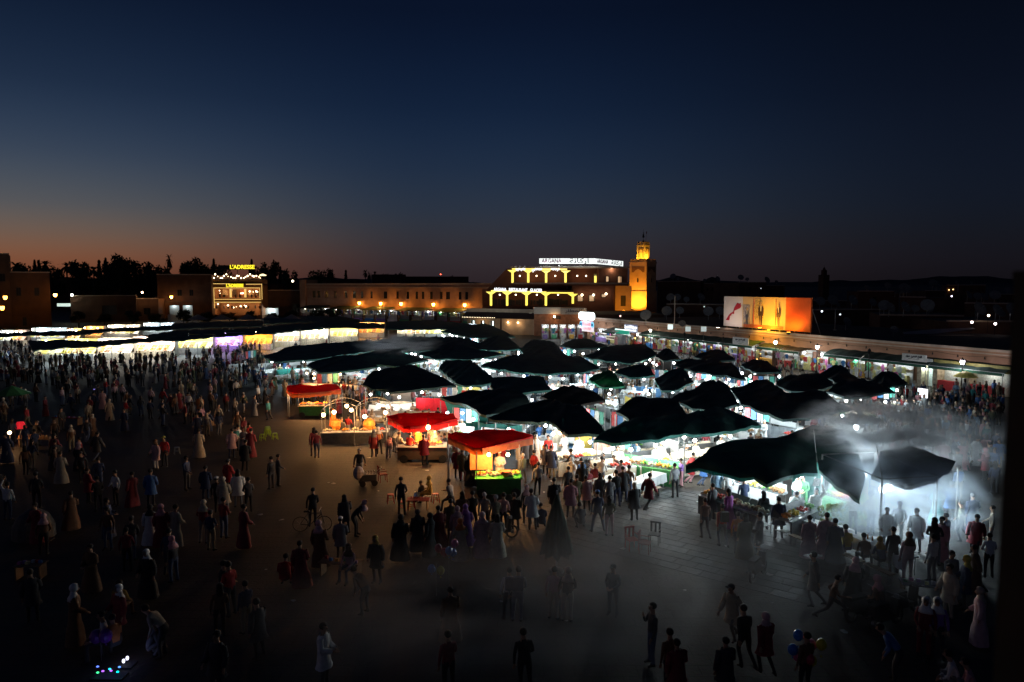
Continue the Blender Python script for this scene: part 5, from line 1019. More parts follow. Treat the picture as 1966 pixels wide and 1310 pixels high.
stall('the low canopy behind the sloping lane canopy', [(810, 672), (874, 666), (950, 669)], [(806, 676), (835, 685), (913, 687), (966, 677)], 3.1, 2.85, 'dark', 36, c='cool', pw=150, near=False, cooks=1, diners=2, nb=14)
stall('the narrow canopy behind the wavy one', [(1340, 735), (1370, 732), (1400, 733)], [(1336, 741), (1370, 745), (1404, 741)], 3.0, 2.85, 'black', 37, c='cool', pw=110, near=False, cooks=1, diners=1)
stall('the dark canopy left of the arcade', [(905, 655), (960, 645), (1004, 650)], [(908, 661), (940, 670), (1000, 668)], 3.05, 2.85, 'dark', 33, c='cool', pw=130, near=False, cooks=1, diners=1)
stall('the flat canopy before the far shops', [(860, 628), (930, 622), (985, 640)], [(850, 634), (905, 646), (985, 645)], 3.1, 2.9, 'dark', 34, c='cool', pw=140, near=False, cooks=1, diners=0)
stall('the small canopy above the short one', [(1330, 676), (1380, 672), (1410, 684)], [(1335, 682), (1365, 692), (1410, 688)], 3.0, 2.85, 'black', 35, c='cool', pw=90, near=False, cooks=1, diners=1)
# teal side cloth
p0, p1, p2, p3 = G(849, 758, 2.9), G(868, 812, .7), G(938, 812, .9), G(930, 790, 2.6)
t = thing('side_cloth', 'teal cloth hanging slanted at the left side of the black canopy', 'cloth', p1.xy.to_3d())
vs = []; n = 14
for i in range(n + 1):
    for j in range(n + 1):
        a, b_ = i / n, j / n; p = (p0.lerp(p3, a)).lerp(p1.lerp(p2, a), b_) - p1.xy.to_3d(); w = .10 * math.sin(a * 9 + b_ * 7) + .05 * math.sin(a * 23 - b_ * 4)
        p += Vector((0, w, -.5 * math.sin(math.pi * a) * (1 - b_) * .5)); vs.append(tuple(p))
b = MB().add(vs, [(i * (n + 1) + j, (i + 1) * (n + 1) + j, (i + 1) * (n + 1) + j + 1, i * (n + 1) + j + 1) for i in range(n) for j in range(n)]); b.build('cloth', CM['teal'], t, smooth=True)
p = G(894, 822); t = thing('number_sign', 'red board with the number 97 on a post by the teal cloth', 'sign', p)
MB().tube((0, 0, 0), (0, 0, 3.2), .03).build('post', STEEL, t); s = MB().box((0, -.05, 2.55), (.62, .05, .78)).build('board', M('board_dark_red', (.45, .03, .03)), t); text('97', .6, M('number_cream', (.8, .6, .45)), s, (0, -.09, 2.55), bold=.02)
lamp(t, (.3, -1.3, 2.6), WARM, 25, .1)
# red awnings ------------------------------------------------------------
def redcart(label, back, front, zb, zf, panel, ground, seed, bulbs):
    rnd = random.Random(seed); t, Bs, Fs = canopy(label, back, front, zb, zf, RED, 'red awnings of the small carts', .12, seed, name='red_awning')
    cen = t.location
    b = MB(); n = len(Fs) - 1
    for i in range(n):
        p, q = Fs[i] - cen, Fs[i + 1] - cen; p.y -= .05; q.y -= .05
        b.add([p + Vector((0, 0, -.05)), q + Vector((0, 0, -.05)), q + Vector((0, -.02, -.38 - .05 * (i % 2))), p + Vector((0, -.02, -.38 - .05 * ((i + 1) % 2)))], [(0, 3, 2, 1)])
    b.build('valance', panel, t)
    return t, Bs, Fs
redcart('long red awning with an orange edge at the far left cart', [(556, 739), (645, 738)], [(550, 745), (562, 755), (612, 752), (655, 747)], 2.7, 2.45, ORG, None, 41, 3)
redcart('bright glowing red awning over the busy food cart', [(742, 798), (784, 791), (871, 795)], [(745, 802), (779, 819), (835, 813), (879, 804)], 2.75, 2.5, RED, None, 42, 3)
redcart('red awning over the green-topped cart', [(860, 833), (930, 825), (995, 827)], [(860, 838), (918, 861), (975, 850), (1024, 839)], 2.75, 2.5, ORG, None, 43, 3)
def cart(label, u, v, w, d, topm, bodym, rz=0):
    p = G(u, v); t = thing('food_cart', label, 'cart', p, rz)
    MB().box((0, 0, 1.0), (w + .15, d + .15, .06)).build('top', topm, t); b = MB().box((0, 0, .58), (w, d, .78)); b.build('body', bodym, t)
    for x in (-w * .38, w * .38):
        for y in (-d / 2 - .04, d / 2 + .04): MB().tube((x, y - .03, .25), (x, y + .03, .25), .25, n=14).build('wheel', M('tyre_black', (.015, .015, .015), .6), t)
    for x in (-w / 2, w / 2):
        for y in (-d / 2, d / 2): MB().tube((x, y, 1.0), (x, y, 2.45), .025, n=5).build('post', STEEL, t)
    return t, p
GRT = M('cart_green_top', (.06, .45, .05), .4); GRB = M('cart_green_body', (.02, .12, .03), .6)
t, gp = cart('green cart with a bright green top under the red awning', 957, 948, 2.3, 1.5, GRT, GRB, .05)
t2, rp = cart('wooden food cart with steaming trays under the glowing red awning', 815, 884, 3.2, 1.3, WC, M('cart_dark_body', (.05, .035, .025)), .0)
t3, lp_ = cart('small green cart under the far left red awning', 604, 800, 2.2, 1.4, M('cart_cream_top', (.6, .5, .3)), GRB)
MB().box((-.9, .8, 1.7), (1.2, .05, 1.2)).build('side_panel', M('panel_orange', (.6, .2, .06)), t)
for i, (o, lb) in enumerate([(gp, 'green cart'), (rp, 'cart under the glowing red awning'), (lp_, 'far left red-awning cart')]):
    for q in range(6):
        nm, pr = TRAY[[0, 3, 4, 0, 1, 5][q]]; pr.put(o + Vector((-.9 + q * .36, -.2 + .35 * (q % 2), 1.035)), q * .4, 'tray heaped with %s food, %s on the %s' % (nm, ordi(q, 6), lb), 'trays of food on the carts')
    for q in range(2): bulb(o + Vector((-.5 + 1.0 * q, -.1, 2.12)), 'warm', 'warm bulb, %s side of the %s' % (('left', 'right')[q], lb), 340 if q == 0 else 220)
bulb(rp + Vector((.35, -1.0, 2.3)), 'warm', 'very bright warm bulb at the front edge of the glowing red awning', 330, s=1.5)
t = thing('orange_pot', 'orange bowl of fruit on the green cart', 'bowl', gp + Vector((.4, -.4, 1.03))); MB().lathe([(.1, 0), (.3, .18), (.32, .3)], 10).build('bowl', M('bowl_orange', (.8, .25, .05)), t)
t = thing('insulated_jug', 'tall orange drinks barrel on the cart under the glowing red awning', 'barrel', rp + Vector((-.4, .3, 1.03))); MB().lathe([(.2, 0), (.24, .1), (.24, .6), (.12, .7)], 12).build('barrel', M('barrel_orange', (.8, .3, .05)), t); MB().lathe([(.1, .7), (.1, .78)], 8).build('lid', WC, t)
# open stall with warm bulbs (frame without a cloth)
p = G(700, 852); t = thing('open_frame_stall', 'open metal frame stall with warm bulbs and orange goods left of the glowing awning', 'stall', p, .08)
MB().box((-.6, 0, .92), (4.6, 1.3, .05)).build('top', WC, t); MB().box((-.6, -.6, .5), (4.5, .04, .75)).build('front_panel', M('panel_slate', (.12, .12, .11)), t)
for x in (-2.8, -.6, 1.6):
    for y in (-.6, .7, 2.6): MB().tube((x, y, 0), (x, y, 2.5), .03, n=5).build('post', STEEL, t)
b = MB()
for x0, x1 in ((-2.8, -.6), (-.6, 1.6)):
    for y in (-.6, .7, 2.6):
        prev = None
        for q in range(7): pt = (x0 + (x1 - x0) * q / 6, y, 2.5 + .35 * math.sin(math.pi * q / 6)); b.tube(prev, pt, .025, n=4) if prev else None; prev = pt
b.build('arched_rail', STEEL, t)
for x in (-2.8, -.6, 1.6): MB().tube((x, -.6, 2.5), (x, 2.6, 2.5), .025, n=4).build('rail', STEEL, t)
for x in (-1.9, .3): MB().lathe([(.3, 0), (.42, .3), (.36, .6), (.1, .75)], 12, (x, .3, .97)).build('orange_sack', M('sack_orange', (.7, .22, .03), .7, .3), t)
MB().lathe([(.3, .3), (.08, 1.3), (.02, 1.5)], 4, (-2.2, .5, .9)).build('orange_cone', M('cone_orange', (.7, .15, .03)), t)
for q, (x, y, z) in enumerate([(-2.7, -.5, 2.15), (-2.0, -.3, 2.3), (-.9, .2, 2.35), (.1, -.5, 2.0), (1.5, -.2, 2.2), (-1.5, 2.2, 2.3), (.8, 2.2, 2.3)]):
    T = Matrix.Translation(p) @ Matrix.Rotation(.08, 4, 'Z'); bulb(T @ Vector((x, y, z)), 'warm', 'glaring warm bulb, %s on the open metal frame stall' % ordi(q, 7), 210 if q in (0, 2, 3, 4, 6) else 0, s=1.35)
for q in range(7):
    nm, pr = TRAY[[4, 5, 0, 4, 3, 0, 1][q]]; T = Matrix.Translation(p) @ Matrix.Rotation(.08, 4, 'Z'); pr.put(T @ Vector((-2.5 + q * .62, -.15 + .3 * (q % 2), .945)), .1 * q, 'tray with %s food, %s on the open frame stall' % (nm, ordi(q, 7)), 'trays of food on the carts')
# white lit bar behind the first red awning
def line_items(pr, a, b_, nn, lab, grp, z=0, off=0, sc=None):
    A_, B_ = G(*a), G(*b_); d = B_ - A_; rz = math.atan2(d.y, d.x)
    for i in range(nn):
        q = A_ + d * ((i + .5) / nn); pr.put((q.x, q.y, z), rz, lab % ordi(i, nn), grp, sc or (min(1.15, d.length / nn / 2.42), 1, 1))
    return A_, B_, rz
line_items(CNT['white'], (772, 808), (835, 800), 2, 'blazing white counter behind the glowing red awning, %s', 'food counters of the stalls')
t = thing('red_side_cloth', 'bright red cloth at the side of the peaked black canopy stall', 'cloth', G(830, 812)); b = MB(); vs = []
for i in range(9):
    x = -1.3 + 2.9 * i / 8; vs += [(x, .12 * math.sin(i), .1), (x, .12 * math.sin(i + .5), 2.0)]
b.add(vs, [(2 * i, 2 * i + 2, 2 * i + 3, 2 * i + 1) for i in range(8)]); b.build('cloth', M('cloth_bright_red', (.6, .02, .04), .8, trans=(.8, .03, .05, .3)), t)
MB().tube((-1.3, .1, 0), (-1.3, .1, 2.05), .03).tube((1.6, .1, 0), (1.6, .1, 2.05), .03).build('post', STEEL, t)
# front middle stall: counters and tables placed along the lit area
GRP = ('food counters of the stalls', 'dining tables of the stalls', 'benches of the stalls')
line_items(CNT['cream'], (1065, 915), (1145, 905), 3, 'cream counter with glowing food, %s, below the long front canopy', GRP[0])
line_items(CNT['green'], (1180, 915), (1300, 935), 3, 'green leafy counter, %s in the bright area below the long front canopy', GRP[0])
line_items(TBL[True], (1130, 955), (1208, 932), 2, 'yellow-lit dining table, %s of the pair among the seated diners', GRP[1])
line_items(TBL[True], (1212, 955), (1262, 935), 1, 'big white-skirted dining table at the paving edge, %s one', GRP[1], sc=(1.25, 1.1, 1.05))
line_items(BEN, (1130, 968), (1208, 946), 2, 'bench %s of two behind the seated diners', GRP[2])
line_items(BEN, (1216, 972), (1268, 950), 1, 'green-lit bench in front of the white-skirted table, %s one', GRP[2])
for (u0, v0, u1, v1, c_, lb) in [(1062, 880, 1104, 868, 'cream', 'glowing cream panel at the left of the long front canopy'), (1105, 885, 1136, 880, 'yellow', 'glowing yellow panel at the left of the long front canopy'), (1140, 895, 1175, 905, 'pink', 'pinkish sloping panel in the long front stall'), (1230, 885, 1300, 905, 'white', 'white sheet behind the cook in the long front stall')]:
    A_, B_ = G(u0, v0), G(u1, v1); t = thing('lit_screen', lb, 'panel', A_, frame_rot(A_, B_)); w = (B_ - A_).length
    MB().bb((0, 0, .1), (w, .06, 1.8)).build('panel', BACKC[c_], t)
    for x in (0, w): MB().tube((x, .08, 0), (x, .08, 2.2), .03).build('post', STEEL, t)
for k, (u, v, c_, w_) in enumerate([(1075, 905, 'warm', 150), (1110, 908, 'white', 170), (1150, 915, 'white', 170), (1190, 925, 'white', 190), (1232, 920, 'cool', 200), (1275, 930, 'cool', 200), (1312, 915, 'white', 150), (1352, 890, 'cool', 130), (1210, 945, 'white', 90)]):
    bulb(G(u, v) + Vector((0, 0, 2.3)), c_, 'bright bulb, %s along the front edge of the long front canopy' % ordi(k, 9), w_)
# nearest stall contents
line_items(CNT['steel'], (1352, 985), (1470, 1028), 3, 'dark steel counter, %s along the nearest canopy', GRP[0])
line_items(CNT['white'], (1400, 955), (1500, 985), 2, 'white counter heaped with shellfish, %s under the nearest canopy', GRP[0])
line_items(CNT['steel'], (1500, 1040), (1556, 1012), 1, 'grill counter with skewers and a bent cook, %s one', GRP[0])
line_items(CNT['green'], (1585, 985), (1665, 1012), 2, 'counter with piled salads in front of the white flame of light, %s', GRP[0])
line_items(TBL[True], (1530, 1022), (1600, 1050), 1, 'white dining table left end of the line below the smoke, %s one', GRP[1], sc=(1, .9, 1))
line_items(TBL[True], (1618, 1050), (1730, 1100), 2, 'white dining table below the smoke, %s of the right pair', GRP[1], sc=(1, .9, 1))
line_items(BEN, (1515, 1045), (1580, 1072), 1, 'bench at the left end of the smoky dining tables, %s one', GRP[2])
line_items(BEN, (1605, 1078), (1715, 1128), 2, 'bench below the smoky dining tables, %s', GRP[2])
rnd = random.Random(77)
for a, b_, nn, lb in [((1400, 955), (1500, 985), 9, 'on the shellfish counter'), ((1352, 985), (1470, 1028), 9, 'on the dark steel counter of the nearest stall'), ((1500, 1040), (1556, 1012), 4, 'on the grill counter'), ((1585, 985), (1665, 1012), 7, 'on the salad counter'), ((1065, 915), (1145, 905), 6, 'on the cream counters'), ((1180, 915), (1300, 935), 9, 'on the leafy counters')]:
    A_, B_ = G(*a), G(*b_); d = B_ - A_
    for i in range(nn):
        nm, pr = TRAY[rnd.choice([3, 4, 4, 0, 5, 2, 1])]; q = A_ + d * ((i + .5) / nn); pr.put((q.x, q.y - .12, .965), math.atan2(d.y, d.x) + rnd.uniform(-.2, .2), 'tray with %s food %s, %s' % (nm, lb, ordi(i, nn)), 'trays of food on the counters', (1.1, 1.1, 1.3))
for k, (u, v, w_, z) in enumerate([(1395, 965, 150, 2.25), (1440, 980, 170, 2.2), (1490, 995, 170, 2.2), (1535, 1000, 190, 2.2), (1600, 1000, 260, 2.2), (1655, 1005, 420, 2.3), (1704, 1020, 1300, 2.0), (1726, 1012, 1500, 2.0), (1600, 958, 130, 2.3), (1745, 985, 300, 2.35), (1640, 935, 240, 3.3), (1690, 1035, 140, 2.2), (1365, 950, 100, 2.2)]):
    bulb(G(u, v) + Vector((0, 0, z)), 'cool', 'glaring cold bulb, %s over the smoky nearest stall' % ordi(k, 13), w_, s=1.4)
for (u0, v0, u1, v1, c_, lb) in [(1664, 1014, 1693, 1024, 'white', 'added white sheet that makes the flare in the nearest stall smoke'), (1430, 935, 1500, 950, 'white', 'white sheet at the rear of the nearest stall'), (1520, 955, 1580, 965, 'teal', 'teal sheet at the rear of the nearest stall'), (1590, 955, 1650, 965, 'white', 'pale sheet behind the salad counter')]:  # first sheet is added: nearby bulbs blow it out as the flare
    A_, B_ = G(u0, v0), G(u1, v1); t = thing('lit_screen', lb, 'panel', A_, frame_rot(A_, B_)); w = (B_ - A_).length
    MB().bb((0, 0, .1), (w, .06, 2.0)).build('panel', BACKC[c_], t)
    for x in (0, w): MB().tube((x, .08, 0), (x, .08, 2.3), .03).build('post', STEEL, t)
p = G(1689, 1050); t = thing('metal_frame', 'bare metal canopy frame standing in the smoke at right', 'frame', p)
for x, y in ((0, 0), (2.6, .5), (-.6, 4.5), (2.2, 5)): MB().tube((x, y, 0), (x, y, 2.9), .045).build('post', STEEL, t)
MB().tube((0, 0, 2.9), (2.6, .5, 2.9), .03).tube((0, 0, 2.9), (-.6, 4.5, 2.9), .03).tube((2.6, .5, 2.9), (2.2, 5, 2.9), .03).tube((-.6, 4.5, 2.9), (2.2, 5, 2.9), .03).tube((0, 0, 2.9), (2.2, 5, 3.4), .025).build('rail', STEEL, t)
# dishes of salads wall: patterned front of the salad counter
t = thing('leafy_display', 'tall display of mixed greens beside the man in a white tee', 'display', G(1618, 1018), .35); b = MB(); rnd = random.Random(4)
for _ in range(240): x, z = rnd.uniform(-1.3, 1.3), rnd.uniform(0, 1.05); b.ball((x, .35 * z - .2 + rnd.uniform(-.05, .05), .15 + z), rnd.uniform(.05, .1), 5, 3)
b.build('greens', M('food_mixed_greens', (.3, .35, .12), .7, .6, 4), t, kind='stuff'); MB().bb((-1.35, -.1, 0), (1.35, .4, .2)).build('base', DKC, t)
# ---------------------------------------------------------------- juice stalls at the left
JC = [('white', 'cream'), ('yellow', 'yellow'), ('white', 'cream'), ('purple', 'purple'), ('cream', 'yellow')]
JS = [(70, 118, 693, 668, 'cool', 'yellow', 'orange juice stall with yellow panels at the far left'), (120, 182, 692, 666, 'cool', 'yellow', 'orange juice stall with green and yellow fruit, second from left'), (192, 252, 690, 664, 'white', 'cream', 'dried fruit stall with steep white trays'), (256, 332, 686, 658, 'white', 'pink', 'dazzling dried fruit stall with a reddish left end'), (342, 405, 680, 652, 'cool', 'yellow', 'juice stall with yellow fruit rows'), (409, 462, 675, 646, 'purple', 'purple', 'violet-lit juice stall in the front row'), (468, 520, 671, 643, 'warm', 'yellow', 'orange-lit juice stall right of the violet one'), (525, 572, 666, 638, 'white', 'white', 'overexposed white stall with sloping trays'), (577, 628, 661, 634, 'white', 'cream', 'overexposed cream stall right of the sloping trays'), (632, 684, 655, 630, 'white', 'yellow', 'greenish yellow stall where the row turns'), (690, 735, 648, 628, 'warm', 'cream', 'pinkish lit stall at the right end of the juice row')]
SLOPE = {k: M('slope_' + k, c, .6, .4, 9) for k, c in {'yellow': (.8, .62, .25), 'cream': (.8, .75, .62), 'purple': (.6, .45, .8), 'white': (.8, .8, .76), 'pink': (.75, .5, .4)}.items()}
fruit_m = [M('fruit_orange', (.85, .35, .03), .5), M('fruit_yellow', (.85, .7, .08), .5), M('fruit_date', (.35, .15, .05), .5), M('fruit_pale', (.8, .72, .5), .5)]
def juice(u0, u1, vb, c, wl_, label, h=2.9, pw=330, row='front', seed=0):
    A_, B_ = G(u0 - 2, vb), G(u1 + 2, vb); w = (B_ - A_).length; rz = frame_rot(A_, B_); m_ = (A_ + B_) / 2; t = thing('juice_stall', label, 'market stall', m_, rz, 'lit stalls of the juice row')
    rnd = random.Random(seed)
    MB().box((0, 0, .5), (w, 1.2, .98)).build('counter', [SLOPE['cream'], M('counter_white_board', (.7, .7, .68)), SLOPE[wl_ if wl_ in SLOPE else 'cream']][seed % 3], t)
    b = MB().add([(-w / 2, -.55, 1.02), (w / 2, -.55, 1.02), (w / 2, .9, 1.95), (-w / 2, .9, 1.95)], [(0, 1, 2, 3)]); b.add([(-w / 2, -.55, 1.0), (w / 2, -.55, 1.0), (w / 2, .9, 1.0), (-w / 2, .9, 1.0), (-w / 2, .9, 1.93), (w / 2, .9, 1.93)], [(3, 2, 1, 0), (3, 2, 5, 4)]); b.build('sloping_display', SLOPE[wl_ if wl_ in SLOPE else 'cream'], t)
    MB().bb((-w / 2, 1.5, 0), (w / 2, 1.56, h)).build('back_wall', BACKC[wl_ if wl_ in BACKC else 'white'], t)
    for x in (-w / 2, w / 2): MB().bb((x - .03, .5, 0), (x + .03, 1.5, h)).build('side_wall', M('side_wall_dull', (.25, .22, .18)), t)
    for k in range(int(w / .95)):
        b = MB(); mi = rnd.randrange(4)
        for q in range(4):
            for r_ in range(4): b.ball((-w / 2 + .5 + k * .95 + (q - 1.5) * .2, -.4 + r_ * .32, 1.15 + r_ * .205 + rnd.uniform(0, .04)), .105, 6, 4)
        b.build('fruit_rows', fruit_m[mi], t, kind='stuff')
    n = max(2, int(w / 1.7))
    for k in range(n): lamp(t, (-w / 2 + w * (k + .5) / n, (.2, -.95)[k % 2], h - .3), LC[c], pw * 1.35, .12)
    for k in range(max(3, int(w / 1.3))): MB().ball((-w / 2 + w * (k + .5) / max(3, int(w / 1.3)), -.45, h - .25 + .1 * math.sin(k * 2.)), .15, 8, 5).build('bulb', E('bulb_' + c, LC[c], 25), t)
    PEOPLE.append(dict(p=m_ + Vector((rnd.uniform(-1, 1), 1.2, 0)), pose='hands', rz=math.pi, top='white', bot='grey', head='cap', coat=True, hat='white', desc='seller in white inside the %s' % label, group='sellers of the juice row'))
    return A_, B_
for i, (u0, u1, vb, vt, c, w_, lb) in enumerate(JS): juice(u0, u1, vb, c, w_, lb, seed=i, pw=520 if i not in (0, 1, 4) else 330, h=3.1)
JB = [(2, 22, 664, 'cool', 'cream', 'small lit stall touching the left edge, back row'), (25, 47, 664, 'white', 'pink', 'reddish lit stall second in the back row'), (62, 124, 658, 'cool', 'white', 'long white-lit stall in the back row'), (133, 152, 660, 'white', 'yellow', 'small orange-edged stall in the back row'), (162, 195, 654, 'warm', 'cream', 'low warm-lit stall in the back row'), (208, 265, 650, 'white', 'cream', 'curved white-lit stall in the back row'), (276, 330, 645, 'cool', 'white', 'dim pale stall in the back row'), (765, 815, 650, 'white', 'cream', 'white-lit stall left of centre in the back row'), (818, 862, 650, 'cool', 'yellow', 'greenish white stall in the back row'), (864, 912, 648, 'cool', 'white', 'white-green stall ending the back row')]
for i, (u0, u1, vb, c, w_, lb) in enumerate(JB): juice(u0, u1, vb, c, w_, lb, seed=i + 20, pw=260 if i > 1 else 80, h=2.8)
# roof strips above them
for k, (bk, ft, zb, zf, mt, lb) in enumerate([
    ([(52, 655), (120, 652), (178, 655), (240, 651), (330, 645)], [(62, 672), (120, 667), (186, 664), (260, 657), (332, 652)], 3.3, 2.95, 'black', 'long black canopy over the leftmost juice stalls'),
    ([(270, 645), (330, 636), (400, 634), (500, 630)], [(330, 655), (405, 647), (462, 643), (515, 640)], 3.3, 3.0, 'black', 'long black canopy over the violet juice stall'),
    ([(500, 628), (560, 622), (640, 616), (740, 622)], [(512, 641), (575, 634), (640, 629), (738, 630)], 3.4, 3.05, 'black', 'long black canopy over the overexposed juice stalls'),
    ([(0, 640), (60, 637), (150, 635)], [(-10, 646), (60, 643), (152, 643)], 3.3, 3.0, 'black', 'black canopy over the back row at the left edge'),
    ([(150, 634), (230, 629), (330, 625)], [(150, 643), (215, 635), (330, 633)], 3.3, 3.0, 'black', 'black canopy over the curved back row stall'),
    ([(330, 622), (420, 617), (505, 615)], [(330, 632), (420, 628), (505, 626)], 3.3, 3.0, 'black', 'black canopy in the back row left of centre'),
    ([(740, 618), (830, 614), (905, 622)], [(740, 632), (830, 632), (908, 630)], 3.3, 3.0, 'dark', 'dark canopy over the back row stalls near the long building'),
    ([(506, 612), (600, 606), (650, 609)], [(506, 622), (600, 617), (660, 618)], 3.3, 3.1, 'dark', 'dark canopy between the parasols and the juice row'),
    ([(620, 612), (650, 607), (690, 613)], [(625, 618), (655, 620), (692, 618)], 3.3, 3.1, 'green', 'small green peaked canopy behind the juice row')]):
    canopy(lb, bk, ft, zb, zf, CM[mt], group='canopies over the juice row', seed=50 + k, sag=.15)
# ---------------------------------------------------------------- things on the square
# folded parasol
p = G(1068, 1098); t = thing('folded_parasol', 'tall folded dark green parasol standing in the lower centre', 'parasol', p)
n = 32; vs = [(0, 0, 3.08)]
prof = [(.05, 3.0), (.14, 2.7), (.26, 2.2), (.36, 1.7), (.46, 1.2), (.55, .72)]
for r, z in prof:
    for i in range(n): a = 2 * math.pi * i / n; q = r * (1 + .22 * math.cos(8 * a) * min(1, (3 - z)) + .05 * math.sin(3 * a + z)); vs.append((q * math.cos(a), q * math.sin(a), z - (.06 * math.cos(8 * a) if z < .8 else 0)))
fs = [(0, 1 + i, 1 + (i + 1) % n) for i in range(n)] + [(1 + j * n + i, 1 + (j + 1) * n + i, 1 + (j + 1) * n + (i + 1) % n, 1 + j * n + (i + 1) % n) for j in range(len(prof) - 1) for i in range(n)]
MB().add(vs, fs).build('canopy', M('parasol_green_canvas', (.035, .07, .045), .9, .3, 4, .4), t, smooth=True); MB().tube((0, 0, 0), (0, 0, 3.2), .03).build('pole', STEEL, t); MB().lathe([(.3, 0), (.28, .1), (.05, .14)], 14).build('base', M('base_concrete', (.15, .15, .14)), t)
parasol(G(25, 790), 1.5, 2.3, M('parasol_green', (.05, .2, .06)), 'small green parasol at the left edge of the dark crowd')
def stool(u, v, m, label, group=None):
    t = thing('plastic_stool', label, 'stool', G(u, v), R.uniform(0, 1), group)
    MB().lathe([(.16, .43), (.17, .46)], 10).build('seat', m, t)
    for x in (-1, 1):
        for y in (-1, 1): MB().tube((x * .17, y * .17, 0), (x * .12, y * .12, .44), .022, n=4).build('leg', m, t)
    MB().tube((-.15, -.15, .2), (.15, -.15, .2), .014, n=4).tube((-.15, .15, .2), (.15, .15, .2), .014, n=4).build('stretcher', m, t)
LIME = M('plastic_lime', (.35, .6, .03), .4); REDP = M('plastic_red', (.5, .02, .02), .4)
for u, v, lb in [(504, 846, 'lime green plastic stool left of the stack on the open square'), (528, 844, 'lime green plastic stool right of the stack on the open square')]: stool(u, v, LIME, lb, 'lime green stools')
for q in range(4): stool(514, 838, LIME, 'lime green stool in the nested stack between two single ones', 'lime green stools'); COL.objects[-1]; 
st_ = [o for o in COL.objects if o.name.startswith('plastic_stool')][-4:]
for q, o in enumerate(st_): o.location.z = q * .09; o['label'] = '%s lime green stool of the nested stack on the open square' % ['bottom', 'second', 'third', 'topmost'][q]
for u, v, lb in [(750, 966, 'red plastic stool left of the dark standing man'), (772, 980, 'red plastic stool hidden partly by the dark standing man'), (836, 965, 'red plastic stool right of the seated woman in ochre'), (790, 978, 'red plastic stool beside the tea tray')]: stool(u, v, REDP, lb, 'red plastic stools')
stool(340, 872, M('plastic_white', (.5, .52, .5), .4), 'white plastic stool alone in the dark left of the square')
def chair(u, v, m, rz, label, group='plastic chairs on the square'):
    t = thing('plastic_chair', label, 'chair', G(u, v), rz, group)
    MB().box((0, 0, .44), (.46, .44, .04)).build('seat', m, t)
    b = MB()
    for x in (-.18, 0, .18): b.box((x, .24, .68), (.08, .025, .44))
    b.box((0, .25, .88), (.46, .03, .08)); b.build('backrest', m, t)
    for x in (-1, 1):
        for y in (-1, 1): MB().tube((x * .21, y * .2, 0), (x * .2, y * .18, .43), .02, n=4).build('leg', m, t)
        MB().tube((x * .23, -.18, .64), (x * .23, .22, .64), .018, n=4).build('armrest', m, t)
for u, v, m, rz, lb in [(1213, 1055, REDP, .3, 'red plastic chair left of the pair on the dark paving'), (1238, 1062, M('plastic_dark_red', (.2, .02, .02)), 1.2, 'dark red plastic chair right of the red one on the paving'), (1256, 1045, M('plastic_black', (.03, .03, .03)), -.4, 'black folding chair on the paving in the lower centre'), (1320, 912, M('plastic_blue', (.05, .15, .3)), .8, 'blue chair by the mopeds at the paving edge')]: chair(u, v, m, rz, lb)
# tea tray and small table
t = thing('tea_table', 'small red-clothed table with shining tea glasses in front of the dark man', 'table', G(803, 978)); MB().box((0, 0, .5), (1.1, .6, .04)).build('tabletop', M('cloth_dark_red', (.25, .02, .02)), t)
for x in (-.45, .45): MB().box((x, 0, .24), (.04, .5, .46)).build('leg', WOODT, t)
for q in range(6): MB().lathe([(.04, 0), (.05, .12)], 7, (-.35 + q * .14, .05 * (q % 2), .525)).build('glass', M('glass_shine', (.7, .7, .7), .08, metal=.9), t)
MB().lathe([(.1, 0), (.16, .1), (.12, .22), (.03, .3)], 10, (-.1, .15, .525)).build('teapot', M('glass_shine'), t)
lamp(t, (-.2, .1, 1.1), WARM, 1.5, .05)
# vendor cart (pram-like) with bundle
t = thing('handcart', 'small dark handcart with a pale bundle and shiny bottles on the open square', 'cart', G(706, 932), .3)
MB().box((0, 0, .45), (.9, .5, .35)).build('body', M('cart_dark_metal', (.05, .05, .06), .4), t); MB().ball((-.5, -.1, .75), .3, 10, 7, (1, .8, 1.3)).build('bundle', M('bundle_pale', (.5, .42, .4)), t)
for x in (-.3, .35):
    for y in (-.28, .28): MB().tube((x, y - .02, .17), (x, y + .02, .17), .17, n=12).build('wheel', M('tyre_black'), t)
MB().tube((.45, -.2, .6), (.75, -.2, .95), .02).tube((.45, .2, .6), (.75, .2, .95), .02).tube((.75, -.2, .95), (.75, .2, .95), .02).build('handle', STEEL, t)
for q in range(5): MB().lathe([(.035, 0), (.03, .15), (.01, .2)], 6, (-.3 + q * .16, -.1, .63)).build('bottle', M('glass_shine'), t)
chair(735, 925, M('plastic_dark_red'), 2.0, 'dark red chair right of the small handcart')
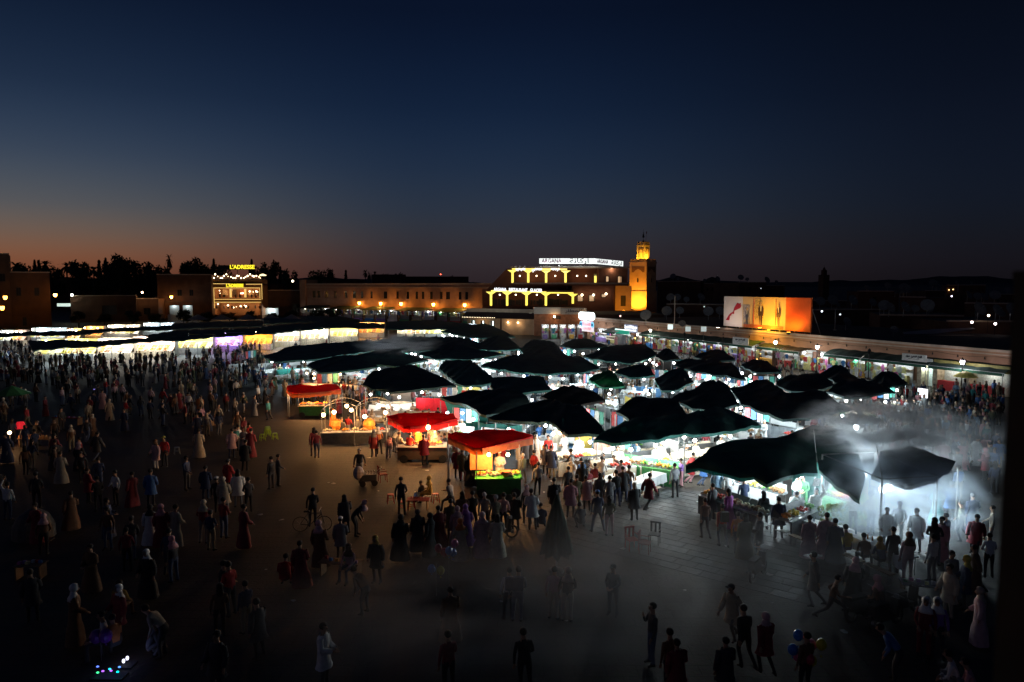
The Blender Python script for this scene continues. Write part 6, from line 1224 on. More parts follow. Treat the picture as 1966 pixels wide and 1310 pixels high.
# bicycle
def bicycle(u, v, rz, label):
    t = thing('bicycle', label, 'bicycle', G(u, v), rz); fm = M('bike_frame_dark', (.03, .03, .035), .35)
    for x in (-.52, .52):
        w = MB(); n = 20
        for i in range(n): a0, a1 = 2 * math.pi * i / n, 2 * math.pi * (i + 1) / n; w.tube((x + .33 * math.cos(a0), 0, .34 + .33 * math.sin(a0)), (x + .33 * math.cos(a1), 0, .34 + .33 * math.sin(a1)), .02, n=4, caps=False)
        wo = w.build('wheel', M('tyre_black'), t); s = MB()
        for i in range(8): s.tube((x, 0, .34), (x + .32 * math.cos(i * .785), 0, .34 + .32 * math.sin(i * .785)), .004, n=3)
        s.build('spokes', STEEL, wo)
    MB().tube((-.52, 0, .34), (-.1, 0, .3), .018).tube((-.1, 0, .3), (.4, 0, .78), .02).tube((-.2, 0, .82), (.38, 0, .82), .018).tube((-.1, 0, .3), (-.22, 0, .88), .018).tube((-.52, 0, .34), (-.2, 0, .8), .014).tube((.52, 0, .34), (.36, 0, .98), .018).build('frame', fm, t)
    MB().box((-.23, 0, .92), (.26, .14, .06)).build('saddle', M('saddle_black', (.01, .01, .01)), t); MB().tube((.36, -.28, 1.0), (.36, .28, 1.0), .015).build('handlebar', STEEL, t)
bicycle(600, 1020, .12, 'dark bicycle with a standing rider left of centre')
def moped(u, v, rz, label):
    t = thing('moped', label, 'moped', G(u, v), rz, 'parked mopeds'); bk = M('moped_black', (.015, .015, .018), .3)
    for x in (-.6, .6):
        w = MB(); n = 16
        for i in range(n): a0, a1 = 2 * math.pi * i / n, 2 * math.pi * (i + 1) / n; w.tube((x + .25 * math.cos(a0), 0, .28 + .25 * math.sin(a0)), (x + .25 * math.cos(a1), 0, .28 + .25 * math.sin(a1)), .045, n=5, caps=False)
        wo = w.build('wheel', M('tyre_black'), t); MB().tube((x, -.05, .28), (x, .05, .28), .08, n=8).build('hub', STEEL, wo)
    b = MB(); b.poly([(-.75, .55), (-.7, .8), (-.1, .78), (.05, .45), (.35, .42), (.42, .9), (.52, .9), (.5, .3), (-.5, .3)], -.13, .13); b.build('body', bk, t)
    MB().box((-.4, 0, .84), (.7, .26, .09)).build('seat', M('saddle_black'), t); MB().tube((.6, 0, .28), (.42, 0, 1.0), .03).build('fork', STEEL, t); MB().tube((.42, -.32, 1.02), (.42, .32, 1.02), .018).build('handlebar', STEEL, t)
    MB().ball((.52, 0, .92), .1, 8, 5).build('headlight', M('lamp_glass', (.6, .6, .62), .1, metal=.6), t); MB().tube((-.1, .16, .35), (-.85, .18, .4), .04).build('exhaust', M('chrome', (.6, .6, .6), .15, metal=1), t)
for k, (u, v, rz, lb) in enumerate([(1660, 1190, .4, 'black moped parked lower right behind the women in pale scarves, left one'), (1700, 1205, .5, 'black moped parked lower right, middle one'), (1735, 1180, .45, 'black moped parked lower right, far one'), (1287, 925, 1.2, 'dark moped beside the boy in a violet jacket at the paving edge'), (1455, 1110, .9, 'dark moped beside the crouching person in orange'), (958, 1035, .3, 'dark moped half hidden in the standing row')]): moped(u, v, rz, lb)
# goods spread on ground, trays, balloons, lights
t = thing('display_tray', 'tilted white tray carried over the crowd at lower right', 'tray', G(1558, 1150) + Vector((0, 0, 1.55)), .4); MB().box((0, 0, 0), (.55, .35, .03)).bb((-.27, -.17, .015), (.27, -.15, .06)).build('tray', M('tray_white', (.7, .7, .7), .3), t)
def balloons(u, v, cols, label, z=1.1, s=1.):
    p = G(u, v); t = thing('balloon_bunch', label, 'balloons', p); rnd = random.Random(u)
    b = MB().tube((0, 0, .1), (0, 0, z + .4), .01, n=4); b.build('string', STEEL, t)
    for q, c in enumerate(cols):
        a = q * 2.4; r = .09 + .05 * q ** .7
        MB().ball((r * math.cos(a) * 1.7, r * math.sin(a), z + .25 * rnd.random() + .07 * q), .14 * s, 10, 7, (1, 1, 1.15)).lathe([(.03, -.03), (.005, .02)], 5, (r * math.cos(a) * 1.7, r * math.sin(a), z - .1 + .07 * q)).build('balloon', M('balloon_' + c, {'yellow': (.6, .5, .03), 'red': (.5, .03, .08), 'pink': (.7, .15, .3), 'blue': (.03, .2, .6), 'violet': (.2, .04, .35), 'white': (.6, .6, .6)}[c], .3, .05), t)
balloons(1545, 1330, ['yellow', 'pink', 'red', 'pink', 'blue', 'yellow', 'blue'], 'bunch of pink, yellow and blue balloons at the bottom right of centre', .85)
balloons(862, 1130, ['blue', 'red', 'blue', 'pink', 'red'], 'bunch of blue and red balloons low in the centre', 1.2)
balloons(838, 1150, ['yellow', 'blue'], 'two balloons, yellow and blue, left below the centre bunch', .9)
balloons(195, 1275, ['violet', 'violet'], 'large violet balloon at lower left', .7, 1.3)
LEDS = [('glow_toy', 'blue and green glowing toy lights spread on the ground at the bottom left', 210, 1300, [(.1, .2, 1), (.05, 1, .3), (.4, .1, 1), (0, .8, 1), (.5, .1, 1), (.1, .3, 1), (0, .9, .9)]), ('glow_toy', 'pair of white-violet glowing toys above the bottom left toy lights', 245, 1278, [(.8, .8, 1), (.8, .8, 1)]), ('glow_toy', 'small row of violet-blue toy lights in the left dark crowd', 183, 752, [(.25, .2, 1), (.4, .3, 1), (.2, .2, 1)]), ('red_pin_light', 'tiny red light in the dark at lower left', 92, 1036, [(1, .02, .02)])]
for k, (nm, lb, u, v, cols) in enumerate(LEDS):
    p = G(u, v); t = thing(nm, lb, 'toy light', p); rnd = random.Random(k)
    MB().box((0, 0, .02), (.9 if k == 0 else .4, .4, .04)).build('mat', M('cloth_mat_dark', (.03, .03, .04)), t)
    for q, c in enumerate(cols): MB().ball(((q - len(cols) / 2) * (.11 if k else .12), rnd.uniform(-.25, .25) if k == 0 else 0, .12 + rnd.uniform(0, .12)), .03 if k != 1 else .045, 7, 4, (1.4, 1, .8) if k == 0 else (1, 1, 1.5) if k == 1 else (1, 1, 1)).build('light', E('led_%d_%d_%d' % tuple(int(x * 10) for x in c), c, 2.0), t)
    if k < 2: lamp(t, (0, 0, .5), (.3, .35, 1), .8, .1)
# warm lamp and red shade at the far left, with basket goods
p = G(20, 862); t = thing('gas_lamp', 'bright warm lamp on a stand at the left edge of the dark crowd', 'lamp', p)
MB().tube((0, 0, 0), (0, 0, 1.0), .03).build('stand', STEEL, t); MB().ball((0, 0, 1.1), .12, 8, 6).build('globe', E('gas_glow', (1, .6, .25), 20), t); lamp(t, (.2, -.2, 1.25), (1, .5, .2), 45, .08)
p = G(41, 848); t = thing('red_lantern', 'glowing red lampshade beside the warm lamp at the left edge', 'lamp', p)
MB().lathe([(.36, .95), (.3, 1.15), (.22, 1.4)], 8).build('shade', M('red_shade', (.6, .02, .03), .7, emit=(1, .02, .04), es=.45), t); MB().tube((0, 0, 0), (0, 0, .95), .03).build('stand', STEEL, t)
t = thing('bottle_table', 'long table crowded with small glinting bottles by the warm lamp', 'table', G(72, 858), -.1); MB().box((0, 0, .6), (2.4, .7, .05)).build('tabletop', WOODT, t)
for x in (-1.1, 1.1): MB().box((x, 0, .3), (.05, .6, .58)).build('leg', WOODT, t)
b = MB(); rnd = random.Random(9)
for q in range(70): b.lathe([(.03, 0), (.03, .12), (.012, .17)], 5, (rnd.uniform(-1.15, 1.15), rnd.uniform(-.3, .3), .625))
b.build('bottles', M('bottle_amber2', (.5, .25, .1), .3), t, kind='stuff')
t = thing('white_tent', 'small rounded pale tent in the dark at the left edge', 'tent', G(66, 1030)); MB().lathe([(.85, 0), (.82, .5), (.6, .95), (.25, 1.2), (.02, 1.28)], 14).build('canopy', M('tent_pale', (.10, .095, .09)), t)
for k, (u, v, w, lb) in enumerate([(395, 818, 1.3, 'white-edged low table in the dim left square'), (655, 1105, 1.6, 'low goods table at lower centre left'), (130, 815, 2.4, 'dark red covered bench table in the dim left crowd'), (1400, 1010, 1.2, 'narrow dark bench beside the nearest stall'), (1770, 1150, 1.4, 'grey goods table behind the women at lower right'), (60, 1110, 1.0, 'small goods table at lower left edge')]):
    t = thing('goods_table', lb, 'table', G(u, v), R.uniform(-.3, .3)); MB().box((0, 0, .55), (w, .6, .04)).build('tabletop', [WC, WOODT, M('cloth_dark_red'), WOODT, M('cloth_grey_table', (.2, .2, .22)), WOODT][k] if k else M('cloth_grey_table', (.2, .2, .22)), t)
    for x in (-w / 2 + .08, w / 2 - .08): MB().box((x, 0, .27), (.05, .5, .52)).build('leg', WOODT, t)
    for q in range(6): MB().box((-w / 2 + .15 + q * (w - .3) / 5, R.uniform(-.15, .15), .62), (.12, .1, .1)).build('packet', shopm[(q + k) % 8], t)
# ---------------------------------------------------------------- people
def skel(pose):
    """joints of a 1.72 m figure facing +Y; returns verts [(co, radius)], edges [(i, j, tag)]"""
    V = []; Eg = []
    def v(x, y, z, r): V.append((Vector((x, y, z)), r)); return len(V) - 1
    def e(a, b, t): Eg.append((a, b, t))
    lean = {'bend': .75, 'reach': .14, 'walk': .08, 'run': .22, 'sit': .12, 'squat': .35}.get(pose, 0)
    hz = {'sit': .56, 'squat': .34, 'run': .84, 'bend': .9}.get(pose, .94); hy = {'bend': -.12}.get(pose, 0)
    up = Vector((0, math.sin(lean), math.cos(lean))); O = Vector((0, hy, hz)); fw = Vector((0, math.cos(lean), -math.sin(lean)))
    def T(x, f, h): p = O + Vector((x, 0, 0)) + up * h + fw * f; return p
    pel = v(*O, (.155, .115)); sp = v(*T(0, 0, .17), (.14, .105)); ch = v(*T(0, 0, .38), (.165, .115)); nb = v(*T(0, -.005, .50), (.075, .07)); nk = v(*T(0, .01, .565), (.052, .052))
    hl = lean * .5; hup = Vector((0, math.sin(hl), math.cos(hl))); N0 = T(0, .02, .60)
    hd = v(*(N0 + hup * .05), (.078, .092)); ht = v(*(N0 + hup * .135), (.072, .085))
    e(pel, sp, 'top'); e(sp, ch, 'top'); e(ch, nb, 'top'); e(nb, nk, 'skin'); e(nk, hd, 'skin'); e(hd, ht, 'skin')
    ns = v(*(N0 + hup * .065 + Vector((0, .11, 0))), (.014, .018)); e(hd, ns, 'skin')
    arms = {'stand': [((.235, -.03, .16), (.24, .03, -.09)), ((.22, .06, .17), (.15, .24, .04))], 'hands': [((.23, .03, .17), (.08, .26, .10))] * 2, 'walk': [((.23, -.12, .17), (.24, -.14, -.07)), ((.23, .10, .17), (.22, .25, -.02))],
            'run': [((.25, -.18, .2), (.2, .02, .05)), ((.23, .18, .22), (.15, .36, .25))], 'reach': [((.23, .14, .22), (.14, .42, .15)), ((.23, .1, .2), (.17, .4, .08))], 'up': [((.3, .05, .62), (.22, .12, .88)), ((.235, .02, .16), (.2, .15, -.06))],
            'bend': [((.2, .12, .2), (.14, .36, .1))] * 2, 'sit': [((.22, .08, .18), (.12, .34, .08))] * 2, 'squat': [((.24, .15, .2), (.1, .36, .1))] * 2, 'phone': [((.235, .0, .16), (.22, .1, -.08)), ((.21, .12, .2), (.06, .22, .43))]}
    for si, (s, (el, hn)) in enumerate(zip((-1, 1), arms.get(pose, arms['stand']))):
        sh = v(*T(s * .165, 0, .44), (.062, .058)); eb = v(*T(s * el[0], el[1], el[2]), (.043, .043)); wp = T(s * hn[0], hn[1], hn[2]); wr_ = v(*wp, (.028, .028))
        d = (wp - V[eb][0]).normalized(); pm = v(*(wp + d * .07), (.036, .02)); e(ch, sh, 'top'); e(sh, eb, 'top'); e(eb, wr_, 'top'); e(wr_, pm, 'skin')
        sd = d.cross(Vector((0, 1, .2))).normalized() if abs(d.y) < .8 else Vector((1, 0, 0)); cu = d.cross(sd).normalized()
        for q in range(4):
            b0 = wp + d * .11 + sd * (q - 1.5) * .021; f1 = v(*b0, (.0095, .0095)); f2 = v(*(b0 + d * (.045, .055, .05, .038)[q] + cu * .012), (.008, .008)); e(pm, f1, 'skin'); e(f1, f2, 'skin')
        th = v(*(wp + d * .05 + sd * .05), (.011, .011)); t2 = v(*(wp + d * .085 + sd * .062), (.009, .009)); e(pm, th, 'skin'); e(th, t2, 'skin')
    legs = {'walk': [((.10, .14, .52), (.10, -.02, .1)), ((.10, -.02, .5), (.10, -.34, .17))], 'run': [((.1, .34, .58), (.1, .40, .14)), ((.1, -.12, .48), (.1, -.5, .22))], 'sit': [((.12, .42, .52), (.13, .42, .09))] * 2,
            'squat': [((.16, .36, .46), (.14, .12, .08))] * 2, 'bend': [((.11, .0, .5), (.12, -.02, .09))] * 2, 'wide': [((.17, .02, .5), (.24, 0, .09))] * 2}
    for s, (kn, an) in zip((-1, 1), legs.get(pose, [((.105, .02, .5), (.115, -.01, .09))] * 2)):
        hp = v(*(O + Vector((s * .095, 0, -.06))), (.092, .095)); k = v(s * kn[0], hy + kn[1] if pose != 'bend' else kn[1], kn[2], (.058, .06)); a = v(s * an[0], an[1], an[2], (.042, .045)); tip = v(s * (an[0] + .03), an[1] + .15, max(.035, an[2] - .06), (.042, .03)); hl_ = v(s * an[0], an[1] - .045, max(.035, an[2] - .055), (.035, .03))
        e(pel, hp, 'bot'); e(hp, k, 'bot'); e(k, a, 'bot'); e(a, tip, 'shoe'); e(a, hl_, 'shoe')
    return V, Eg, (N0, hup)
TAGS = ['top', 'bot', 'skin', 'shoe', 'eye']
def cloth(c):
    C = {'navy': (.03, .045, .10), 'black': (.018, .018, .02), 'grey': (.22, .22, .23), 'maroon': (.22, .03, .04), 'beige': (.45, .38, .28), 'white': (.72, .72, .70), 'blue': (.07, .17, .4), 'lightblue': (.35, .5, .65), 'olive': (.12, .12, .06), 'brown': (.15, .08, .045), 'red': (.45, .03, .03), 'pink': (.6, .28, .3), 'charcoal': (.05, .05, .055), 'teal': (.04, .22, .22),
         'jeans': (.07, .1, .18), 'khaki': (.28, .23, .15), 'orange': (.6, .2, .05), 'ochre': (.45, .28, .06), 'violet': (.25, .12, .4), 'cream': (.62, .54, .42), 'skin': (.38, .22, .14), 'hair': (.015, .011, .009), 'shoe': (.03, .025, .022), 'yellow': (.6, .48, .08), 'purple': (.28, .04, .26), 'greyhair': (.4, .4, .4), 'rose': (.55, .35, .36), 'eye': (.01, .01, .01), 'green': (.06, .2, .08)}
    return M('cloth_' + c, C[c], .8, .15, 9, .25)
BODY = {}; LOW = {}
def body(pose):
    if pose in BODY: return BODY[pose]
    V, Eg, hd = skel(pose); me = bpy.data.meshes.new('sk'); me.from_pydata([p for p, r in V], [(a, b) for a, b, t in Eg], []); o = bpy.data.objects.new('sk', me); COL.objects.link(o)
    o.modifiers.new('s', 'SKIN'); sv = me.skin_vertices[0].data
    for i, (p, r) in enumerate(V): sv[i].radius = r; sv[i].use_root = (i == 0)
    dg = bpy.context.evaluated_depsgraph_get(); lo = bpy.data.meshes.new_from_object(o.evaluated_get(dg))
    sb = o.modifiers.new('b', 'SUBSURF'); sb.levels = 1; dg.update(); hi = bpy.data.meshes.new_from_object(o.evaluated_get(dg)); bpy.data.objects.remove(o)
    for k, m_ in enumerate((hi, lo)):
        N0, hup = hd
        if k == 0:  # eyes and mouth set into the head
            bm = bmesh.new(); bm.from_mesh(m_)
            for x in (-.032, .032): bmesh.ops.create_icosphere(bm, subdivisions=1, radius=.013, matrix=Matrix.Translation(N0 + hup * .085 + Vector((x, .083, 0))))
            bmesh.ops.create_icosphere(bm, subdivisions=1, radius=.018, matrix=Matrix.Translation(N0 + hup * .02 + Vector((0, .082, 0))) @ Matrix.Diagonal((1.2, .5, .35, 1)))
            bm.to_mesh(m_); bm.free()
        m_.materials.clear()
        for t in TAGS: m_.materials.append(cloth({'top': 'grey', 'bot': 'black'}.get(t, t)))
        segs = [(V[a][0], V[b][0], t) for a, b, t in Eg]; nv = len(m_.polygons); idx = []
        eyes = 0 if k else 60
        for pi, pl in enumerate(m_.polygons):
            if pi >= nv - eyes: idx.append(4); continue
            c = pl.center; best = 9; bt_ = 'top'
            for a, b, t in segs:
                ab = b - a; f = max(0, min(1, (c - a).dot(ab) / max(1e-9, ab.length_squared))); dd = (c - a - ab * f).length
                if dd < best: best = dd; bt_ = t
            if bt_ == 'skin' and c.z < V[3][0].z and (c - V[3][0]).length < .1: bt_ = 'top'
            idx.append(TAGS.index(bt_))
        m_.polygons.foreach_set('material_index', idx); m_.polygons.foreach_set('use_smooth', [True] * nv); m_.name = 'person_body'
    BODY[pose] = (hi, hd, V); LOW[pose] = lo; return BODY[pose]
HM = {}
def headmesh(kind, pose):
    key = (kind, pose)
    if key in HM: return HM[key]
    hi, (N0, hup), V = body(pose); c = N0 + hup * .10; b = MB()
    def shell(rx, ry, rz_, z0, cut, off=(0, 0, 0)):
        n, m = 14, 8; vs = []; fs = []
        for j in range(m + 1):
            th = math.pi * j / m
            for i in range(n): ph = 2 * math.pi * i / n; vs.append(c + Vector(off) + Vector((rx * math.sin(th) * math.cos(ph), ry * math.sin(th) * math.sin(ph), rz_ * math.cos(th) + z0)))
        for j in range(m):
            for i in range(n):
                q = [j * n + i, j * n + (i + 1) % n, (j + 1) * n + (i + 1) % n, (j + 1) * n + i]; cc = sum((vs[k] for k in q), Vector()) / 4 - c
                if not cut(cc): fs.append(q)
        b.add(vs, fs)
    if kind == 'hair': shell(.088, .102, .10, .02, lambda q: (q.y > .035 and q.z < .055) or q.z < -.055, (0, -.012, 0))
    if kind == 'longhair':
        shell(.094, .105, .105, .02, lambda q: (q.y > .04 and q.z < .055) or q.z < -.08, (0, -.012, 0)); b.lathe([(.05, -.38), (.085, -.28), (.09, -.12), (.08, .0)], 10, tuple(c + Vector((0, -.06, 0))), sx=1.1, sy=.55)
    if kind == 'cap':
        shell(.092, .104, .10, .025, lambda q: q.z < .035, (0, -.005, 0)); b.add([c + Vector(p) for p in [(-.07, .08, .045), (.07, .08, .045), (.05, .18, .035), (-.05, .18, .035), (-.07, .08, .055), (.07, .08, .055), (.05, .18, .042), (-.05, .18, .042)]], [(4, 5, 6, 7), (3, 2, 1, 0), (2, 3, 7, 6)])
    if kind == 'scarf':
        shell(.102, .118, .118, .01, lambda q: q.y > .062 and abs(q.x) < .07 and -.075 < q.z < .075, (0, -.01, 0)); o = tuple(c + Vector((0, -.03, 0)))
        b.lathe([(.20, -.33), (.185, -.26), (.12, -.18), (.095, -.09)], 12, o, sx=1.0, sy=.72)
    HM[key] = b.mesh({'hair': 'hair', 'longhair': 'hair', 'cap': 'cap', 'scarf': 'headscarf'}[kind], cloth('hair'), True); return HM[key]
def robemesh(pose, long=True):
    key = ('robe', pose, long)
    if key in HM: return HM[key]
    hi, hd, V = body(pose); O = V[0][0]; lean = {'walk': .08, 'reach': .14, 'sit': .12, 'bend': .5}.get(pose, 0); z1 = V[3][0].z
    n = 18; prof = [(.105, z1 + .01, .1), (.165, z1 - .06, 0), (.185, z1 - .18, 0), (.165, z1 - .36, 0), (.18, z1 - .52, 0), (.20, z1 - .75, 0)] + ([(.26, .5, 0), (.29, .25, 0), (.31, .08, 0)] if long else [(.24, z1 - .85, 0)])
    if pose in ('sit', 'squat'): prof = prof[:5]
    b = MB(); vs = []
    for r, z, _ in prof:
        off = (z - O.z) * math.sin(lean) if z > O.z else 0
        for i in range(n): a = 2 * math.pi * i / n; k = 1 + (.05 * math.sin(5 * a + z) if z < .9 else 0); vs.append((r * 1.12 * k * math.cos(a), O.y * (1 if z > .8 else .5) + off + r * .78 * k * math.sin(a), z))
    m = len(prof); b.add(vs, [(j * n + i, (j + 1) * n + i, (j + 1) * n + (i + 1) % n, j * n + (i + 1) % n) for j in range(m - 1) for i in range(n)])
    # sleeves
    base = 8
    for s in (0, 1):
        sh, eb, wr_ = [V[k][0] for k in ((8, 9, 10) if s == 0 else (22, 23, 24))]
        b.tube(sh, eb, .085, .075, 9, False).tube(eb, eb.lerp(wr_, .9), .075, .07, 9, False)
    HM[key] = b.mesh('djellaba' if long else 'coat', cloth('grey'), True); return HM[key]
def setmat(o, i, m): o.material_slots[i].link = 'OBJECT'; o.material_slots[i].material = m
ART = {'lightblue': 'light blue', 'greyhair': 'grey'}
PN = 0
def add_person(d):
    global PN
    pose = d.get('pose', 'stand'); hi, hd, V = body(pose); s = d.get('s', R.uniform(.94, 1.04)); rz = d['rz']
    o = bpy.data.objects.new('person', hi); COL.objects.link(o); o.location = d['p']; o.rotation_euler = (R.uniform(-.035, .035), R.uniform(-.045, .045), rz); o.scale = (s * 1.16, s * 1.16, s * 1.06)
    top, bot = d.get('top', 'grey'), d.get('bot', 'black')
    if not d.get('robe') and not d.get('coat') and pose in ('stand', 'walk', 'hands', 'phone', 'reach') and R.random() < .4: d['coat'] = True
    setmat(o, 0, cloth(top)); setmat(o, 1, cloth(bot)); setmat(o, 3, cloth(d.get('shoe', 'shoe')))
    head = d.get('head', 'hair')
    h = place({'hair': 'hair', 'longhair': 'hair', 'cap': 'cap', 'scarf': 'headscarf'}[head], headmesh(head, pose), o); hc = d.get('hc') or ('hair' if 'hair' in head else d.get('hat', 'charcoal' if head == 'cap' else R.choice(['white', 'pink', 'beige', 'black', 'rose', 'brown'])))
    setmat(h, 0, cloth(hc))
    if head == 'cap' : h2 = place('hair', headmesh('hair', pose), o); setmat(h2, 0, cloth('hair')); h2.scale = (.985, .985, .985) if 0 else (1, 1, .996)
    if d.get('robe'): r = place('djellaba', robemesh(pose), o); setmat(r, 0, cloth(d['robe']))
    elif d.get('coat'): r = place('coat', robemesh(pose, False), o); setmat(r, 0, cloth(top))
    if d.get('bag'): ng = V[2][0]; b = MB().box((0, ng.y - .2, ng.z - .02), (.28, .14, .4)); key = ('bag', pose); HM.setdefault(key, b.mesh('backpack', cloth('black'))); q = place('backpack', HM[key], o); setmat(q, 0, cloth(d['bag']))
    if not d.get('desc'):
        A_ = lambda x: ART.get(x, x)
        gar = ('long %s robe' % A_(d['robe'])) if d.get('robe') else '%s top, %s' % (A_(top), 'blue jeans' if bot == 'jeans' else bot + ' trousers')
        hd_ = {'hair': '', 'longhair': ', long hair', 'cap': ', %s cap' % A_(hc), 'scarf': ', %s headscarf' % A_(hc)}[head]
        ps = {'walk': ', walking', 'sit': ', seated', 'hands': ', hands together', 'reach': ', reaching', 'squat': ', crouching'}.get(pose, '')
        d['desc'] = 'person in %s%s%s, %s' % (gar, hd_, ps, d.get('zone', 'in the square'))
    w = d['desc'] if d['desc'].startswith(('person', 'cook', 'seller', 'man', 'woman', 'boy', 'child')) else 'person ' + d['desc']
    ws = w.split(); w = ' '.join(ws[:16]) if len(ws) > 16 else w
    tag(o, w, 'person', d.get('group')); PN += 1; return o
def P(u, v, pose, deg, top, bot, head, desc, **k):
    PEOPLE.append(dict(p=G(u, v), pose=pose, rz=math.radians(deg), top=top, bot=bot, head=head, desc=desc, **k))
# deg: 0 = facing away from the camera, 180 = towards it, 90 = to the left, -90 = to the right
g1 = dict(group='people standing near the red awning carts')
P(602, 877, 'walk', 20, 'maroon', 'charcoal', 'longhair', 'woman in a maroon jacket walking in a close pair on the open square', prio=1)
P(609, 880, 'walk', 10, 'maroon', 'jeans', 'hair', 'man in a hooded maroon top and jeans in the close pair', prio=1)
P(691, 923, 'walk', 180, 'black', 'grey', 'cap', 'man in a black sweater and grey trousers walking towards the camera', hat='grey', prio=1)
P(521, 940, 'stand', 60, 'black', 'charcoal', 'hair', 'person all in black, left of a pair at the dim left of centre', prio=1)
P(534, 934, 'stand', -60, 'charcoal', 'black', 'hair', 'person in charcoal, right of a pair at the dim left of centre', prio=1)
P(640, 835, 'hands', -80, 'olive', 'olive', 'scarf', 'woman in a long olive robe left of the open frame stall', robe='olive', hc='beige', prio=1)
P(656, 852, 'stand', -20, 'charcoal', 'charcoal', 'hair', 'person in charcoal at the open frame stall, back to camera', prio=1)
P(668, 843, 'reach', -10, 'red', 'grey', 'hair', 'person in a red top reaching over the open frame stall', prio=1)
P(685, 850, 'reach', 0, 'charcoal', 'charcoal', 'hair', 'person in a long dark robe leaning on the open frame stall', robe='charcoal', prio=1)
P(718, 878, 'stand', 10, 'maroon', 'charcoal', 'scarf', 'person in maroon at the left of the glowing red awning', hc='grey', prio=1)
P(729, 873, 'stand', 0, 'orange', 'black', 'scarf', 'woman in a pale orange top beside the maroon-clad person', hc='white', prio=1)
P(746, 879, 'stand', 170, 'pink', 'grey', 'hair', 'child with a pink top left of the glowing red awning', s=.78, bag='pink', prio=1)
P(758, 870, 'bend', -50, 'white', 'charcoal', 'hair', 'person in a white jacket bending to the cart under glowing awning', prio=1)
P(768, 883, 'hands', -40, 'cream', 'black', 'hair', 'woman in a cream blouse by the cart under glowing awning', prio=1)
P(784, 887, 'reach', -20, 'red', 'charcoal', 'hair', 'man in a dark red jacket at the left corner of the cart', prio=1)
P(816, 893, 'stand', 0, 'red', 'black', 'hair', 'man in a bright red shirt with his back to the camera', prio=1)
P(838, 883, 'hands', 20, 'beige', 'charcoal', 'scarf', 'woman in beige with a patterned pale scarf at the red cart', coat=True, hc='beige', prio=1)
P(855, 872, 'sit', 60, 'black', 'charcoal', 'hair', 'man in black seated right of the glowing red awning', prio=1)
P(846, 868, 'sit', 100, 'maroon', 'black', 'hair', 'person in maroon seated behind the man in black', prio=1)
P(829, 868, 'reach', 180, 'white', 'grey', 'hair', 'cook in a white coat behind the cart under the glowing awning', coat=True, prio=1)
P(802, 870, 'hands', 180, 'orange', 'grey', 'cap', 'seller in orange behind the cart under the glowing awning', hat='white', prio=1)
P(876, 858, 'hands', 170, 'cream', 'grey', 'cap', 'man in a cream shirt and white cap between the two red awnings', hat='white', prio=1)
P(879, 920, 'stand', -20, 'maroon', 'black', 'hair', 'grey-haired person in a long maroon coat left of the green cart', coat=True, hc='greyhair', prio=1)
P(889, 925, 'stand', -30, 'olive', 'maroon', 'hair', 'person in an olive jacket left of the green cart', prio=1)
P(904, 935, 'stand', -20, 'black', 'black', 'longhair', 'woman in a long black robe touching the green cart', robe='black', prio=1)
P(918, 935, 'reach', -20, 'charcoal', 'charcoal', 'hair', 'person in a charcoal robe leaning on the green cart', robe='charcoal', prio=1)
P(960, 930, 'hands', 180, 'white', 'grey', 'cap', 'cook in a cream white coat behind the green cart', coat=True, hat='white', prio=1)
P(1003, 930, 'wide', 40, 'olive', 'charcoal', 'hair', 'man in an olive jacket standing with legs apart beside the green cart', hc='greyhair', prio=1)
P(1031, 951, 'stand', 0, 'grey', 'black', 'hair', 'man in a grey shirt and black trousers below the long front canopy', prio=1)
P(1009, 900, 'stand', 20, 'charcoal', 'black', 'hair', 'man in charcoal, left of two behind the olive-jacket man', prio=1)
P(1018, 899, 'stand', -20, 'black', 'black', 'hair', 'man in black, right of two behind the olive-jacket man', prio=1)
P(1031, 893, 'stand', 160, 'white', 'white', 'scarf', 'woman in a long white robe right of the green cart', robe='white', hc='white', prio=1)
P(1047, 912, 'stand', 150, 'grey', 'black', 'longhair', 'woman in grey and black right of the white-robed woman', prio=1)
P(1053, 893, 'stand', 170, 'red', 'black', 'hair', 'man in red behind the long-haired woman', prio=1)
P(1060, 919, 'stand', -20, 'navy', 'khaki', 'hair', 'man in a navy jacket and khaki trousers with his back turned', prio=1)
P(865, 987, 'run', 60, 'grey', 'charcoal', 'hair', 'man in grey striding with a long step below the red awnings', prio=1)
P(772, 990, 'stand', 5, 'charcoal', 'black', 'hair', 'dark-clad man with his back turned beside the red stools', prio=1)
P(826, 966, 'sit', 90, 'ochre', 'ochre', 'scarf', 'seated woman in an ochre robe by the tea glasses', hc='ochre', prio=1)
P(812, 966, 'sit', 60, 'charcoal', 'grey', 'hair', 'child in charcoal seated before the ochre-robed woman', s=.8, prio=1)
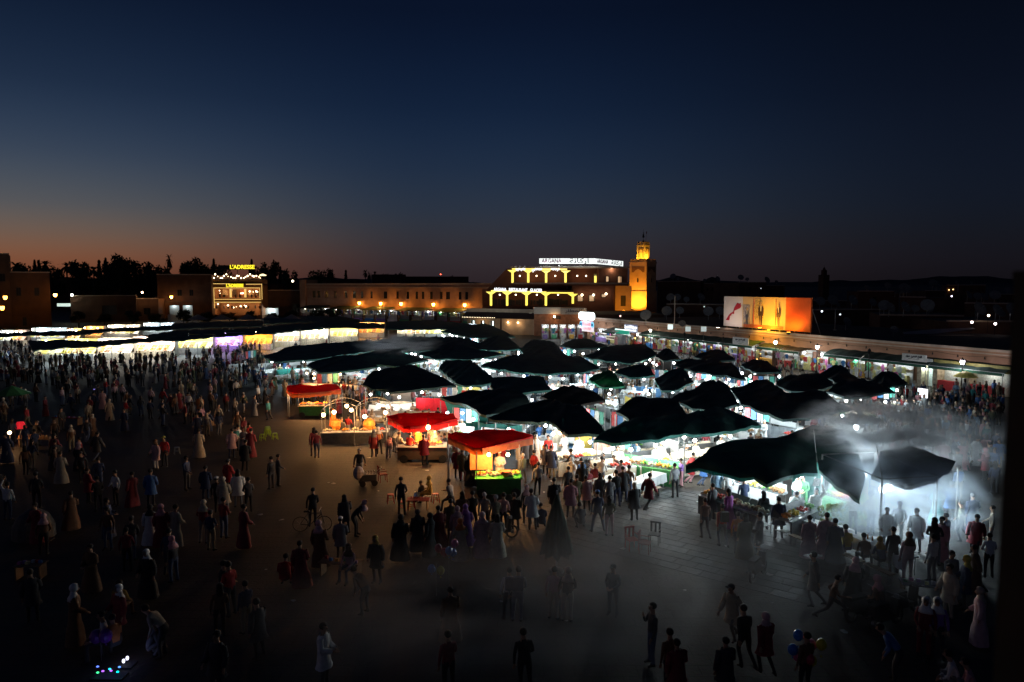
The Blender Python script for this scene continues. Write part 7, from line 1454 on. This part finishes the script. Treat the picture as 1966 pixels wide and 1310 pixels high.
for i, (u, v, ps, t_, b_, h, ds) in enumerate([(890, 1022, 'stand', 'brown', 'charcoal', 'longhair', 'curly-haired person in brown, leftmost of the standing row'), (906, 1020, 'wide', 'black', 'black', 'hair', 'person in a black jacket with legs apart in the standing row'), (932, 1022, 'stand', 'grey', 'charcoal', 'hair', 'white-haired man in a grey jumper in the standing row'), (950, 1030, 'stand', 'khaki', 'black', 'hair', 'person in a khaki top right of the white-haired man'), (966, 1026, 'stand', 'rose', 'black', 'hair', 'person in a rose shirt in the standing row'), (990, 1020, 'stand', 'black', 'black', 'cap', 'tall person in black with a cap in the standing row'), (1011, 1006, 'walk', 'black', 'black', 'scarf', 'woman in black with a rose headscarf in the standing row'), (1023, 1018, 'hands', 'white', 'charcoal', 'hair', 'person in a pale shirt left of the folded parasol'), (1042, 1015, 'squat', 'navy', 'navy', 'hair', 'person crouching in navy left of the folded parasol'), (1066, 990, 'stand', 'black', 'charcoal', 'hair', 'man in black directly behind the folded parasol tip'),
    (1095, 995, 'stand', 'pink', 'charcoal', 'hair', 'person in a pinkish top right of the folded parasol tip'), (1106, 985, 'stand', 'olive', 'olive', 'hair', 'person in a long olive coat right of the folded parasol'), (1127, 982, 'stand', 'rose', 'black', 'hair', 'person in a pale rose jacket with a dark shoulder bag'), (1148, 1022, 'wide', 'navy', 'navy', 'cap', 'man in navy with a blue cap and legs apart'), (1170, 1030, 'stand', 'olive', 'rose', 'longhair', 'woman in an olive top and rose trousers'), (1118, 1015, 'squat', 'charcoal', 'charcoal', 'hair', 'person crouching in charcoal over a dark bundle')]):
    P(u, v, ps, R.uniform(-25, 25), t_, b_, h, ds, prio=1, **({'hc': 'greyhair'} if 'white-haired' in ds else {'hc': 'blue'} if 'blue cap' in ds else {'hc': 'rose'} if 'rose headscarf' in ds else {}))
for i, (u, v, ps, dg, t_, h, rb, hc, ds) in enumerate([(868, 1040, 'stand', 0, 'olive', 'hair', None, None, 'person in olive just below the striding man'), (878, 1052, 'stand', 10, 'rose', 'scarf', 'rose', 'rose', 'woman in a rose robe and scarf below the standing row'), (885, 1078, 'stand', 5, 'orange', 'scarf', 'beige', 'orange', 'woman in a beige robe with an orange headscarf'), (897, 1050, 'stand', 0, 'violet', 'scarf', 'violet', 'violet', 'woman in a pale violet robe below the standing row'), (925, 1072, 'stand', 0, 'white', 'scarf', 'rose', 'rose', 'woman in a pale robe, left of a pale pair in lower centre'), (954, 1072, 'stand', 0, 'white', 'longhair', 'cream', None, 'woman in a pale robe, right of a pale pair in lower centre'), (767, 1078, 'stand', 0, 'black', 'scarf', 'black', 'black', 'woman wrapped in a long black robe in lower centre'), (845, 1055, 'stand', 30, 'maroon', 'hair', 'maroon', None, 'person in a maroon robe right of the dark group'), (825, 1070, 'stand', 60, 'black', 'scarf', 'black', 'black', 'person in a black robe in the dark group'), (803, 1060, 'stand', 10, 'charcoal', 'scarf', 'charcoal', 'charcoal', 'person in a charcoal robe left in the dark group')]):
    P(u, v, ps, dg, t_, 'charcoal', h, ds, robe=rb, hc=hc, prio=1)
# front middle stall people
P(1098, 925, 'reach', 60, 'black', 'black', 'hair', 'waiter in black reaching across the glowing counter', prio=1)
P(1118, 930, 'sit', 20, 'blue', 'navy', 'hair', 'seated person in dark blue left of the maroon sweater', prio=1)
P(1129, 948, 'sit', 10, 'maroon', 'charcoal', 'hair', 'seated person in a wide maroon sweater at the yellow-lit table', hc='greyhair', prio=1)
P(1144, 942, 'sit', -10, 'maroon', 'black', 'hair', 'seated person in dark red beside the maroon sweater', prio=1)
P(1153, 942, 'stand', -30, 'white', 'charcoal', 'hair', 'standing man in a white shirt among the seated diners', prio=1)
P(1161, 928, 'sit', 150, 'lightblue', 'grey', 'hair', 'seated person in light blue facing the diners', prio=1)
P(1226, 905, 'reach', 100, 'lightblue', 'jeans', 'hair', 'waiter in a light blue shirt and jeans at the leafy counter', prio=1)
P(1268, 905, 'hands', 170, 'white', 'white', 'cap', 'cook all in white behind the leafy counter', coat=True, hat='white', prio=1)
P(1190, 925, 'bend', 120, 'grey', 'grey', 'hair', 'person in grey bending over the food left of the waiter', prio=1)
P(1308, 935, 'hands', 100, 'violet', 'pink', 'hair', 'boy in a violet jacket and pink trousers at the paving edge', s=.86, prio=1)
P(1326, 930, 'walk', -90, 'red', 'pink', 'hair', 'person in pink trousers half hidden by the nearest canopy', prio=1)
P(1350, 935, 'walk', -80, 'blue', 'jeans', 'hair', 'person in blue jeans half hidden by the nearest canopy', prio=1)
for i, (u, v, ps, dg, t_, b_, h, ds) in enumerate([(1088, 960, 'stand', 10, 'charcoal', 'black', 'hair', 'onlooker in charcoal left below the glowing panels'), (1115, 955, 'stand', -10, 'black', 'charcoal', 'longhair', 'long-haired onlooker in black before the yellow-lit table'), (1150, 975, 'stand', 10, 'charcoal', 'charcoal', 'longhair', 'long-haired onlooker in charcoal right of the pale rose jacket'), (1170, 985, 'stand', 0, 'grey', 'grey', 'hair', 'onlooker in a grey coat in front of the yellow-lit table'), (1185, 975, 'stand', 20, 'black', 'navy', 'hair', 'onlooker in black with a phone glow near the white table'), (1198, 965, 'stand', -15, 'charcoal', 'jeans', 'hair', 'onlooker in charcoal and jeans left of the white-skirted table'), (1206, 960, 'stand', -30, 'brown', 'jeans', 'hair', 'onlooker in a brown jacket touching the white-skirted table'), (1190, 950, 'stand', 0, 'rose', 'black', 'hair', 'onlooker in rose behind the dark onlookers'), (1218, 1000, 'stand', 10, 'charcoal', 'black', 'hair', 'blond person in charcoal standing on the paving'), (1245, 980, 'walk', -60, 'maroon', 'charcoal', 'hair', 'man in a maroon jacket walking on the paving')]):
    P(u, v, ps, dg, t_, b_, h, ds, prio=1, **({'hc': 'beige'} if 'blond' in ds else {}))
# nearest stall people
for a in [(1352, 1034, 'walk', 10, 'brown', 'charcoal', 'hair', 'man in a brown coat walking left of the red jacket'), (1386, 1050, 'walk', 5, 'red', 'grey', 'hair', 'man in a red jacket with a backpack before the nearest stall'), (1366, 1000, 'stand', 30, 'charcoal', 'black', 'hair', 'person with a yellow bag in charcoal by the nearest stall'), (1400, 1015, 'stand', 40, 'purple', 'purple', 'longhair', 'woman in a purple dress before the nearest stall'), (1375, 965, 'stand', -40, 'lightblue', 'jeans', 'hair', 'man in a light blue top at the left end of nearest stall'), (1397, 970, 'stand', -30, 'white', 'grey', 'hair', 'man in a white shirt watching the shellfish counter'), (1428, 990, 'stand', 0, 'navy', 'navy', 'hair', 'person in navy close to the dark steel counter'), (1467, 1018, 'stand', 0, 'charcoal', 'black', 'longhair', 'long-haired woman in charcoal before the dark steel counter'), (1495, 1034, 'stand', -10, 'navy', 'black', 'hair', 'man in a dark navy suit with hands forward at the counter'),
          (1430, 1075, 'stand', 10, 'olive', 'olive', 'longhair', 'woman in a long olive coat in the close group on the paving'), (1418, 1065, 'stand', -20, 'orange', 'charcoal', 'hair', 'child in an orange top in the close group on the paving'), (1455, 1070, 'hands', 60, 'charcoal', 'black', 'hair', 'man in charcoal right in the close group on the paving'), (1466, 1098, 'squat', 60, 'brown', 'black', 'hair', 'person in brown crouching by the dark moped'),
          (1521, 1012, 'bend', -60, 'white', 'grey', 'hair', 'cook in white bending over the grill counter'), (1568, 1012, 'up', 160, 'white', 'white', 'hair', 'man in a white robe raising a white sheet overhead'), (1542, 985, 'hands', 150, 'green', 'green', 'cap', 'cook in green behind the grill counter'), (1528, 985, 'hands', 170, 'white', 'grey', 'scarf', 'woman in a white scarf behind the grill counter'), (1553, 1072, 'stand', 0, 'rose', 'rose', 'hair', 'woman in a pale rose robe at the smoky dining table'), (1582, 1074, 'stand', -10, 'rose', 'rose', 'hair', 'person in a long pinkish robe left of the dark robe'), (1603, 1082, 'stand', -20, 'navy', 'navy', 'hair', 'person in a long navy robe at the smoky dining table'), (1638, 1024, 'reach', 0, 'white', 'charcoal', 'hair', 'man in a white tee with his back turned in the smoke'), (1671, 1026, 'reach', 20, 'ochre', 'jeans', 'hair', 'man in an ochre shirt beside the white tee'), (1626, 1078, 'sit', 0, 'yellow', 'charcoal', 'hair', 'seated person in yellow at the smoky dining table'), (1662, 1092, 'sit', 0, 'brown', 'black', 'hair', 'seated person in brown right of the yellow one'), (1692, 1100, 'sit', 0, 'navy', 'black', 'scarf', 'seated woman with an ochre scarf right of the brown one'), (1715, 1102, 'stand', 0, 'charcoal', 'charcoal', 'hair', 'person in charcoal at the right end of the tables'), (1741, 1118, 'stand', 0, 'rose', 'rose', 'scarf', 'woman in rose with a pale scarf at the right end'), (1704, 1055, 'reach', 150, 'white', 'grey', 'hair', 'cook in white leaning forward under the cold bulbs'), (1722, 1045, 'reach', 150, 'white', 'white', 'cap', 'second cook in white right of the leaning one in smoke'), (1788, 1118, 'stand', 20, 'white', 'grey', 'hair', 'man in a white shirt at the right end of the smoky stall'), (1760, 1060, 'stand', 120, 'white', 'grey', 'hair', 'hazy pale figure right of the cooks'), (1655, 972, 'hands', 180, 'white', 'grey', 'cap', 'cook in white behind the added flare sheet')]:
    P(*a, prio=1, **({'robe': a[4]} if 'robe' in a[7] or 'dress' in a[7] or 'coat' in a[7] and 'long' in a[7] else {}), **({'bag': 'black'} if 'backpack' in a[7] else {}), **({'hc': 'ochre'} if 'ochre scarf' in a[7] else {'hc': 'white'} if 'white scarf' in a[7] else {}))
t = thing('paper_sheet', 'white sheet held high by the man in a white robe', 'sheet', G(1568, 1012) + Vector((-.12, -.1, 1.95)), .3); b = MB(); b.add([(-.2, 0, 0), (.18, .04, -.05), (.24, 0, .3), (-.15, -.04, .36), (-.2, .015, 0), (.18, .055, -.05), (.24, .015, .3), (-.15, -.025, .36)], [(0, 1, 2, 3), (7, 6, 5, 4)]); b.build('sheet', M('paper_white', (.8, .8, .8)), t)
# foreground individuals
for a in [(1405, 1232, 'walk', 120, 'khaki', 'charcoal', 'cap', 'man in khaki with a dark cap in the lower right dark'), (1250, 1278, 'phone', 100, 'charcoal', 'jeans', 'hair', 'man in charcoal looking at a phone at the lower right of centre'), (1430, 1282, 'walk', 15, 'black', 'black', 'hair', 'man in black, left of a close pair at lower right'), (1466, 1292, 'walk', 15, 'maroon', 'black', 'scarf', 'woman in maroon with a rose scarf in the close pair'), (1177, 1182, 'hands', 150, 'charcoal', 'charcoal', 'cap', 'person with a light cap alone in the lower centre dark'), (1287, 1330, 'stand', 20, 'brown', 'black', 'hair', 'boy in brown, left of two at the bottom edge'), (1300, 1350, 'stand', 10, 'maroon', 'black', 'hair', 'boy in maroon, right of two at the bottom edge'), (1391, 1345, 'stand', 10, 'charcoal', 'black', 'hair', 'person in charcoal at the bottom edge below the khaki man'), (1772, 1262, 'stand', 150, 'maroon', 'maroon', 'scarf', 'woman in maroon with a white scarf among the mopeds'), (1800, 1265, 'stand', 150, 'violet', 'charcoal', 'scarf', 'woman in violet with a white scarf among the mopeds'), (1716, 1310, 'bend', 60, 'blue', 'charcoal', 'hair', 'person in bright blue bending at the lower right'), (1543, 1335, 'stand', 20, 'brown', 'black', 'hair', 'balloon seller in brown at the bottom edge'), (1560, 1165, 'walk', 60, 'charcoal', 'charcoal', 'hair', 'person in charcoal leaning under the white tray'), (1596, 1195, 'run', -120, 'brown', 'charcoal', 'hair', 'person in a brown coat striding at the lower right'), (1635, 1170, 'stand', -30, 'black', 'black', 'scarf', 'person wrapped in a black robe below the smoky tables'), (1690, 1190, 'sit', 40, 'brown', 'black', 'scarf', 'person seated in brown before the parked mopeds'), (1820, 1190, 'stand', 100, 'beige', 'beige', 'hair', 'person in beige behind the white-scarfed women'), (1850, 1170, 'stand', 60, 'navy', 'charcoal', 'scarf', 'woman in navy with a yellow scarf at the right'), (1880, 1240, 'stand', 60, 'rose', 'rose', 'scarf', 'woman in a pale rose robe close to the dark post'), (1838, 1330, 'squat', 60, 'white', 'grey', 'hair', 'crouching person in white at the bottom right corner'), (1870, 1350, 'squat', 60, 'pink', 'grey', 'hair', 'crouching person in pink at the bottom right corner'),
          (285, 1150, 'stand', 170, 'black', 'black', 'scarf', 'woman in a long black robe and white scarf at lower left'), (290, 1048, 'stand', 10, 'white', 'white', 'scarf', 'woman in a long white robe in the left dark'), (311, 1052, 'stand', 0, 'maroon', 'maroon', 'scarf', 'woman in a long maroon robe beside the white-robed one'), (337, 1050, 'stand', -30, 'beige', 'charcoal', 'hair', 'small child in beige right of the maroon robe'), (430, 1180, 'hands', -60, 'black', 'black', 'hair', 'man in black of the embracing pair at lower left'), (446, 1184, 'hands', 60, 'red', 'charcoal', 'hair', 'man in a red jacket of the embracing pair at lower left'), (312, 1262, 'bend', 90, 'beige', 'charcoal', 'hair', 'person in beige bending right down at lower left'), (285, 1262, 'squat', -60, 'grey', 'grey', 'scarf', 'grey-clad figure crouching opposite the bending person'), (624, 1322, 'hands', -100, 'white', 'charcoal', 'hair', 'man in an open jacket over a white shirt at the bottom'), (205, 1262, 'sit', 120, 'white', 'charcoal', 'hair', 'toy seller in a white top beside the glowing toys'), (222, 1268, 'sit', 60, 'orange', 'charcoal', 'hair', 'second toy seller in orange beside the glowing toys'), (145, 1240, 'stand', -60, 'brown', 'brown', 'scarf', 'woman in a long brown robe at lower left'), (232, 1195, 'sit', 0, 'ochre', 'brown', 'hair', 'person seated in ochre above the toy sellers'), (300, 902, 'stand', 150, 'rose', 'white', 'scarf', 'woman in pale rose and white in the dim left square'), (317, 897, 'stand', 170, 'red', 'charcoal', 'cap', 'person in red with a yellow hat in the dim left square'), (224, 972, 'stand', 150, 'white', 'black', 'hair', 'man in a white patterned top in the dim left square'), (290, 972, 'stand', 0, 'blue', 'charcoal', 'hair', 'man in blue in the dim left square'), (255, 975, 'stand', 60, 'maroon', 'maroon', 'hair', 'person in a maroon robe between the white top and blue'), (600, 1012, 'stand', 20, 'black', 'black', 'hair', 'rider standing astride the dark bicycle'), (665, 1025, 'stand', 20, 'charcoal', 'charcoal', 'longhair', 'woman in charcoal pushing a bundle right of the cyclist'), (685, 1030, 'bend', -90, 'black', 'black', 'scarf', 'person bent over a pale bundle right of the cyclist'), (655, 1075, 'stand', 0, 'grey', 'charcoal', 'cap', 'man with a white cap and grey back in lower left of centre'), (617, 1090, 'stand', -10, 'brown', 'brown', 'scarf', 'woman in a brown robe with a pale rose scarf'), (580, 1130, 'stand', 0, 'maroon', 'maroon', 'hair', 'person in a long dark maroon robe left of centre bottom'), (548, 1125, 'squat', 0, 'red', 'maroon', 'hair', 'person crouching in red left of the maroon robe'), (725, 1120, 'stand', 160, 'black', 'black', 'scarf', 'woman in black with an ochre scarf below centre left'), (672, 1112, 'sit', 160, 'rose', 'navy', 'scarf', 'woman seated behind the low goods table'), (700, 1180, 'bend', 60, 'brown', 'charcoal', 'hair', 'person in brown leaning over in the lower centre left'), (975, 1190, 'stand', 10, 'white', 'charcoal', 'hair', 'man in a pale shirt with a backpack in the lower centre'), (992, 1195, 'stand', 0, 'grey', 'grey', 'hair', 'person in grey right of the pale shirt and backpack'), (1062, 1190, 'stand', -20, 'rose', 'beige', 'hair', 'person in rose below the folded parasol'), (1088, 1195, 'stand', -10, 'black', 'beige', 'scarf', 'woman in black with a cream scarf below the folded parasol'), (865, 1235, 'stand', 20, 'brown', 'brown', 'hair', 'man in a broad brown robe in the bottom centre'), (862, 1335, 'stand', 30, 'maroon', 'black', 'hair', 'person in maroon at the bottom edge, left of two'), (1010, 1335, 'stand', 10, 'black', 'black', 'hair', 'person in black at the bottom edge, right of two'), (415, 1340, 'stand', 160, 'charcoal', 'black', 'hair', 'person in a suit at the bottom edge left of centre'), (500, 1265, 'stand', 60, 'charcoal', 'black', 'hair', 'person in charcoal above the bottom edge left of centre'), (15, 1000, 'up', 0, 'white', 'navy', 'hair', 'person in a white top raising arms at the left edge'), (118, 930, 'stand', 0, 'beige', 'beige', 'hair', 'person in a long beige robe in the left dark'), (395, 960, 'stand', 0, 'navy', 'navy', 'hair', 'person in navy in the loose group left of centre'), (420, 985, 'stand', 0, 'black', 'black', 'cap', 'person in black with a white cap in the loose group'), (433, 990, 'stand', 0, 'beige', 'grey', 'scarf', 'woman in grey beside the white-capped person'), (458, 975, 'stand', 10, 'white', 'grey', 'longhair', 'woman in a pale top with long hair in the loose group'), (478, 985, 'hands', 40, 'charcoal', 'black', 'hair', 'person in charcoal at the right of the loose group'), (382, 880, 'stand', 0, 'beige', 'beige', 'hair', 'person in a beige robe in the dim square'), (445, 880, 'stand', 10, 'rose', 'navy', 'hair', 'person in a pale rose top in the dim square'), (458, 858, 'sit', 60, 'white', 'black', 'hair', 'person in white seated near the lime green stools'), (482, 850, 'sit', 60, 'red', 'maroon', 'hair', 'person in red seated right beside the white-clad one'), (470, 905, 'stand', 0, 'black', 'black', 'hair', 'person in black left of the lime green stools'), (362, 795, 'stand', 0, 'white', 'charcoal', 'hair', 'person in white in the upper dim square'), (384, 798, 'stand', 0, 'orange', 'black', 'hair', 'person in orange in the upper dim square'), (378, 830, 'sit', 0, 'red', 'black', 'hair', 'person in red seated in the upper dim square'), (455, 765, 'stand', 10, 'white', 'black', 'hair', 'man in a white shirt at the upper left lane'), (446, 762, 'stand', 10, 'black', 'black', 'hair', 'man in black at the upper left lane')]:
    P(*a, prio=1, **({'robe': a[4]} if ' robe' in a[7] else {}), **({'bag': 'navy'} if 'backpack' in a[7] else {}), **({'hc': {'white scarf': 'white', 'rose scarf': 'rose', 'yellow scarf': 'yellow', 'ochre scarf': 'ochre', 'cream scarf': 'cream'}[k] for k in ['white scarf', 'rose scarf', 'yellow scarf', 'ochre scarf', 'cream scarf'] if k in a[7]} and {'hc': [c for s_, c in (('white scarf', 'white'), ('pale rose scarf', 'rose'), ('rose scarf', 'rose'), ('yellow scarf', 'yellow'), ('ochre scarf', 'ochre'), ('cream scarf', 'cream')) if s_ in a[7]][0]} or {}), **({'hat': 'white'} if 'white cap' in a[7] else {'hat': 'yellow'} if 'yellow hat' in a[7] else {}))
# zones of the crowd: (polygon box in photo pixels, count, facing, place words, palette)
zr = random.Random(99)
used_ = [d['p'] for d in PEOPLE]
ZONES = [((0, 72, 668, 704), 26, 'before the leftmost stalls', 'people before the leftmost stalls', ['black', 'charcoal', 'navy', 'grey', 'white']), ((0, 500, 672, 750), 230, 'before the juice row', 'crowd before the juice row', ['black', 'charcoal', 'navy', 'brown', 'grey', 'olive', 'maroon', 'black']),
         ((0, 470, 755, 840), 60, 'in the dim left square', 'people in the dim left of the square', ['black', 'charcoal', 'navy', 'brown', 'maroon', 'beige', 'rose', 'red']),
         ((0, 200, 850, 1000), 22, 'near the left edge', 'people near the left edge', ['black', 'charcoal', 'brown', 'maroon', 'navy']),
         ((330, 520, 740, 960), 22, 'left of the lime stools', 'people left of the stools', TOPS),
         ((20, 480, 1000, 1240), 18, 'in the dark lower left', 'people in the dark lower left', ['black', 'charcoal', 'brown', 'maroon', 'navy']),
         ((500, 640, 700, 790), 34, 'by the leftmost stalls', 'people by the leftmost food stalls', TOPS),
         ((1690, 1925, 760, 930), 150, 'in the right crowd', 'crowd at the right', TOPS + ['white', 'pink', 'blue', 'lightblue']),
         ((1560, 1760, 790, 850), 26, 'right of the wavy canopy', 'people in the right lane', TOPS + ['white', 'beige']),
         ((1780, 1910, 930, 1180), 16, 'near the dark post', 'people near the dark post', TOPS),
         ((860, 1180, 735, 790), 36, 'between the central canopies', 'people between the canopies', TOPS + ['white']), ((1000, 1560, 690, 760), 90, 'between the upper canopies', 'people between the upper canopies', TOPS + ['white', 'white', 'cream']), ((560, 1000, 655, 735), 60, 'between the left canopies', 'people between the left canopies', TOPS + ['white', 'cream']), ((1180, 1560, 745, 850), 40, 'between the right canopies', 'people between the canopies', TOPS + ['white']),
         ((620, 740, 755, 800), 18, 'beside the open frame stall', 'people beside the open frame stall', TOPS), ((1050, 1250, 655, 668), 10, 'before the white doorway', 'people before the white doorway', TOPS),
         ((1300, 1700, 700, 735), 30, 'before the cloth shops', 'people before the cloth shops', TOPS),
         ((560, 900, 606, 618), 20, 'before the far shops', 'people before the far shops', TOPS)]
for (u0, u1, v0, v1), cnt_, zn, gp_, pal in ZONES:
    k = 0; tr = 0
    while k < cnt_ and tr < cnt_ * 40:
        tr += 1; f = zr.random(); v = 1 / (1 / (v0 - 540) + (1 / (v1 - 540) - 1 / (v0 - 540)) * f) + 540; u = zr.uniform(u0, u1)
        if gp_ == 'crowd before the juice row' and v < 696 - max(0, u - 300) * .13: continue
        p = G(u, v)
        if any((p - q).length_squared < .36 for q in used_): continue
        used_.append(p); k += 1
        rb = zr.random() < .22; hd_ = zr.choice(['hair', 'hair', 'hair', 'cap', 'scarf', 'longhair']); t_ = zr.choice(pal)
        PEOPLE.append(dict(p=p, pose=zr.choice(['stand', 'stand', 'hands', 'walk', 'walk', 'stand']), rz=zr.uniform(-3.14, 3.14) if zr.random() < .4 else zr.gauss(0, .5), top=t_, bot=zr.choice(BOTS), head=hd_, robe=t_ if rb else None, desc=None, zone=zn, group=gp_))
def keyf(d):
    Y = d['p'].y; return (0 if d.get('prio') else 1, Y)
PEOPLE.sort(key=keyf)
NIND = 300
for d in PEOPLE[:NIND]: add_person(d)
rest = PEOPLE[NIND:]
# the farther ones of this kind together, still full figures
import numpy as np
def crowd(items):
    mats = []; mi = {}; vs = []; fs = []; ms = []; off = 0
    def gm_(c):
        if c not in mi: mi[c] = len(mats); mats.append(cloth(c))
        return mi[c]
    def addm(me, T, cm):
        nonlocal off
        n = len(me.vertices); co = np.empty(n * 3); me.vertices.foreach_get('co', co); co = co.reshape(-1, 3) @ np.array(T.to_3x3()).T + np.array(T.translation)
        vs.append(co)
        for p in me.polygons: fs.append([i + off for i in p.vertices]); ms.append(cm[p.material_index])
        off += n
    for d in items:
        body(d['pose']); s = R.uniform(.94, 1.04); T = Matrix.Translation(d['p']) @ Matrix.Rotation(d['rz'], 4, 'Z') @ Matrix.Scale(s, 4)
        addm(LOW[d['pose']], T, [gm_(d['top']), gm_(d['bot']), gm_('skin'), gm_('shoe'), gm_('eye')])
        addm(headmesh(d['head'], d['pose']), T, [gm_('hair' if 'hair' in d['head'] else d.get('hat', 'beige' if d['head'] == 'scarf' else 'charcoal'))])
        if d.get('robe') or d.get('coat'): addm(robemesh(d['pose'], bool(d.get('robe'))), T, [gm_(d.get('robe') or d['top'])])
    if not items: return
    me = bpy.data.meshes.new('crowd'); me.from_pydata(np.concatenate(vs).tolist(), [], fs)
    for m_ in mats: me.materials.append(m_)
    me.polygons.foreach_set('material_index', ms); me.polygons.foreach_set('use_smooth', [True] * len(fs))
    place('crowd', me, label='farther part of the crowd between the lit stalls and before the juice row', cat='crowd', kind='stuff')
crowd(rest)
print('people', len(PEOPLE), 'garments', GC[0])
# ---------------------------------------------------------------- cooking smoke
def smoke(name, c, r, dens, scale, seed, label, lo=.42, hi=.72, rot=0, col=(.8, .82, .85), aniso=.2):
    n, m_ = 20, 12; b = MB(); b.ball((0, 0, 0), 1, n, m_)
    me = b.mesh(name, []); mt = bpy.data.materials.new('smoke_' + name + str(seed)); mt.use_nodes = True; nt = mt.node_tree; N = nt.nodes; L = nt.links; N.remove(N['Principled BSDF'])
    pv_ = N.new('ShaderNodeVolumePrincipled'); pv_.inputs['Color'].default_value = (*col, 1); pv_.inputs['Anisotropy'].default_value = aniso
    tc = N.new('ShaderNodeTexCoord'); no = N.new('ShaderNodeTexNoise'); no.inputs['Scale'].default_value = scale; no.inputs['Detail'].default_value = 3; no.inputs['Distortion'].default_value = .6
    mp_ = N.new('ShaderNodeMapping'); mp_.inputs['Location'].default_value = (seed, seed * 2, 0); L.new(tc.outputs['Object'], mp_.inputs[0]); L.new(mp_.outputs[0], no.inputs['Vector'])
    mr = N.new('ShaderNodeMapRange'); mr.inputs['From Min'].default_value = lo; mr.inputs['From Max'].default_value = hi; L.new(no.outputs['Fac'], mr.inputs['Value'])
    ln = N.new('ShaderNodeVectorMath'); ln.operation = 'LENGTH'; L.new(tc.outputs['Object'], ln.inputs[0])
    fo = N.new('ShaderNodeMapRange'); fo.interpolation_type = 'SMOOTHSTEP'; fo.inputs['From Min'].default_value = 1.; fo.inputs['From Max'].default_value = .25; fo.inputs['To Min'].default_value = 0; fo.inputs['To Max'].default_value = dens; L.new(ln.outputs['Value'], fo.inputs['Value'])
    mu = N.new('ShaderNodeMath'); mu.operation = 'MULTIPLY'; L.new(mr.outputs[0], mu.inputs[0]); L.new(fo.outputs[0], mu.inputs[1]); L.new(mu.outputs[0], pv_.inputs['Density']); L.new(pv_.outputs[0], N['Material Output'].inputs['Volume'])
    me.materials.append(mt); o = place(name, me, None, c, rot, kind='stuff', scale=r, label=label, cat='smoke'); return o
c = G(1705, 1040) + Vector((.3, .5, 1.7)); smoke('smoke', c, (4.4, 3.3, 2.5), 1.9, 1.9, 1, 'glowing blue-white cooking smoke around the cold bulbs at right', .44, .66, col=(.8, .9, 1))
c = G(1665, 985) + Vector((.4, 0, 4.2)); smoke('smoke', c, (4.2, 2.4, 1.8), 2.6, 3.2, 5, 'grey smoke cloud rising over the drooping canopy strip', .47, .60, rot=-.35)
c = G(1775, 965) + Vector((0, 0, 3.0)); smoke('smoke', c, (6.0, 4.0, 2.4), .30, 2.6, 9, 'thin grey smoke drifting right over the crowd', .40, .68)
c = G(700, 745) + Vector((3, 4, 4.4)); smoke('smoke', c, (5.5, 4, 1.4), .9, 2.2, 13, 'pale smoke wisp above the left food stalls', .45, .65)
c = G(1330, 1180) + Vector((0, 0, 1.3)); smoke('smoke', c, (10, 5, 2.9), .085, 1.7, 17, 'dark thin smoke veil over the lower right square', .40, .66)
c = G(900, 1270) + Vector((0, 0, 1.2)); smoke('smoke', c, (8.5, 3.8, 2.6), .09, 1.6, 21, 'dark thin smoke veil over the bottom centre', .40, .66)

# labels: where a few look alike, say which one by its place
byl = {}
for o in COL.objects:
    if o.parent is None and o.get('label'): byl.setdefault(o['label'], []).append(o)
for lb, os_ in byl.items():
    if len(os_) < 2: continue
    os_.sort(key=lambda o: o.location.x / max(1, o.location.y))
    for i, o in enumerate(os_):
        o['label'] = ' '.join((lb + ', ' + (['left', 'right'][i] + ' one' if len(os_) == 2 else ordi(i, len(os_)))).split()[:16])
